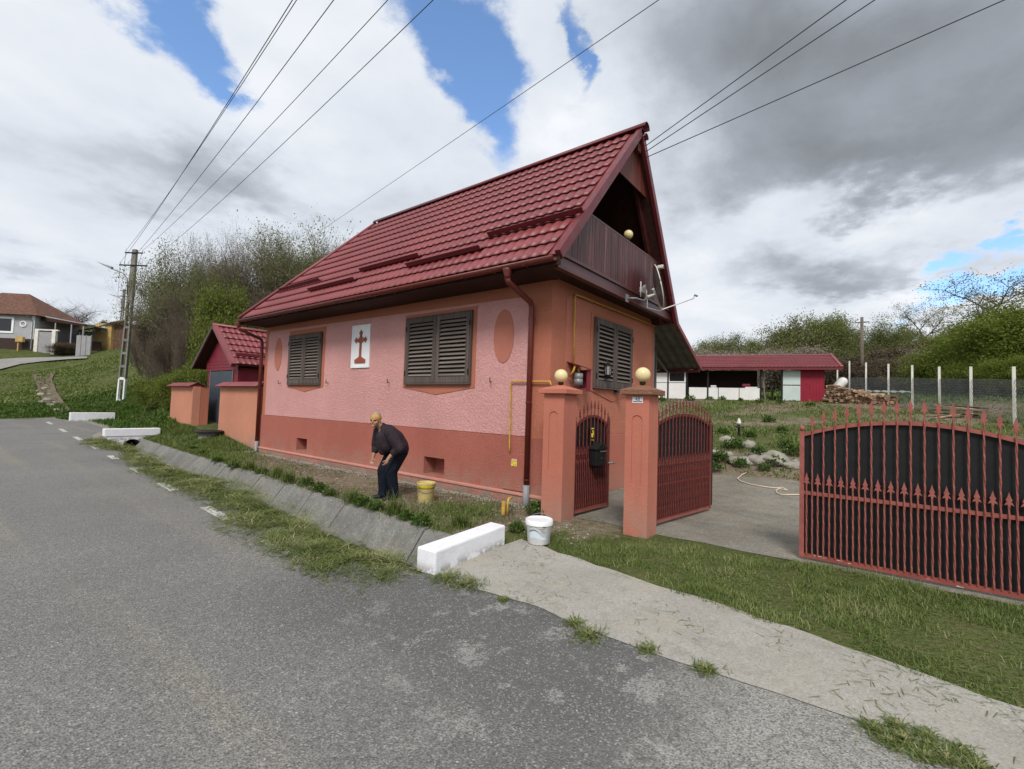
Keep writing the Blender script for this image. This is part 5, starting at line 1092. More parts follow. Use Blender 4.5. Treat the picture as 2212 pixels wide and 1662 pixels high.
for a, b, z0, z1 in ((1481, 1443, .02, zp_ - .02), (1441, 1400, .02, zp_ - .02), (1441, 1400, zp_ + .02, EV - .1)): MB(SF).box(U_(a), U_(b) - .012, -.02, .02, z0, z1).build('wall_panel', M['panel_w'], shed)
wn_ = MB(SF).box(U_(1478), U_(1446), -.01, .01, zp_ + .1, EV - .12).build('window', M['glass'], shed); f = MB(SF); ua, ub = U_(1481), U_(1443)
for q in ((ua, ub, zp_ + .02, zp_ + .10), (ua, ub, EV - .12, EV - .06), (ua, ua + .09, zp_ + .1, EV - .12), (ub - .09, ub, zp_ + .1, EV - .12)): f.box(q[0], q[1], -.03, .0, q[2], q[3])
f.build('frame', M['panel_w'], wn_)
for pxx in (1443, 1484, 1529, 1643, 1689): MB(SF).box(U_(pxx) - .05, U_(pxx) + .05, -.05, .05, 0, EV).build('post', M['steel2'] if 'steel2' in M else M['black_iron'], shed)
MB(SF).prism([(U_(1655), -.02, 0), (U_(1655) + .09, -.02, 0), (U_(1648) + .09, .1, EV), (U_(1648), .1, EV)], (0, .08, 0)).build('brace', M['bark_pale'], shed)
MB(SF).box(-.7, U_(1640), -.55, .1, -.30, -.02).build('step_slab', M['kerb_earth'], shed)
RVv = np.array([0, 0, 0]); rise, run = 1.12, 2.75
e0 = np.array(SF(-.85, -.5, EV - .02)); rv2 = unit(svv * run + np.array([0, 0, rise])); RL2 = math.hypot(run, rise); rn2 = unit(np.cross(-su, rv2)); rn2 = rn2 if rn2[2] > 0 else -rn2
rfs = MB().prism([e0, e0 + su * (S_END + .85), e0 + su * (S_END + .85) + rv2 * RL2, e0 + rv2 * RL2], -rn2 * .05).build('roof', M['roof'], shed)
rb = e0 + rv2 * RL2; bk = unit(svv * run - np.array([0, 0, rise])); MB().prism([rb, rb + su * (S_END + .85), rb + su * (S_END + .85) + bk * 1.5, rb + bk * 1.5], (0, 0, -.05)).build('roof_back', M['roof'], shed)
uu = -su if np.dot(np.cross(-su, rv2), rn2) > 0 else su
tiles(rfs, (e0 + su * (S_END + .85) if np.dot(uu, su) < 0 else e0) + rn2 * .005, uu, rv2, rn2, int((S_END + .8) / .22), 8, .22, RL2 / 8, M['roof'], lambda a, b: True, .035, .04, 120)
slope_bar('verge', M['roof'], e0 - su * .04, e0 - su * .04 + rv2 * RL2, su, 0, .16, rn2, -.10, .07, rfs); MB().hexa([tuple(e0 + su * a + np.array([0, 0, z_]) + svv * v_) for z_ in (-.16, -.04) for a, v_ in ((0, -.02), (S_END + .85, -.02), (S_END + .85, .03), (0, .03))]).build('gutter', M['flash'], shed)
tb = thing('garden_table', SF(U_(1665), 1.2, 0), 'dark table standing in the open bay of the shed', 'table')
MB(SF).box(U_(1676), U_(1658), .9, 1.5, .68, .74).build('table_top', M['bark'], tb)
for pxx in (1676, 1659):
    for v_ in (.95, 1.4): MB(SF).box(U_(pxx) + .0, U_(pxx) + .06, v_, v_ + .06, 0, .68).build('leg', M['bark'], tb)
for (pa, pb_, mt, lb, h_) in ((1622, 1604, 'red_sheet', 'red cushion on white boxes behind the shed half wall', .16), (1638, 1610, 'panel_w', 'white box stacked behind the shed half wall under a red cushion', .0), (1548, 1535, 'insul', 'pale rounded crate behind the shed half wall', .04)):
    tag(MB(SF).box(U_(pa), U_(pb_), .3, .8, zt - .05 + h_ * .9, zt + .14 + h_ if h_ else zt + .10).build('box', M[mt], None, bevel=.04), lb, 'box')
# leaning white roll at the end of the shed, firewood heap, sheet
ro = SO - su * .25 + svv * .6; o = MB().capsule(ro + np.array([0, 0, .3]), ro - su * .85 + np.array([0, 0, 1.35]), .28, .28, 14).build('tank', M['panel_w'], None, True); tag(o, 'white rounded tank leaning against the red end of the shed', 'tank')
fwp = thing('firewood_pile', (0, 0, 0), 'long heap of split brown firewood beside the shed', 'firewood')
def firewood():
    rows = []
    A, B_ = hit(1790, 872), hit(1925, 880); fwp.location = tuple(float(q) for q in (A + B_) / 2); fwp.location.z = gh(*((A + B_) / 2)[:2])
    me_ = []
    for k in range(4):
        b = MB(); n__ = 5; r__ = [random.uniform(.075, .12) for _ in range(n__)]; ring = [(r__[i] * math.cos(2 * math.pi * i / n__ + k), r__[i] * math.sin(2 * math.pi * i / n__ + k)) for i in range(n__)]
        b.prism([(a, -.3, c2) for a, c2 in ring], (0, .6, 0)); me_.append(b.mesh('log', M['log'] if k else M['log_end']))
    for s in np.linspace(0, 1, 34):
        top = 1.05 * (1 - .45 * s) * (1 if s > .03 else .7) * random.uniform(.85, 1.1); z = .05
        while z < top:
            for d in ((0, .45) if random.random() < .5 else (0,)):
                o = bpy.data.objects.new('log', random.choice(me_)); col.objects.link(o); p = A + (B_ - A) * s; g_ = gh(p[0], p[1])
                o.location = (p[0] + random.uniform(-.1, .1) + svv[0] * d, p[1] + random.uniform(-.1, .1) + svv[1] * d, g_ + z); o.rotation_euler = (random.uniform(-.2, .2), random.uniform(0, 3), math.atan2(svv[1], svv[0]) - math.pi / 2 + random.choice((0, 0, 1.4)) + random.uniform(-.35, .35)); adopt(o, fwp)
            z += random.uniform(.14, .2)
firewood()
sh = hit(1915, 872); sm_ = MB()
nx = 26
for j in range(2):
    pass
va = [tuple(np.array([sh[0], sh[1], gh(sh[0], sh[1]) + .75 - .1 * j]) - su * (i * .08 - .9) - svv * (.8 * j - .3) + np.array([0, 0, .03 * math.sin(i * 1.25)])) for j in range(2) for i in range(nx)]
o = MB().add(va, [(i, i + 1, nx + i + 1, nx + i) for i in range(nx - 1)]).build('corrugated_sheet', M['eternit'], None); md = o.modifiers.new('t', 'SOLIDIFY'); md.thickness = .015; tag(o, 'grey corrugated sheet lying over the low end of the firewood', 'roofing sheet')
# ------------------------------------------------------------------ wire fence with white posts
fence = thing('wire_fence', (23, -4, 1.4), 'wire mesh fence on slim white concrete posts along the yard boundary', 'fence')
FPX = [(1809, 33.5), (1835, 30.8), (1871, 28.0), (1919.5, 25.4), (1971, 22.9), (2029.5, 20.6), (2098, 18.4), (2191, 15.9), (2320, 13.4)]
fp = []
for k, (px, D) in enumerate(FPX):
    p = at_depth(px, 880, D); z = gh(p[0], p[1]); q = at_depth(px, 792 - (k < 5) * (5 - k) * 3, D); fp.append((p, z, q[2])); w = .043
    MB().hexa([(p[0] - w, p[1] - w, z - .3), (p[0] + w, p[1] - w, z - .3), (p[0] + w, p[1] + w, z - .3), (p[0] - w, p[1] + w, z - .3), (p[0] - w * .85, p[1] - w, q[2]), (p[0] + w * .9, p[1] - w, q[2]), (p[0] + w * .85, p[1] + w, q[2]), (p[0] - w, p[1] + w, q[2])]).build('post', M['post_w'], fence)
for (a, za, ta), (b, zb, tb_) in zip(fp[:-1], fp[1:]):
    n__ = 30; hgt = 1.55; m_ = MB()
    for k in range(-8, n__ + 1):
        for sg in (1, -1):
            s0, s1 = k / n__, (k + 8) / n__
            if sg < 0: s0, s1 = s1, s0
            z0, z1 = 0., 1.
            if s0 < 0: z0 = (0 - s0) / (s1 - s0); s0 = 0
            if s1 < 0: z1 = (0 - s0) / (s1 - s0); s1 = 0
            if s0 > 1: z0 = (1 - s0) / (s1 - s0); s0 = 1
            if s1 > 1: z1 = (1 - s0) / (s1 - s0) * (1 - z0) + z0; s1 = 1
            p = np.array([a[0] + (b[0] - a[0]) * s0, a[1] + (b[1] - a[1]) * s0, za + (zb - za) * s0 + z0 * hgt]); q = np.array([a[0] + (b[0] - a[0]) * s1, a[1] + (b[1] - a[1]) * s1, za + (zb - za) * s1 + z1 * hgt]); m_.tube([p, q], .0045, 3, False)
    for zz in (0.02, .5, 1.03, 1.55): m_.tube([(a[0], a[1], za + zz), (b[0], b[1], zb + zz)], .005, 3, False)
    m_.build('wire_mesh', M['mesh'], fence)
# boards thrown on the grass, stones, hose, garden lamp
bd = hit(2075, 905); zb_ = gh(bd[0], bd[1]); lum = thing('board_pile', (bd[0], bd[1], zb_), 'small heap of broken brown boards on the grass behind the gate', 'boards')
for k in range(9):
    o = MB().box(-.7, .7, -.07, .07, -.015, .015).build('board', M[('log', 'log_end', 'bark')[k % 3]]); o.location = (bd[0] + random.uniform(-.3, .3), bd[1] + random.uniform(-.4, .3), zb_ + .08 + .05 * k); o.rotation_euler = (random.uniform(-.2, .2), random.uniform(-.25, .25), random.uniform(-.6, .6) + 1.9); adopt(o, lum)
def rock(p, r, label, flat=.6, group=None, name='stone'):
    b = MB(); b.ball((0, 0, 0), 1, 12, 8); V = np.array(b.v); n_ = 1 + .35 * (vnoise(V[:, 0] * 3 + p[0] * 9, V[:, 1] * 3 + V[:, 2] * 2.1, .9, 11) - .5) * 2; V = V * n_[:, None] * np.array([1, .8, flat]) * r; a = random.uniform(0, 6); c2, s2 = math.cos(a), math.sin(a)
    V = np.stack([V[:, 0] * c2 - V[:, 1] * s2, V[:, 0] * s2 + V[:, 1] * c2, V[:, 2]], 1) + np.array([p[0], p[1], gh(p[0], p[1]) + r * flat * .3]); b.v = [tuple(q) for q in V]
    o = b.build(name, M['rock'], None, True); tag(o, label, 'stone', group)
for px, py, r, fl_ in ((1547, 990, .42, .35), (1597, 1003, .30, .45), (1615, 968, .22, .7), (1570, 957, .20, .8), (1640, 1004, .28, .6), (1668, 1003, .40, .5), (1712, 1012, .30, .35), (1628, 985, .14, .7), (1655, 985, .12, .8), (1690, 990, .12, .7), (1725, 1003, .18, .4)): rock(hit(px, py), r, 'pale field stone among the weeds along the back edge of the driveway', fl_, 'stones edging the driveway')
for px, py, r in ((88, 856, .30), (97, 842, .22), (103, 866, .26), (90, 870, .2), (112, 878, .22), (124, 888, .2), (84, 846, .16), (106, 854, .18), (118, 872, .16)): rock(hit(px, py), r, 'pale rock lying in the gully on the grassy bank', .5, 'rocks in the gully')
hpts = [(1612, 1024), (1603, 1029), (1593, 1038), (1600, 1044), (1622, 1051), (1655, 1055), (1677, 1058), (1690, 1057), (1701, 1064), (1697, 1062), (1684, 1059), (1676, 1063), (1679, 1069), (1688, 1073), (1710, 1074), (1760, 1072)]
hp_ = [hit(*q) for q in hpts]; o = MB().tube([(q[0], q[1], gh(q[0], q[1]) + .022) for q in hp_], .011, 6).build('garden_hose', M['hose'], None, True); tag(o, 'cream garden hose looped across the concrete driveway', 'hose')
gl = hit(1596, 945); gz = gh(gl[0], gl[1]); gla = thing('garden_lamp', (gl[0], gl[1], gz), 'small black garden lamp with a ring bracket standing in the weeds', 'lamp')
MB().tube([(gl[0], gl[1], gz - .1), (gl[0], gl[1], gz + .42)], .035, 8).build('stem', M['black_iron'], gla); MB().tube([(gl[0] + .12 * math.cos(q), gl[1] + .12 * math.sin(q), gz + .32) for q in np.linspace(0, 2 * math.pi, 15)], .02, 6).build('ring', M['black_iron'], gla); MB().lathe([(.05, .40), (.07, .44), (.03, .58), (0, .6)], (gl[0], gl[1], gz), 10).build('head', M['insul'], gla)
# gully of bare earth on the bank
def gully():
    L_ = [(70, 812), (78, 832), (84, 855), (98, 875), (116, 893)]; R__ = [(120, 806), (112, 822), (122, 850), (138, 874), (152, 890)]; v = []; 
    for (a, b) in zip(L_, R__):
        p, q = hit(*a), hit(*b)
        for s in (0, .25, .5, .75, 1): w = p + (q - p) * s; v.append((w[0], w[1], gh(w[0], w[1]) + .10 - .06 * math.sin(s * math.pi) + .02 * random.random()))
    f_ = [(j * 5 + k, j * 5 + k + 1, (j + 1) * 5 + k + 1, (j + 1) * 5 + k) for j in range(len(L_) - 1) for k in range(4)]
    o = MB().add(v, f_).build('gully', M['soil'], None, True); tag(o, kind='structure')
M['soil'] = paint('bare_soil', (.13, .10, .07), .95, .3, 2, bump=.05, bscale=6)
gully()
# ------------------------------------------------------------------ neighbouring houses up the lane
def frame_at(px, py, D, yaw=0.0):
    O = at_depth(px, py, D); a = math.atan2(RC[1, 0], RC[0, 0]) + yaw; u_ = np.array([math.cos(a), math.sin(a), 0]); w_ = np.array([-math.sin(a), math.cos(a), 0])
    return O, (lambda x_, y_, z_: tuple(O + u_ * x_ + w_ * y_ + np.array([0, 0, z_])))
O, G = frame_at(70, 756, 50, .12)
nh = thing('neighbour_house', tuple(O), 'grey rendered house with brown plinth and old clay tile roof up the lane', 'house')
MB(G).box(-9, 0, 0, 6, 1.15, 3.75).build('wall', M['grey_wall'], nh); MB(G).box(-9.05, .05, -.06, 6, -1, 1.15).build('plinth', M['house_plinth'], nh)
MB(G).box(-.25, .02, -.03, .02, 1.15, 3.7).build('corner_strip', M['white'], nh)
r_ = MB(G); r_.add([(-9.5, -.6, 3.7), (.7, -.6, 3.7), (.7, 6.6, 3.7), (-9.5, 6.6, 3.7), (-6, 3, 6.6), (-3.2, 3, 6.6)], [(0, 1, 5, 4), (1, 2, 5), (2, 3, 4, 5), (3, 0, 4), (0, 3, 2, 1)]); r_.build('roof', M['old_roof'], nh)
for x_ in (-3.6, -7.2):
    w = MB(G).box(x_ - .1, x_ + 1.45, -.03, .01, 1.9, 3.25).build('window', M['glass'], nh); f = MB(G)
    for q in ((x_ - .3, x_ + 1.65, 1.7, 1.9), (x_ - .3, x_ + 1.65, 3.25, 3.45), (x_ - .3, x_ - .1, 1.9, 3.25), (x_ + 1.45, x_ + 1.65, 1.9, 3.25)): f.box(q[0], q[1], -.08, -.005, q[2], q[3])
    f.build('frame', M['white'], w)
f = MB(G); f.tube([(-1.05 + .28 * math.cos(q), -.04, 2.75 + .28 * math.sin(q)) for q in np.linspace(0, 2 * math.pi, 21)], .07, 6); f.build('round_vent', M['white'], nh)
MB(G).tube([(-.3, -.55, 3.65), (-.2, -.2, 3.3), (-.1, -.08, 3.0), (-.1, -.08, 0)], .06, 6).build('downpipe', M['steel'], nh)
gm = thing('gas_box', G(-.75, -.4, .3), 'yellow gas meter box on a post before the grey neighbour house', 'meter box'); MB(G).box(-1.15, -.45, -.7, -.4, .75, 1.3).build('box', M['yellow_wall'], gm); MB(G).box(-1.0, -.9, -.6, -.5, -.5, .75).build('post', M['yellow_wall'], gm)
ng = thing('yard_gate', G(1, 0, 0), 'grey sheet metal yard gate between white posts beside the grey house', 'gate')
for x_ in (.15, 1.85): MB(G).box(x_, x_ + .35, -.1, .2, -1, 2.15).build('post', M['post_w'], ng)
MB(G).box(.5, 1.85, .0, .05, -.3, 2.0).build('leaf', M['tin'], ng); MB(G).box(.1, 2.4, -.05, .2, 2.15, 2.3).build('lintel', M['post_w'], ng)
cp = thing('carport', G(2, 3, 0), 'open carport roof on thin posts behind the neighbour yard gate', 'carport'); MB(G).prism([(.2, .5, 3.75), (4.5, .5, 3.1), (4.5, .5, 3.2), (.2, .5, 3.9)], (0, 5, 0)).build('roof', M['tin'], cp); MB(G).prism([(.2, .48, 3.3), (4.6, .48, 2.9), (4.6, .48, 3.1), (.2, .48, 3.75)], (0, .1, 0)).build('fascia', M['soffit'], cp)
for x_ in (1.6, 3.2, 4.4): MB(G).box(x_, x_ + .1, .5, .6, -1, 3.1).build('post', M['tin'], cp)
MB(G).box(2.4, 4.6, 3.0, 3.1, -.5, 1.5).build('back_board', M['house_plinth'], cp)
O2, G2 = frame_at(163, 763, 49, -.15)
sf_ = thing('sheet_fence', tuple(O2), 'grey sheet metal fence of three panels in front of the yellow house', 'fence')
for k in range(3): MB(G2).box(k * .62, k * .62 + .58, 0, .04, -.6, 1.9 - .03 * k).build('panel', M['tin'], sf_); MB(G2).box(k * .62 + .58, k * .62 + .63, -.03, .07, -.6, 1.95).build('post', M['steel'], sf_)
O3, G3 = frame_at(150, 748, 56, -.25)
yh = thing('yellow_house', tuple(O3), 'old house with yellow gable wall, white veranda and sagging brown tile roof', 'house')
MB(G3).box(4.0, 6.6, .0, 6, -2, 2.7).build('wall', M['yellow_wall'], yh); MB(G3).box(0.2, 4.0, 1.0, 6, -2, 1.9).build('veranda_wall', M['grey_wall'], yh); MB(G3).box(-.1, 4.0, .85, 1.0, .25, .8).build('veranda_rail', M['white'], yh); MB(G3).box(6.6, 15, .3, 6, -2, 2.6).build('barn_wall', M['salmon2'] if 'salmon2' in M else M['old_roof2'], yh)
for x_ in np.arange(.2, 4.0, .7): MB(G3).box(x_, x_ + .16, .85, 1.0, .8, 1.8).build('veranda_post', M['white'], yh)
w = MB(G3).box(5.0, 5.6, -.04, .0, 1.7, 2.4).build('window', M['panel_g'], yh); w = MB(G3).box(2.6, 3.3, .9, 1.0, -.3, 1.5).build('door', M['tin'], yh)
r_ = MB(G3); r_.add([(-.5, .2, 1.75), (4.2, .0, 2.3), (6.9, -.4, 2.75), (15, -.2, 3.3), (2.2, 3.6, 3.3), (5.2, 3.5, 3.9), (7.6, 3.4, 4.5), (15, 3.6, 5.6)], [(0, 1, 5, 4), (1, 2, 6, 5), (2, 3, 7, 6)]); o = r_.build('roof', M['old_roof2'], yh); md = o.modifiers.new('t', 'SOLIDIFY'); md.thickness = .12
# ------------------------------------------------------------------ trees and shrubs
def grow(seed, H, r0, spread, levels, kids, up, curl, first=.28, droop=0.0, ratio=.62, multi=1):
    R_ = np.random.default_rng(seed); segs = []; tips = []
    def br(p, d, L_, r, lev):
        n = 6 if lev == 0 else (4 if lev < levels else 3); pts = [p]; rs = [r]
        for k in range(n):
            d = unit(d + R_.normal(0, curl, 3) + np.array([0, 0, up if lev else up * .3])); p = p + d * L_ / n; pts.append(p); rs.append(max(r * (1 - .62 * (k + 1) / n), .004))
            if lev < levels:
                s_ = (k + 1) / n
                if s_ > (first if lev == 0 else .2):
                    for _ in range(kids[lev] if R_.random() < .9 else 1):
                        a = R_.uniform(0, 2 * math.pi); o_ = unit(np.array([math.cos(a), math.sin(a), 0]) + np.cross(d, R_.normal(0, 1, 3)) * .3)
                        br(p, unit(d * (1 - spread) + o_ * spread), L_ * ratio * R_.uniform(.7, 1.15) * (1.15 - .45 * s_ if lev == 0 else 1), rs[-1] * .62, lev + 1)
            else: tips.append(p)
        segs.append((pts, rs, lev))
    for m_ in range(multi):
        a = R_.uniform(0, 6.28); br(np.array([.25 * math.cos(a), .25 * math.sin(a), -.3]) * (multi > 1) + np.array([0, 0, -.3]) * (multi == 1), unit(np.array([math.cos(a) * .28 * (multi > 1), math.sin(a) * .28 * (multi > 1), 1])), H * (.62 if multi == 1 else .55) * R_.uniform(.85, 1.1), r0, 0)
    return segs, np.array(tips)
def wood_mesh(name, segs, mat):
    b = MB()
    for pts, rs, lev in segs: b.tube(pts, rs, (7, 5, 4, 3, 3)[min(lev, 4)], False)
    V = np.array(b.v); F4 = np.array(b.f); return np_mesh(name, V, F4, mat, 4, None, True)
def leaf_mesh(name, tips, per, sig, size, mat, seed, lim=None, tint0=.5, squash=1.0):
    R_ = np.random.default_rng(seed); c_ = np.repeat(tips, per, 0); c_ = c_ + R_.normal(0, sig, c_.shape) * np.array([1, 1, squash]); n = len(c_)
    a = R_.normal(0, 1, (n, 3)); a /= np.linalg.norm(a, axis=1)[:, None]; b = np.cross(a, R_.normal(0, 1, (n, 3))); b /= np.linalg.norm(b, axis=1)[:, None]
    s = size * R_.uniform(.6, 1.3, n)[:, None]; V = np.stack([c_ - a * s, c_ + b * s * .55, c_ + a * s, c_ - b * s * .55], 1).reshape(-1, 3); F4 = np.arange(4 * n).reshape(n, 4)
    clump = np.repeat(R_.uniform(-.18, .18, len(tips)), per); tn = np.clip(tint0 + clump + R_.normal(0, .14, n), 0, 1); return np_mesh(name, V, F4, mat, 4, np.repeat(tn, 4))
M['leaf_spring'] = tintmat('spring_leaves', [(0, (.075, .090, .026)), (.5, (.140, .165, .050)), (1, (.21, .24, .085))], .6, .25, .3)
M['leaf_bright'] = tintmat('bright_leaves', [(0, (.075, .105, .016)), (.5, (.140, .175, .026)), (1, (.20, .235, .045))], .6, .25, .3)
M['leaf_dull'] = tintmat('dull_leaves', [(0, (.085, .092, .036)), (.5, (.155, .165, .066)), (1, (.22, .225, .10))], .7, .2, .25)
M['leaf_green2'] = tintmat('wood_leaves', [(0, (.080, .100, .025)), (.5, (.145, .170, .045)), (1, (.22, .245, .08))], .6, .2, .3)
M['leaf_brown'] = tintmat('brown_twigs', [(0, (.060, .045, .030)), (.5, (.110, .085, .058)), (1, (.165, .135, .100))], .9, .1, .1)
M['leaf_blossom'] = tintmat('blossom', [(0, (.14, .11, .09)), (.5, (.26, .22, .18)), (1, (.40, .36, .31))], .8, .1, .2)
KIND = {}
def kind(name, H, segs_tips, leafmat, per, sig, size, seed, barkm='bark', extra=None):
    segs, tips_ = segs_tips; KIND[name] = (H, wood_mesh('trunk', segs, M[barkm]), leaf_mesh('crown', tips_, per, sig, size, M[leafmat], seed) if per else None)
kind('spring', 8, grow(3, 8, .13, .62, 3, (3, 3, 2), .05, .16, .25), 'leaf_spring', 3, .16, .042, 1, 'bark_pale')
kind('spring2', 8, grow(14, 8, .12, .58, 3, (3, 3, 2), .08, .18, .2, multi=2), 'leaf_spring', 3, .16, .042, 2, 'bark_pale')
kind('bare', 8, grow(5, 8, .10, .48, 3, (3, 3, 2), .12, .13, .2, multi=2), 'leaf_brown', 1, .10, .035, 3, 'bark_pale')
kind('twiggy', 4, grow(8, 4.5, .045, .36, 3, (2, 3, 2), .18, .14, .1, multi=5), 'leaf_brown', 1, .10, .030, 4, 'bark_pale')
kind('bush', 4, grow(21, 4, .05, .7, 3, (3, 3, 2), .03, .2, .1, multi=4), 'leaf_bright', 5, .15, .042, 5, 'bark')
kind('far_round', 9, grow(31, 9, .16, .70, 3, (3, 3, 2), .04, .18, .22), 'leaf_dull', 6, .36, .085, 6, 'bark')
kind('far_green', 9, grow(33, 9, .15, .66, 3, (3, 3, 2), .05, .2, .2, multi=2), 'leaf_green2', 6, .36, .080, 7, 'bark')
kind('willow', 9, grow(33, 9, .15, .66, 3, (3, 3, 2), .05, .2, .2, multi=2), 'leaf_bright', 12, .40, .085, 17, 'bark')
kind('far_spring', 9, grow(35, 9, .15, .6, 3, (3, 3, 2), .08, .18, .25), 'leaf_spring', 4, .34, .08, 8, 'bark')
kind('far_bare', 9, grow(37, 9, .15, .55, 3, (4, 3, 2), .05, .2, .25), None, 0, 0, 0, 9, 'bark')
kind('far_brown', 7, grow(39, 7, .10, .62, 3, (3, 3, 2), .06, .2, .15, multi=3), 'leaf_brown', 8, .35, .08, 10, 'bark')
kind('blossom', 6, grow(41, 6, .10, .62, 3, (3, 3, 2), .05, .2, .15, multi=2), 'leaf_blossom', 7, .28, .07, 11, 'bark')
kind('tall', 12, grow(47, 13, .30, .60, 3, (2, 3, 2), .02, .13, .34, ratio=.56), 'leaf_dull', 4, .22, .075, 12, 'bark')
def height_of(kn):
    me_ = KIND[kn][1]; z = np.empty(len(me_.vertices) * 3); me_.vertices.foreach_get('co', z); return z[2::3].max()
HK = {k: height_of(k) for k in KIND}
def tree(kn, p, H, label, cat, group, name='tree', wide=1.0, seed=0):
    s = H / HK[kn]; t = thing(name, (p[0], p[1], gh(p[0], p[1]) - .05), label, cat, group); t.rotation_euler = (0, 0, (seed * 2.4) % 6.28); t.scale = (s * wide, s * wide, s)
    for nm, me_ in (('trunk', KIND[kn][1]), ('crown', KIND[kn][2])):
        if me_ is not None: o = bpy.data.objects.new(nm, me_); col.objects.link(o); o.parent = t
    return t
def tree_px(kn, px, top, D, label, cat, group, name='tree', wide=1.0, seed=0):
    p = at_depth(px, 850, D); z = gh(p[0], p[1]); H = at_depth(px, top, D)[2] - z; return tree(kn, p, max(H, .8), label, cat, group, name, wide, seed)
SP = 'slender tree in thin spring leaf on the bank, '
for k, (kn, px, top, D, w, lb) in enumerate([('spring', 385, 545, 26, .62, 'closest to the street pole'), ('spring2', 405, 522, 28, .6, 'second in from the street pole'), ('spring', 440, 560, 25, .6, 'behind the green bush'), ('spring2', 655, 462, 25, .75, 'tallest of them, above the house hip'), ('spring', 622, 500, 27, .7, 'next to the tallest one'), ('spring2', 690, 500, 28, .7, 'half hidden by the house roof'), ('spring2', 545, 560, 26, .7, 'between the bare grey trees')]):
    tree_px(kn, px, top, D, SP + lb, 'tree', 'leafing trees on the bank', 'spring_tree', w, k)
for k, (kn, px, top, D, w) in enumerate([('bare', 490, 485, 25, .6), ('bare', 520, 475, 26, .55), ('bare', 555, 480, 27, .6), ('bare', 460, 505, 28, .6), ('bare', 725, 500, 26, .55), ('bare', 585, 500, 28, .6), ('bare', 355, 565, 30, .6), ('bare', 415, 500, 29, .6), ('bare', 640, 490, 29, .6)]):
    tree_px(kn, px, top, D, 'leafless grey tree with upright bare twigs on the bank behind the gatehouse', 'tree', 'bare trees on the bank', 'bare_tree', w, k + 3)
for k, (px, top, D) in enumerate([(352, 660, 29), (372, 690, 25), (390, 650, 27), (420, 690, 23), (450, 640, 26), (520, 640, 24), (600, 620, 25), (560, 600, 24), (655, 600, 25), (480, 660, 23), (375, 620, 27), (405, 610, 26), (430, 640, 25), (500, 600, 25), (540, 620, 25), (580, 570, 26), (620, 580, 26), (690, 580, 26), (325, 690, 33), (305, 700, 36)]):
    tree_px('twiggy', px, top, D, 'brown twiggy leafless shrub growing on the bank behind the gatehouse', 'shrub', 'twiggy shrubs on the bank', 'shrub', .62, k)
for k, (px, top, D, w, lb) in enumerate([(478, 585, 22.5, .42, 'tall bright green bush standing upright behind the gatehouse roof'), (508, 670, 23, .5, 'green bush leaning over the gatehouse ridge'), (455, 745, 22, .7, 'green bush beside the gatehouse gable'), (540, 690, 23, .5, 'green bush between gatehouse and house eave'), (395, 795, 22, 1.3, 'low green bush at the end of the salmon garden wall'), (350, 812, 24, 1.4, 'low green bush spreading below the twiggy shrubs'), (425, 775, 21, 1.0, 'low green bush behind the short garden wall')]):
    tree_px('bush', px, top, D, lb, 'bush', 'green bushes on the slope', 'bush', w, k)
# lane side, far
tree_px('far_bare', 190, 640, 66, 'broad leafless tree standing alone behind the yellow house', 'tree', None, 'bare_tree', 1.5, 2)
for k, (px, top, D) in enumerate([(95, 690, 80), (125, 685, 82), (150, 690, 74), (215, 690, 85), (60, 665, 90), (250, 690, 80)]): tree_px(('far_green', 'far_round')[k % 2], px, top, D, 'rounded green tree in the gardens beyond the grey house', 'tree', 'garden trees beyond the lane', 'tree', 1.1, k)
for k, (px, top, D) in enumerate([(125, 735, 52), (140, 738, 51), (110, 738, 53)]): tree_px('far_brown', px, top, D, 'dark clipped hedge bush beside the sheet metal fence', 'bush', 'hedge bushes by the fence', 'bush', 1.8, k)
# the wood on the hillside beyond the shed
gW = 'trees of the wood beyond the shed'
wd = [('far_round', 1530, 735, 52), ('far_spring', 1560, 722, 56), ('far_round', 1590, 722, 54), ('far_green', 1625, 725, 60), ('far_round', 1655, 735, 56), ('far_bare', 1600, 715, 62), ('far_bare', 1690, 712, 60), ('far_bare', 1770, 668, 62), ('far_bare', 1950, 705, 62), ('far_bare', 2020, 700, 64), ('far_bare', 1555, 715, 58), ('far_bare', 1850, 690, 60), ('far_bare', 2100, 690, 62), ('far_round', 1700, 705, 58), ('far_round', 1735, 680, 54), ('far_green', 1765, 672, 55), ('far_round', 1800, 690, 56), ('far_spring', 1830, 700, 58),
      ('far_spring', 1865, 690, 52), ('far_round', 1900, 720, 58), ('far_green', 1940, 715, 60), ('far_round', 1975, 712, 58), ('far_green', 2010, 715, 56), ('far_round', 2045, 712, 58), ('far_spring', 2080, 705, 60), ('far_round', 2120, 715, 56), ('far_green', 1720, 745, 46), ('far_round', 1780, 750, 45), ('far_green', 1850, 760, 46), ('far_round', 1920, 760, 45), ('far_green', 2000, 765, 46), ('far_round', 2060, 760, 46), ('far_round', 1690, 760, 46), ('far_green', 1575, 755, 48), ('far_spring', 1640, 755, 50), ('far_round', 1880, 740, 50), ('far_round', 2180, 720, 56), ('far_green', 2250, 700, 56), ('far_round', 2330, 690, 56)]
for k, (kn, px, top, D) in enumerate(wd): tree_px(kn, px, top, D, {'far_round': 'olive green rounded tree in the wood beyond the shed', 'far_green': 'fresh green tree in the wood beyond the shed', 'far_spring': 'thinly leaved spring tree in the wood beyond the shed', 'far_bare': 'leafless tree showing above the wood beyond the shed'}[kn], 'tree', gW + ' ' + kn.split('_')[1], 'tree', .85, k * 3)
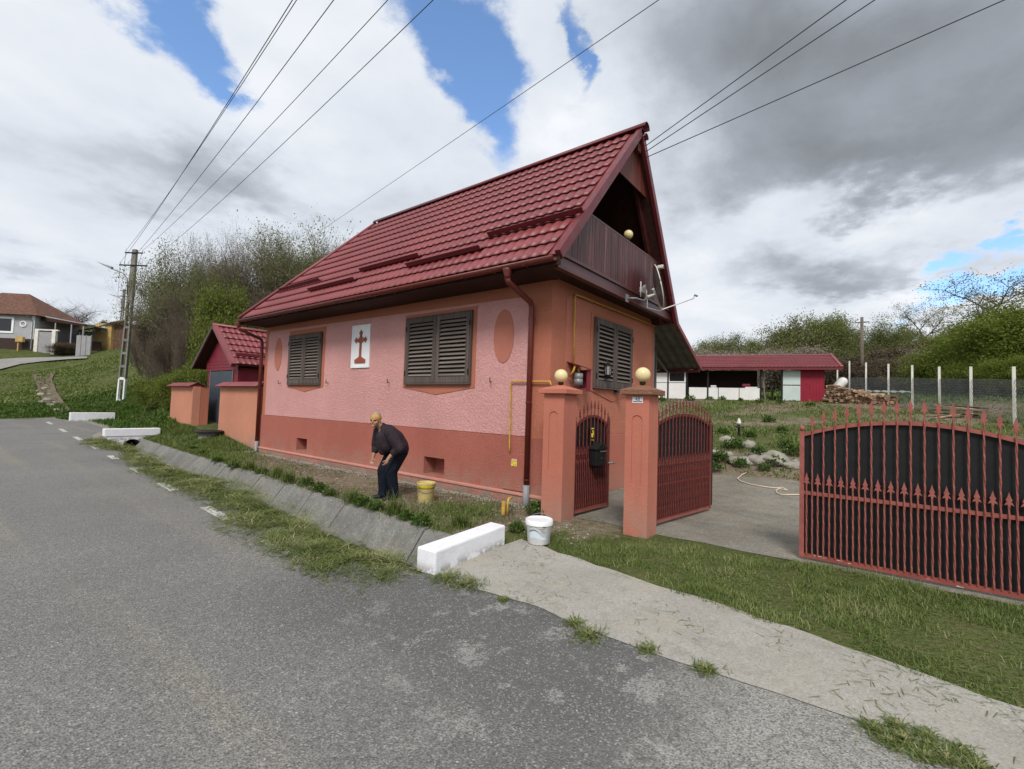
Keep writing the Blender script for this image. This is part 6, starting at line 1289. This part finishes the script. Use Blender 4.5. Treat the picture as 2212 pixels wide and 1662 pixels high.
for k, (kn, px, top, D) in enumerate([('far_brown', 1960, 745, 44), ('far_brown', 2010, 740, 45), ('far_brown', 2080, 735, 44), ('far_brown', 1905, 770, 42), ('far_brown', 1750, 775, 43), ('far_brown', 1820, 770, 42), ('far_brown', 2050, 770, 42), ('far_brown', 2120, 745, 43), ('far_brown', 1980, 785, 40), ('far_brown', 1680, 775, 44), ('far_brown', 1870, 790, 40)]): tree_px(kn, px, top, D, 'brown twiggy thicket bush along the field edge beyond the wire fence', 'bush', 'brown thicket bushes', 'bush', 1.5, k)
for k, (px, top, D) in enumerate([(1545, 748, 44), (1580, 757, 43), (1665, 745, 45), (1690, 758, 44), (1975, 758, 43)]): tree_px('blossom', px, top, D, 'pale blossoming fruit tree just behind the shed roof', 'tree', 'blossoming trees', 'blossom_tree', 1.2, k)
tree_px('tall', 2165, 545, 60, 'tall open crowned tree with sparse leaves rising above the wood', 'tree', None, 'tall_tree', 1.15, 1)
tree_px('tall', 2062, 632, 62, 'middle sized sparse tree beside the tall open crowned tree', 'tree', None, 'tall_tree', 1.0, 4)
for k, (px, top, D, w, lb) in enumerate([(2190, 668, 30, 1.3, 'broadest yellow green willow bush beyond the wire fence'), (2110, 695, 33, 1.4, 'yellow green willow bush next to the broadest one, toward the shed'), (2240, 655, 30, 1.2, 'yellow green willow bush at the corner of the wire fence'), (2060, 735, 34, 1.3, 'smallest yellow green willow bush, closest to the brown thicket'), (2150, 745, 29, 1.3, 'low willow bush before the broadest one'), (2205, 765, 26, 1.3, 'low willow bush right behind the end fence posts')]): tree_px('willow', px, top, D, lb, 'bush', 'willow bushes', 'willow_bush', w, k)
# the mass of the wood behind the single trees
def far_wood():
    R_ = np.random.default_rng(77); n = 130000; px = R_.uniform(1440, 2450, n); D = R_.uniform(56, 84, n); d = np.stack([px - IMG_W / 2, np.full(n, -20.), np.full(n, -F_PX)], 1) @ RC.T; P_ = CAM[None] + d * (D / F_PX)[:, None]; z0 = base_h(P_[:, 0], P_[:, 1])
    Hh = .55 * (5.2 + 3.2 * vnoise(px, D * 6, 70, 5) + 1.8 * vnoise(px, D * 6, 22, 6)) * (.8 + .25 * (px > 1680)); s = R_.random(n) ** .75; c_ = np.stack([P_[:, 0], P_[:, 1], z0 + Hh * s], 1)
    a = R_.normal(0, 1, (n, 3)); a /= np.linalg.norm(a, axis=1)[:, None]; b = np.cross(a, R_.normal(0, 1, (n, 3))); b /= np.linalg.norm(b, axis=1)[:, None]; q = R_.uniform(.08, .19, n)[:, None]
    V = np.stack([c_ - a * q, c_ + b * q * .6, c_ + a * q, c_ - b * q * .6], 1).reshape(-1, 3); tn = np.clip(.25 + .5 * vnoise(px, D * 8, 45, 8) + R_.normal(0, .14, n), 0, 1)
    o = link('far_wood', np_mesh('far_wood', V, np.arange(4 * n).reshape(n, 4), M['leaf_dull'], 4, np.repeat(tn, 4))); tag(o, 'olive green spring wood filling the rise behind the shed', 'wood', kind='stuff')
far_wood()
# ------------------------------------------------------------------ grass, weeds, cuttings
M['grass'] = tintmat('grass', [(0, (.070, .100, .025)), (.45, (.125, .170, .045)), (.8, (.185, .225, .075)), (1, (.36, .32, .18))], .65, .2, .25)
M['grass_dark'] = tintmat('weed_leaves', [(0, (.032, .070, .012)), (.5, (.075, .135, .024)), (.85, (.13, .19, .045)), (1, (.20, .23, .08))], .65, .2, .25)
M['cuttings'] = tintmat('cut_grass', [(0, (.065, .085, .025)), (.4, (.135, .170, .050)), (.75, (.21, .235, .09)), (1, (.42, .37, .22))], .8, .12, .2)
M['dry'] = tintmat('dry_weeds', [(0, (.070, .070, .030)), (.5, (.135, .115, .060)), (1, (.24, .19, .11))], .9, .1, .2)
def blades(name, x, y, z, h, w, lean, mat, tint_, rng_, bend=.35, leaf=False):
    n = len(x); az = rng_.uniform(0, 2 * np.pi, n); d = np.stack([np.cos(az), np.sin(az), np.zeros(n)], 1); s = np.stack([-np.sin(az), np.cos(az), np.zeros(n)], 1); b = np.stack([x, y, z], 1)
    l1 = lean; l2 = np.minimum(lean + bend * rng_.uniform(.3, 1.4, n), 1.62)
    mid = b + (d * np.sin(l1)[:, None] + np.array([0, 0, 1.]) * np.cos(l1)[:, None]) * (h * .55)[:, None]
    tip = mid + (d * np.sin(l2)[:, None] + np.array([0, 0, 1.]) * np.cos(l2)[:, None]) * (h * .45)[:, None]
    k0, k1 = (.25, 1.0) if leaf else (1.0, .8)
    V = np.stack([b - s * (w * .5 * k0)[:, None], b + s * (w * .5 * k0)[:, None], mid + s * (w * .5 * k1)[:, None], mid - s * (w * .5 * k1)[:, None], tip], 1).reshape(-1, 3)
    i = np.arange(n)[:, None] * 5; F_ = np.concatenate([i + np.array([[0, 1, 2]]), i + np.array([[0, 2, 3]]), i + np.array([[3, 2, 4]])], 0)
    return np_mesh(name, V, F_, mat, 3, np.repeat(np.clip(tint_, 0, 1), 5))
def scatter(n, x0, x1, y0, y1, dens, R_):
    """random points kept with probability dens(x, y)"""
    x = R_.uniform(x0, x1, n); y = R_.uniform(y0, y1, n); k = R_.random(n) < dens(x, y); return x[k], y[k]
R = np.random.default_rng(11)
def stuff(name, me_, label, cat): o = link(name, me_); tag(o, label, cat, kind='stuff'); return o
# mown grass strip in front of the gates
def d_lawn(x, y):
    e0 = 3.97 + .15 * np.maximum(y, -4) + (vnoise(x * 0, y, .35, 21) - .5) * .22 + (vnoise(x * 0, y, .1, 24) - .5) * .12; d = sstep(0, .08, x - e0) * (1 - sstep(5.85, 6.06, x + (vnoise(x, y, .3, 3) - .5) * .3) * (y < .7) - sstep(5.55, 5.8, x + (vnoise(x, y, .25, 3) - .5) * .2) * (y >= .7)); d = d * (.12 + .88 * sstep(.34, .56, vnoise(x, y, .22, 22) * .55 + vnoise(x, y, .8, 23) * .45)); bare = np.exp(-((x - 5.5) / .45) ** 2 - ((y - 2.85) / .5) ** 2) + .6 * np.exp(-((x - 5.1) / .3) ** 2 - ((y - 1.6) / .5) ** 2); return d * np.clip(1 - bare, 0, 1) * (1 - sstep(3.1, 3.35, y - .4 * (5.2 - x)))
x, y = scatter(230000, 3.3, 6.2, -4.2, 3.5, d_lawn, R); n = len(x); cl = vnoise(x, y, .2, 31)
stuff('lawn_grass', blades('lawn_grass', x, y, base_h(x, y), R.uniform(.015, .065, n) * (.35 + 1.2 * cl), R.uniform(.003, .0065, n), R.uniform(.2, 1.5, n), M['grass'], .17 + .66 * (.5 * cl + .5 * vnoise(x, y, .6, 33)) + R.normal(0, .17, n) + (R.random(n) < .07) * .4, R), 'short mown green grass strip between the concrete apron and the gates', 'grass')
# grass cuttings raked along the road edge
def d_cut(x, y):
    u = x - SKEW * y; c = 2.58 + .12 * np.sin(y * .9) - .06 * (y < 6); wd_ = .22 + .22 * vnoise(x * 0, y, 1.0, 41) + .06 * (y < 7); d = np.exp(-np.abs((u - c) / wd_) ** 3); d = d * (.25 + .75 * sstep(.22, .5, vnoise(x, y, .3, 42))); return d * sstep(3.25, 3.6, y)
x1, y1 = scatter(130000, 2.2, 4.6, 3.2, 12, d_cut, R); x2, y2 = scatter(55000, 2.5, 4.8, 12, 20.5, d_cut, R); x, y = np.concatenate([x1, x2]), np.concatenate([y1, y2]); n = len(x); far = np.clip((y - 6) / 12, 0, 1)
pile = .12 * d_cut(x, y) * vnoise(x, y, .35, 43)
zz = np.minimum(base_h(x, y), 0) + pile * R.uniform(0, 1, n) + .004
stuff('grass_cuttings', blades('grass_cuttings', x, y, zz, R.uniform(.05, .15, n), R.uniform(.004, .008, n) * (1 + .6 * far), R.uniform(1.05, 1.6, n), M['cuttings'], -.02 + .55 * vnoise(x, y, .22, 44) + .16 + 3.2 * (zz - np.minimum(base_h(x, y), 0)) + R.normal(0, .17, n) + (R.random(n) < .05) * .35, R, .25), 'cut green grass raked in a ragged strip along the road edge', 'grass cuttings')  # tint darkens toward the foot of the pile: shading put into the blade colour
# stray cuttings on road and apron
def d_str(x, y): u = x - SKEW * np.maximum(y, 0); return np.where(y > 3.2, np.exp(-((u - 2.4) / .4) ** 2) * .5, np.exp(-((x - 4.2) / .8) ** 2) * (.25 + .5 * (y < 1.0)) + .25 * np.exp(-((x - 3.08) / .12) ** 2) + .9 * (x > 4.15 + .15 * y)) * (vnoise(x, y, .25, 51) > .48)
x, y = scatter(42000, 1.2, 6.0, -3, 12, d_str, R); n = len(x)
stuff('stray_cuttings', blades('stray_cuttings', x, y, base_h(x, y) + .013, R.uniform(.03, .11, n), R.uniform(.003, .006, n), R.uniform(1.45, 1.58, n), M['cuttings'], .25 + R.uniform(0, .5, n), R, .03), 'loose grass clippings scattered over the road and concrete apron', 'grass cuttings')
# verge between ditch and house
def d_verge(x, y):
    u = x - SKEW * y; ed = sstep(3.72, 3.80, u) * (1 - sstep(6.0, 6.08, x)); left = sstep(10.5, 15, y + 2.2 * (4.9 - x)); patch = np.exp(-((x - 4.95) / .5) ** 2 - ((y - 4.75) / .55) ** 2) * 1.2 + np.exp(-((u - 3.95) / .2) ** 2) * (.06 + .4 * (vnoise(x * 0, y, .5, 60) > .62)); return np.clip(ed * (left * 1.0 + patch + .06 * (vnoise(x, y, .3, 61) > .6)), 0, 1) * (1 - (y < 4.0) * (x > 5.4))
x, y = scatter(110000, 3.7, 6.1, 3.3, 20.6, d_verge, R); n = len(x); far = np.clip((y - 8) / 10, 0, 1); cl = vnoise(x, y, .3, 62)
stuff('verge_grass', blades('verge_grass', x, y, base_h(x, y), R.uniform(.04, .11, n) * (.6 + cl) * (1 + .5 * far), R.uniform(.005, .010, n) * (1 + 1.0 * far), R.uniform(.1, 1.0, n), M['grass'], .28 + .35 * cl + R.normal(0, .16, n), R, .5, False), 'tufted green grass and weeds on the verge between ditch and house', 'grass')
# the bank up the lane
def d_bank(x, y): return (ground_bank(x, y)) * (.45 + .55 * vnoise(x, y, .9, 71))
def ground_bank(x, y): u = x - skew(y); rd = np.array([road_edge(float(q)) for q in np.linspace(20, 36.4, 60)]); e = np.interp(y, np.linspace(20, 36.4, 60), rd); a = np.where(y < 36.5, sstep(.0, .15, x - e), 1.0); inbr = (y > 20.3) * (y < 33.4) * (x < 5.2 + .05 * (y - 20)); gate_ = (x > 6.0) * (y < 21.9); return a * (1 - inbr * .9) * (1 - gate_) * ((y > 22.4) | (x < 6.05))
x, y = scatter(150000, 2.5, 16, 20.4, 42, d_bank, R); n = len(x); cl = vnoise(x, y, .8, 72) * .6 + vnoise(x, y, .3, 73) * .4
stuff('bank_grass', blades('bank_grass', x, y, base_h(x, y) - .01, R.uniform(.10, .32, n) * (.35 + 1.0 * cl), R.uniform(.025, .06, n), R.uniform(.1, 1.1, n), M['grass_dark'], .20 + .55 * cl + R.normal(0, .15, n), R, .6, True), 'lush green grass and leafy weeds covering the bank beside the lane', 'grass')
x, y = scatter(60000, 1, 18, 40, 72, lambda x, y: .4 + .6 * vnoise(x, y, 1.2, 74), R); n = len(x); cl = vnoise(x, y, 1.2, 75)
stuff('slope_grass', blades('slope_grass', x, y, base_h(x, y) - .01, R.uniform(.08, .22, n) * (.4 + cl) * np.where(y > 58, .35, 1), R.uniform(.05, .10, n), R.uniform(.2, 1.2, n), M['grass'], .35 + .35 * cl + R.normal(0, .12, n), R, .5, True), 'rough grass on the slope below the side road', 'grass')
# the yard
def d_yard(x, y): g = 1 - np.clip(dirt_w(x, y) - .15, 0, 1); dr = (x < 11.2 + .15 * (2.2 - y) * (y < 2.2)) * (y < 4.0) * (y > -3.2); return g * (.2 + .8 * sstep(.35, .6, vnoise(x, y, .7, 81) * .6 + vnoise(x, y, 2.1, 82) * .4)) * (1 - dr) * (1 - (x < 11) * (y > 3.6) * (y < 14))
x, y = scatter(120000, 8.8, 34, -9, 13, d_yard, R); n = len(x); cl = vnoise(x, y, 1.0, 83)
stuff('yard_weeds', blades('yard_weeds', x, y, base_h(x, y), R.uniform(.06, .20, n) * (.4 + 1.0 * cl), R.uniform(.018, .045, n), R.uniform(.1, 1.1, n), M['grass'], .22 + .5 * cl + R.normal(0, .15, n), R, .6, True), 'patchy green weeds growing over the sloping yard', 'weeds')
x, y = scatter(60000, 9, 34, -7, 13, lambda x, y: np.clip(dirt_w(x, y), .1, 1) * (vnoise(x, y, .8, 84) > .35) * (1 - (x < 11.4) * (y < 4)), R); k = ~((x < 11) & (y > 3.6)); x, y = x[k], y[k]; n = len(x)
stuff('dry_stalks', blades('dry_stalks', x, y, base_h(x, y), R.uniform(.04, .14, n), R.uniform(.012, .03, n), R.uniform(.1, 1.3, n), M['dry'], R.uniform(0, 1, n), R, .6), 'dry brown stalks and low weeds on the tilled yard soil', 'weeds')
x, y = scatter(70000, 16, 62, -24, 34, lambda x, y: ((x > 34) | (y < -8) | (y > 13)) * .9, R); n = len(x); cl = vnoise(x, y, 2.0, 85)
stuff('field_grass', blades('field_grass', x, y, base_h(x, y), R.uniform(.10, .35, n), R.uniform(.05, .12, n), R.uniform(.1, 1.1, n), M['grass_dark'], .3 + .5 * cl + R.normal(0, .12, n), R, .5, True), 'rough field grass beyond the yard and the wire fence', 'grass')
# single plants
def plant(px, py, sort, size, label, cat, group, z=None, name='plant'):
    p = hit(px, py) if z is None else at_z(px, py, z); zz_ = gh(p[0], p[1]); t = thing(name, (p[0], p[1], zz_), label, cat, group); R2 = np.random.default_rng(int(px * 7 + py))
    if sort == 'tuft':
        n = 170; r_ = np.abs(R2.normal(0, size * .28, n)); a = R2.uniform(0, 6.28, n); x_, y_ = p[0] + r_ * np.cos(a), p[1] + r_ * np.sin(a); me_ = blades('blades', x_, y_, np.full(n, zz_), size * R2.uniform(.6, 1.3, n), np.full(n, .009) * R2.uniform(.7, 1.4, n), R2.uniform(.05, .75, n), M['grass'], R2.normal(.42, .16, n), R2, .7)
    elif sort == 'flat':
        n = 320; r_ = np.abs(R2.normal(0, size * .42, n)); a = R2.uniform(0, 6.28, n); x_, y_ = p[0] + r_ * np.cos(a), p[1] + r_ * np.sin(a) * .8; me_ = blades('blades', x_, y_, np.full(n, zz_ + .008), size * R2.uniform(.2, .5, n), np.full(n, .005) * R2.uniform(.7, 1.4, n), R2.uniform(.7, 1.5, n), M['grass'], R2.normal(.42, .2, n) + (r_ < size * .16) * .45 + (R2.random(n) < .12) * .4, R2, .4)
    else:
        n = 260; c_ = R2.normal(0, 1, (n, 3)); c_ /= np.linalg.norm(c_, axis=1)[:, None]; c_ = c_ * R2.uniform(.3, 1, (n, 1)) ** .6 * np.array([size * .55, size * .55, size * .5]); x_, y_, z_ = p[0] + c_[:, 0], p[1] + c_[:, 1], zz_ + np.abs(c_[:, 2]) + size * .08
        me_ = blades('leaves', x_, y_, z_, size * R2.uniform(.12, .26, n), size * R2.uniform(.06, .12, n), R2.uniform(.3, 1.4, n), M['grass_dark'], R2.normal(.45, .2, n), R2, .6, True)
        st = MB()
        for k in range(7): a = R2.uniform(0, 6.28); st.tube([(p[0], p[1], zz_ - .03), (p[0] + size * .3 * math.cos(a), p[1] + size * .3 * math.sin(a), zz_ + size * .45)], .004, 4)
        st.build('stem', M['leafstem'], t)
    o = link('leaves' if sort == 'leafy' else 'blades', me_, t); o['kind'] = 'stuff'; return t
M['leafstem'] = paint('green_stem', (.06, .09, .03), .7)
gE = 'plants along the ditch edge'; LT, LL = 'spiky green tuft of long leaves at the top edge of the concrete ditch', 'dark green leafy plant at the top edge of the concrete ditch'
for px, py, s_, sz in ((470, 1000, 'leafy', .26), (505, 1012, 'leafy', .26), (540, 1018, 'tuft', .26), (565, 1026, 'leafy', .26), (598, 1034, 'tuft', .30), (622, 1044, 'tuft', .28), (662, 1050, 'leafy', .28), (690, 1064, 'leafy', .28), (712, 1072, 'leafy', .22), (762, 1088, 'tuft', .26), (784, 1094, 'leafy', .28), (812, 1104, 'leafy', .26), (852, 1116, 'tuft', .34), (880, 1126, 'leafy', .24), (912, 1138, 'leafy', .26), (995, 1140, 'tuft', .22), (440, 985, 'leafy', .28), (415, 975, 'leafy', .28)):
    plant(px, py, s_, sz, LT if s_ == 'tuft' else LL, 'plant', gE + ' ' + s_, .0)
plant(1158, 1112, 'leafy', .34, 'bushy weed growing at the foot of the downpipe behind the white bucket', 'plant', None, 0.0); plant(1178, 1116, 'leafy', .30, 'reddish weed at the foot of the gate pillar behind the white bucket', 'plant', None, 0.0); plant(1118, 1150, 'leafy', .22, 'low leafy weed between the parapet block and the white bucket', 'plant', None, 0.0)
for px, py, sz, lb in ((965, 1250, .24, 'ragged grass tuft at the end of the whitewashed parapet block'), (1010, 1262, .26, 'flattened grass tuft on the seam next to the parapet block'), (1272, 1372, .20, 'round grass tuft growing in the seam between road and apron'), (1240, 1345, .12, 'small weed beside the round grass tuft on the road seam'), (1398, 1402, .11, 'small reddish weed in the seam between road and apron'), (1525, 1445, .13, 'leafy little weed in the seam beside the grey cement patch'), (1088, 1294, .08, 'tiny weed in the road seam near the parapet block')): plant(px, py, 'flat', sz, lb, 'grass tuft', None, 0.012, 'grass_tuft')
for px, py, sz in ((1885, 1572, .11), (1935, 1566, .10), (1950, 1595, .12), (2000, 1590, .11), (2045, 1640, .13), (2075, 1622, .10), (1918, 1600, .09), (1990, 1630, .11), (2110, 1655, .12), (2010, 1612, .1)): plant(px, py, 'flat', sz, 'straggling patch of grass along the lower road seam', 'grass tuft', 'grass patches on the lower seam', 0.012, 'grass_tuft')
for px, py, sz in ((1555, 1000, .5), (1540, 1020, .4), (1585, 970, .5), (1640, 985, .45), (1675, 1008, .4), (1715, 985, .5), (1700, 970, .4), (1600, 1010, .35), (1650, 1018, .3), (1560, 940, .4), (1620, 945, .4), (1690, 935, .4), (1660, 915, .5)): plant(px, py, 'leafy', sz, 'clump of leafy weeds at the edge of the yard behind the driveway', 'weed', 'weed clumps in the yard')
for px, py, sz in ((1430, 868, .6), (1490, 868, .7), (1533, 866, .5), (1560, 866, .5), (1600, 868, .4), (1640, 872, .5), (1685, 874, .5), (1750, 880, .5)): plant(px, py, 'leafy', sz, 'small green shrub planted in a row before the shed', 'shrub', 'shrubs before the shed')

# straw and gravel on the bare verge
x, y = scatter(26000, 3.9, 6.06, 3.2, 15, lambda x, y: dirt_w(x, y) * (vnoise(x, y, .3, 91) > .35) * (1 - (x > 5.45) * (y < 4.0) * (y > 3.3)), R); n = len(x)
stuff('straw', blades('straw', x, y, base_h(x, y) + .006, R.uniform(.03, .10, n), R.uniform(.003, .007, n), R.uniform(1.2, 1.58, n), M['dry'], R.uniform(.1, 1, n), R, .1), 'dry straw and dead stalks littering the bare earth by the house wall', 'straw')
def gravel():
    n = 3800; y = np.concatenate([R.uniform(4.1, 13.8, 2600), R.uniform(2.75, 3.9, 100), R.uniform(4.2, 12, 1100)]); x = np.concatenate([6.03 - np.abs(R.normal(0, .10, 2600)), R.uniform(4.75, 5.5, 100), R.uniform(4.3, 5.9, 1100)]); s = R.uniform(.006, .024, n)
    o8 = np.array([[1, 0, 0], [0, 1, 0], [-1, 0, 0], [0, -1, 0], [0, 0, .7], [0, 0, -.7]], float); f8 = np.array([[0, 1, 4], [1, 2, 4], [2, 3, 4], [3, 0, 4], [1, 0, 5], [2, 1, 5], [3, 2, 5], [0, 3, 5]]); a = R.uniform(0, 6.28, n)
    V = np.stack([(o8[None, :, 0] * np.cos(a)[:, None] - o8[None, :, 1] * np.sin(a)[:, None]) * s[:, None] * 1.3 + x[:, None], (o8[None, :, 0] * np.sin(a)[:, None] + o8[None, :, 1] * np.cos(a)[:, None]) * s[:, None] + y[:, None], o8[None, :, 2] * s[:, None] + .004 + s[:, None] * .2 + np.zeros((n, 6))], -1)
    stuff('gravel', np_mesh('gravel', V.reshape(-1, 3), (f8[None] + 6 * np.arange(n)[:, None, None]).reshape(-1, 3), M['rock'], 3), 'loose grey gravel along the foot of the house wall', 'gravel')
gravel()
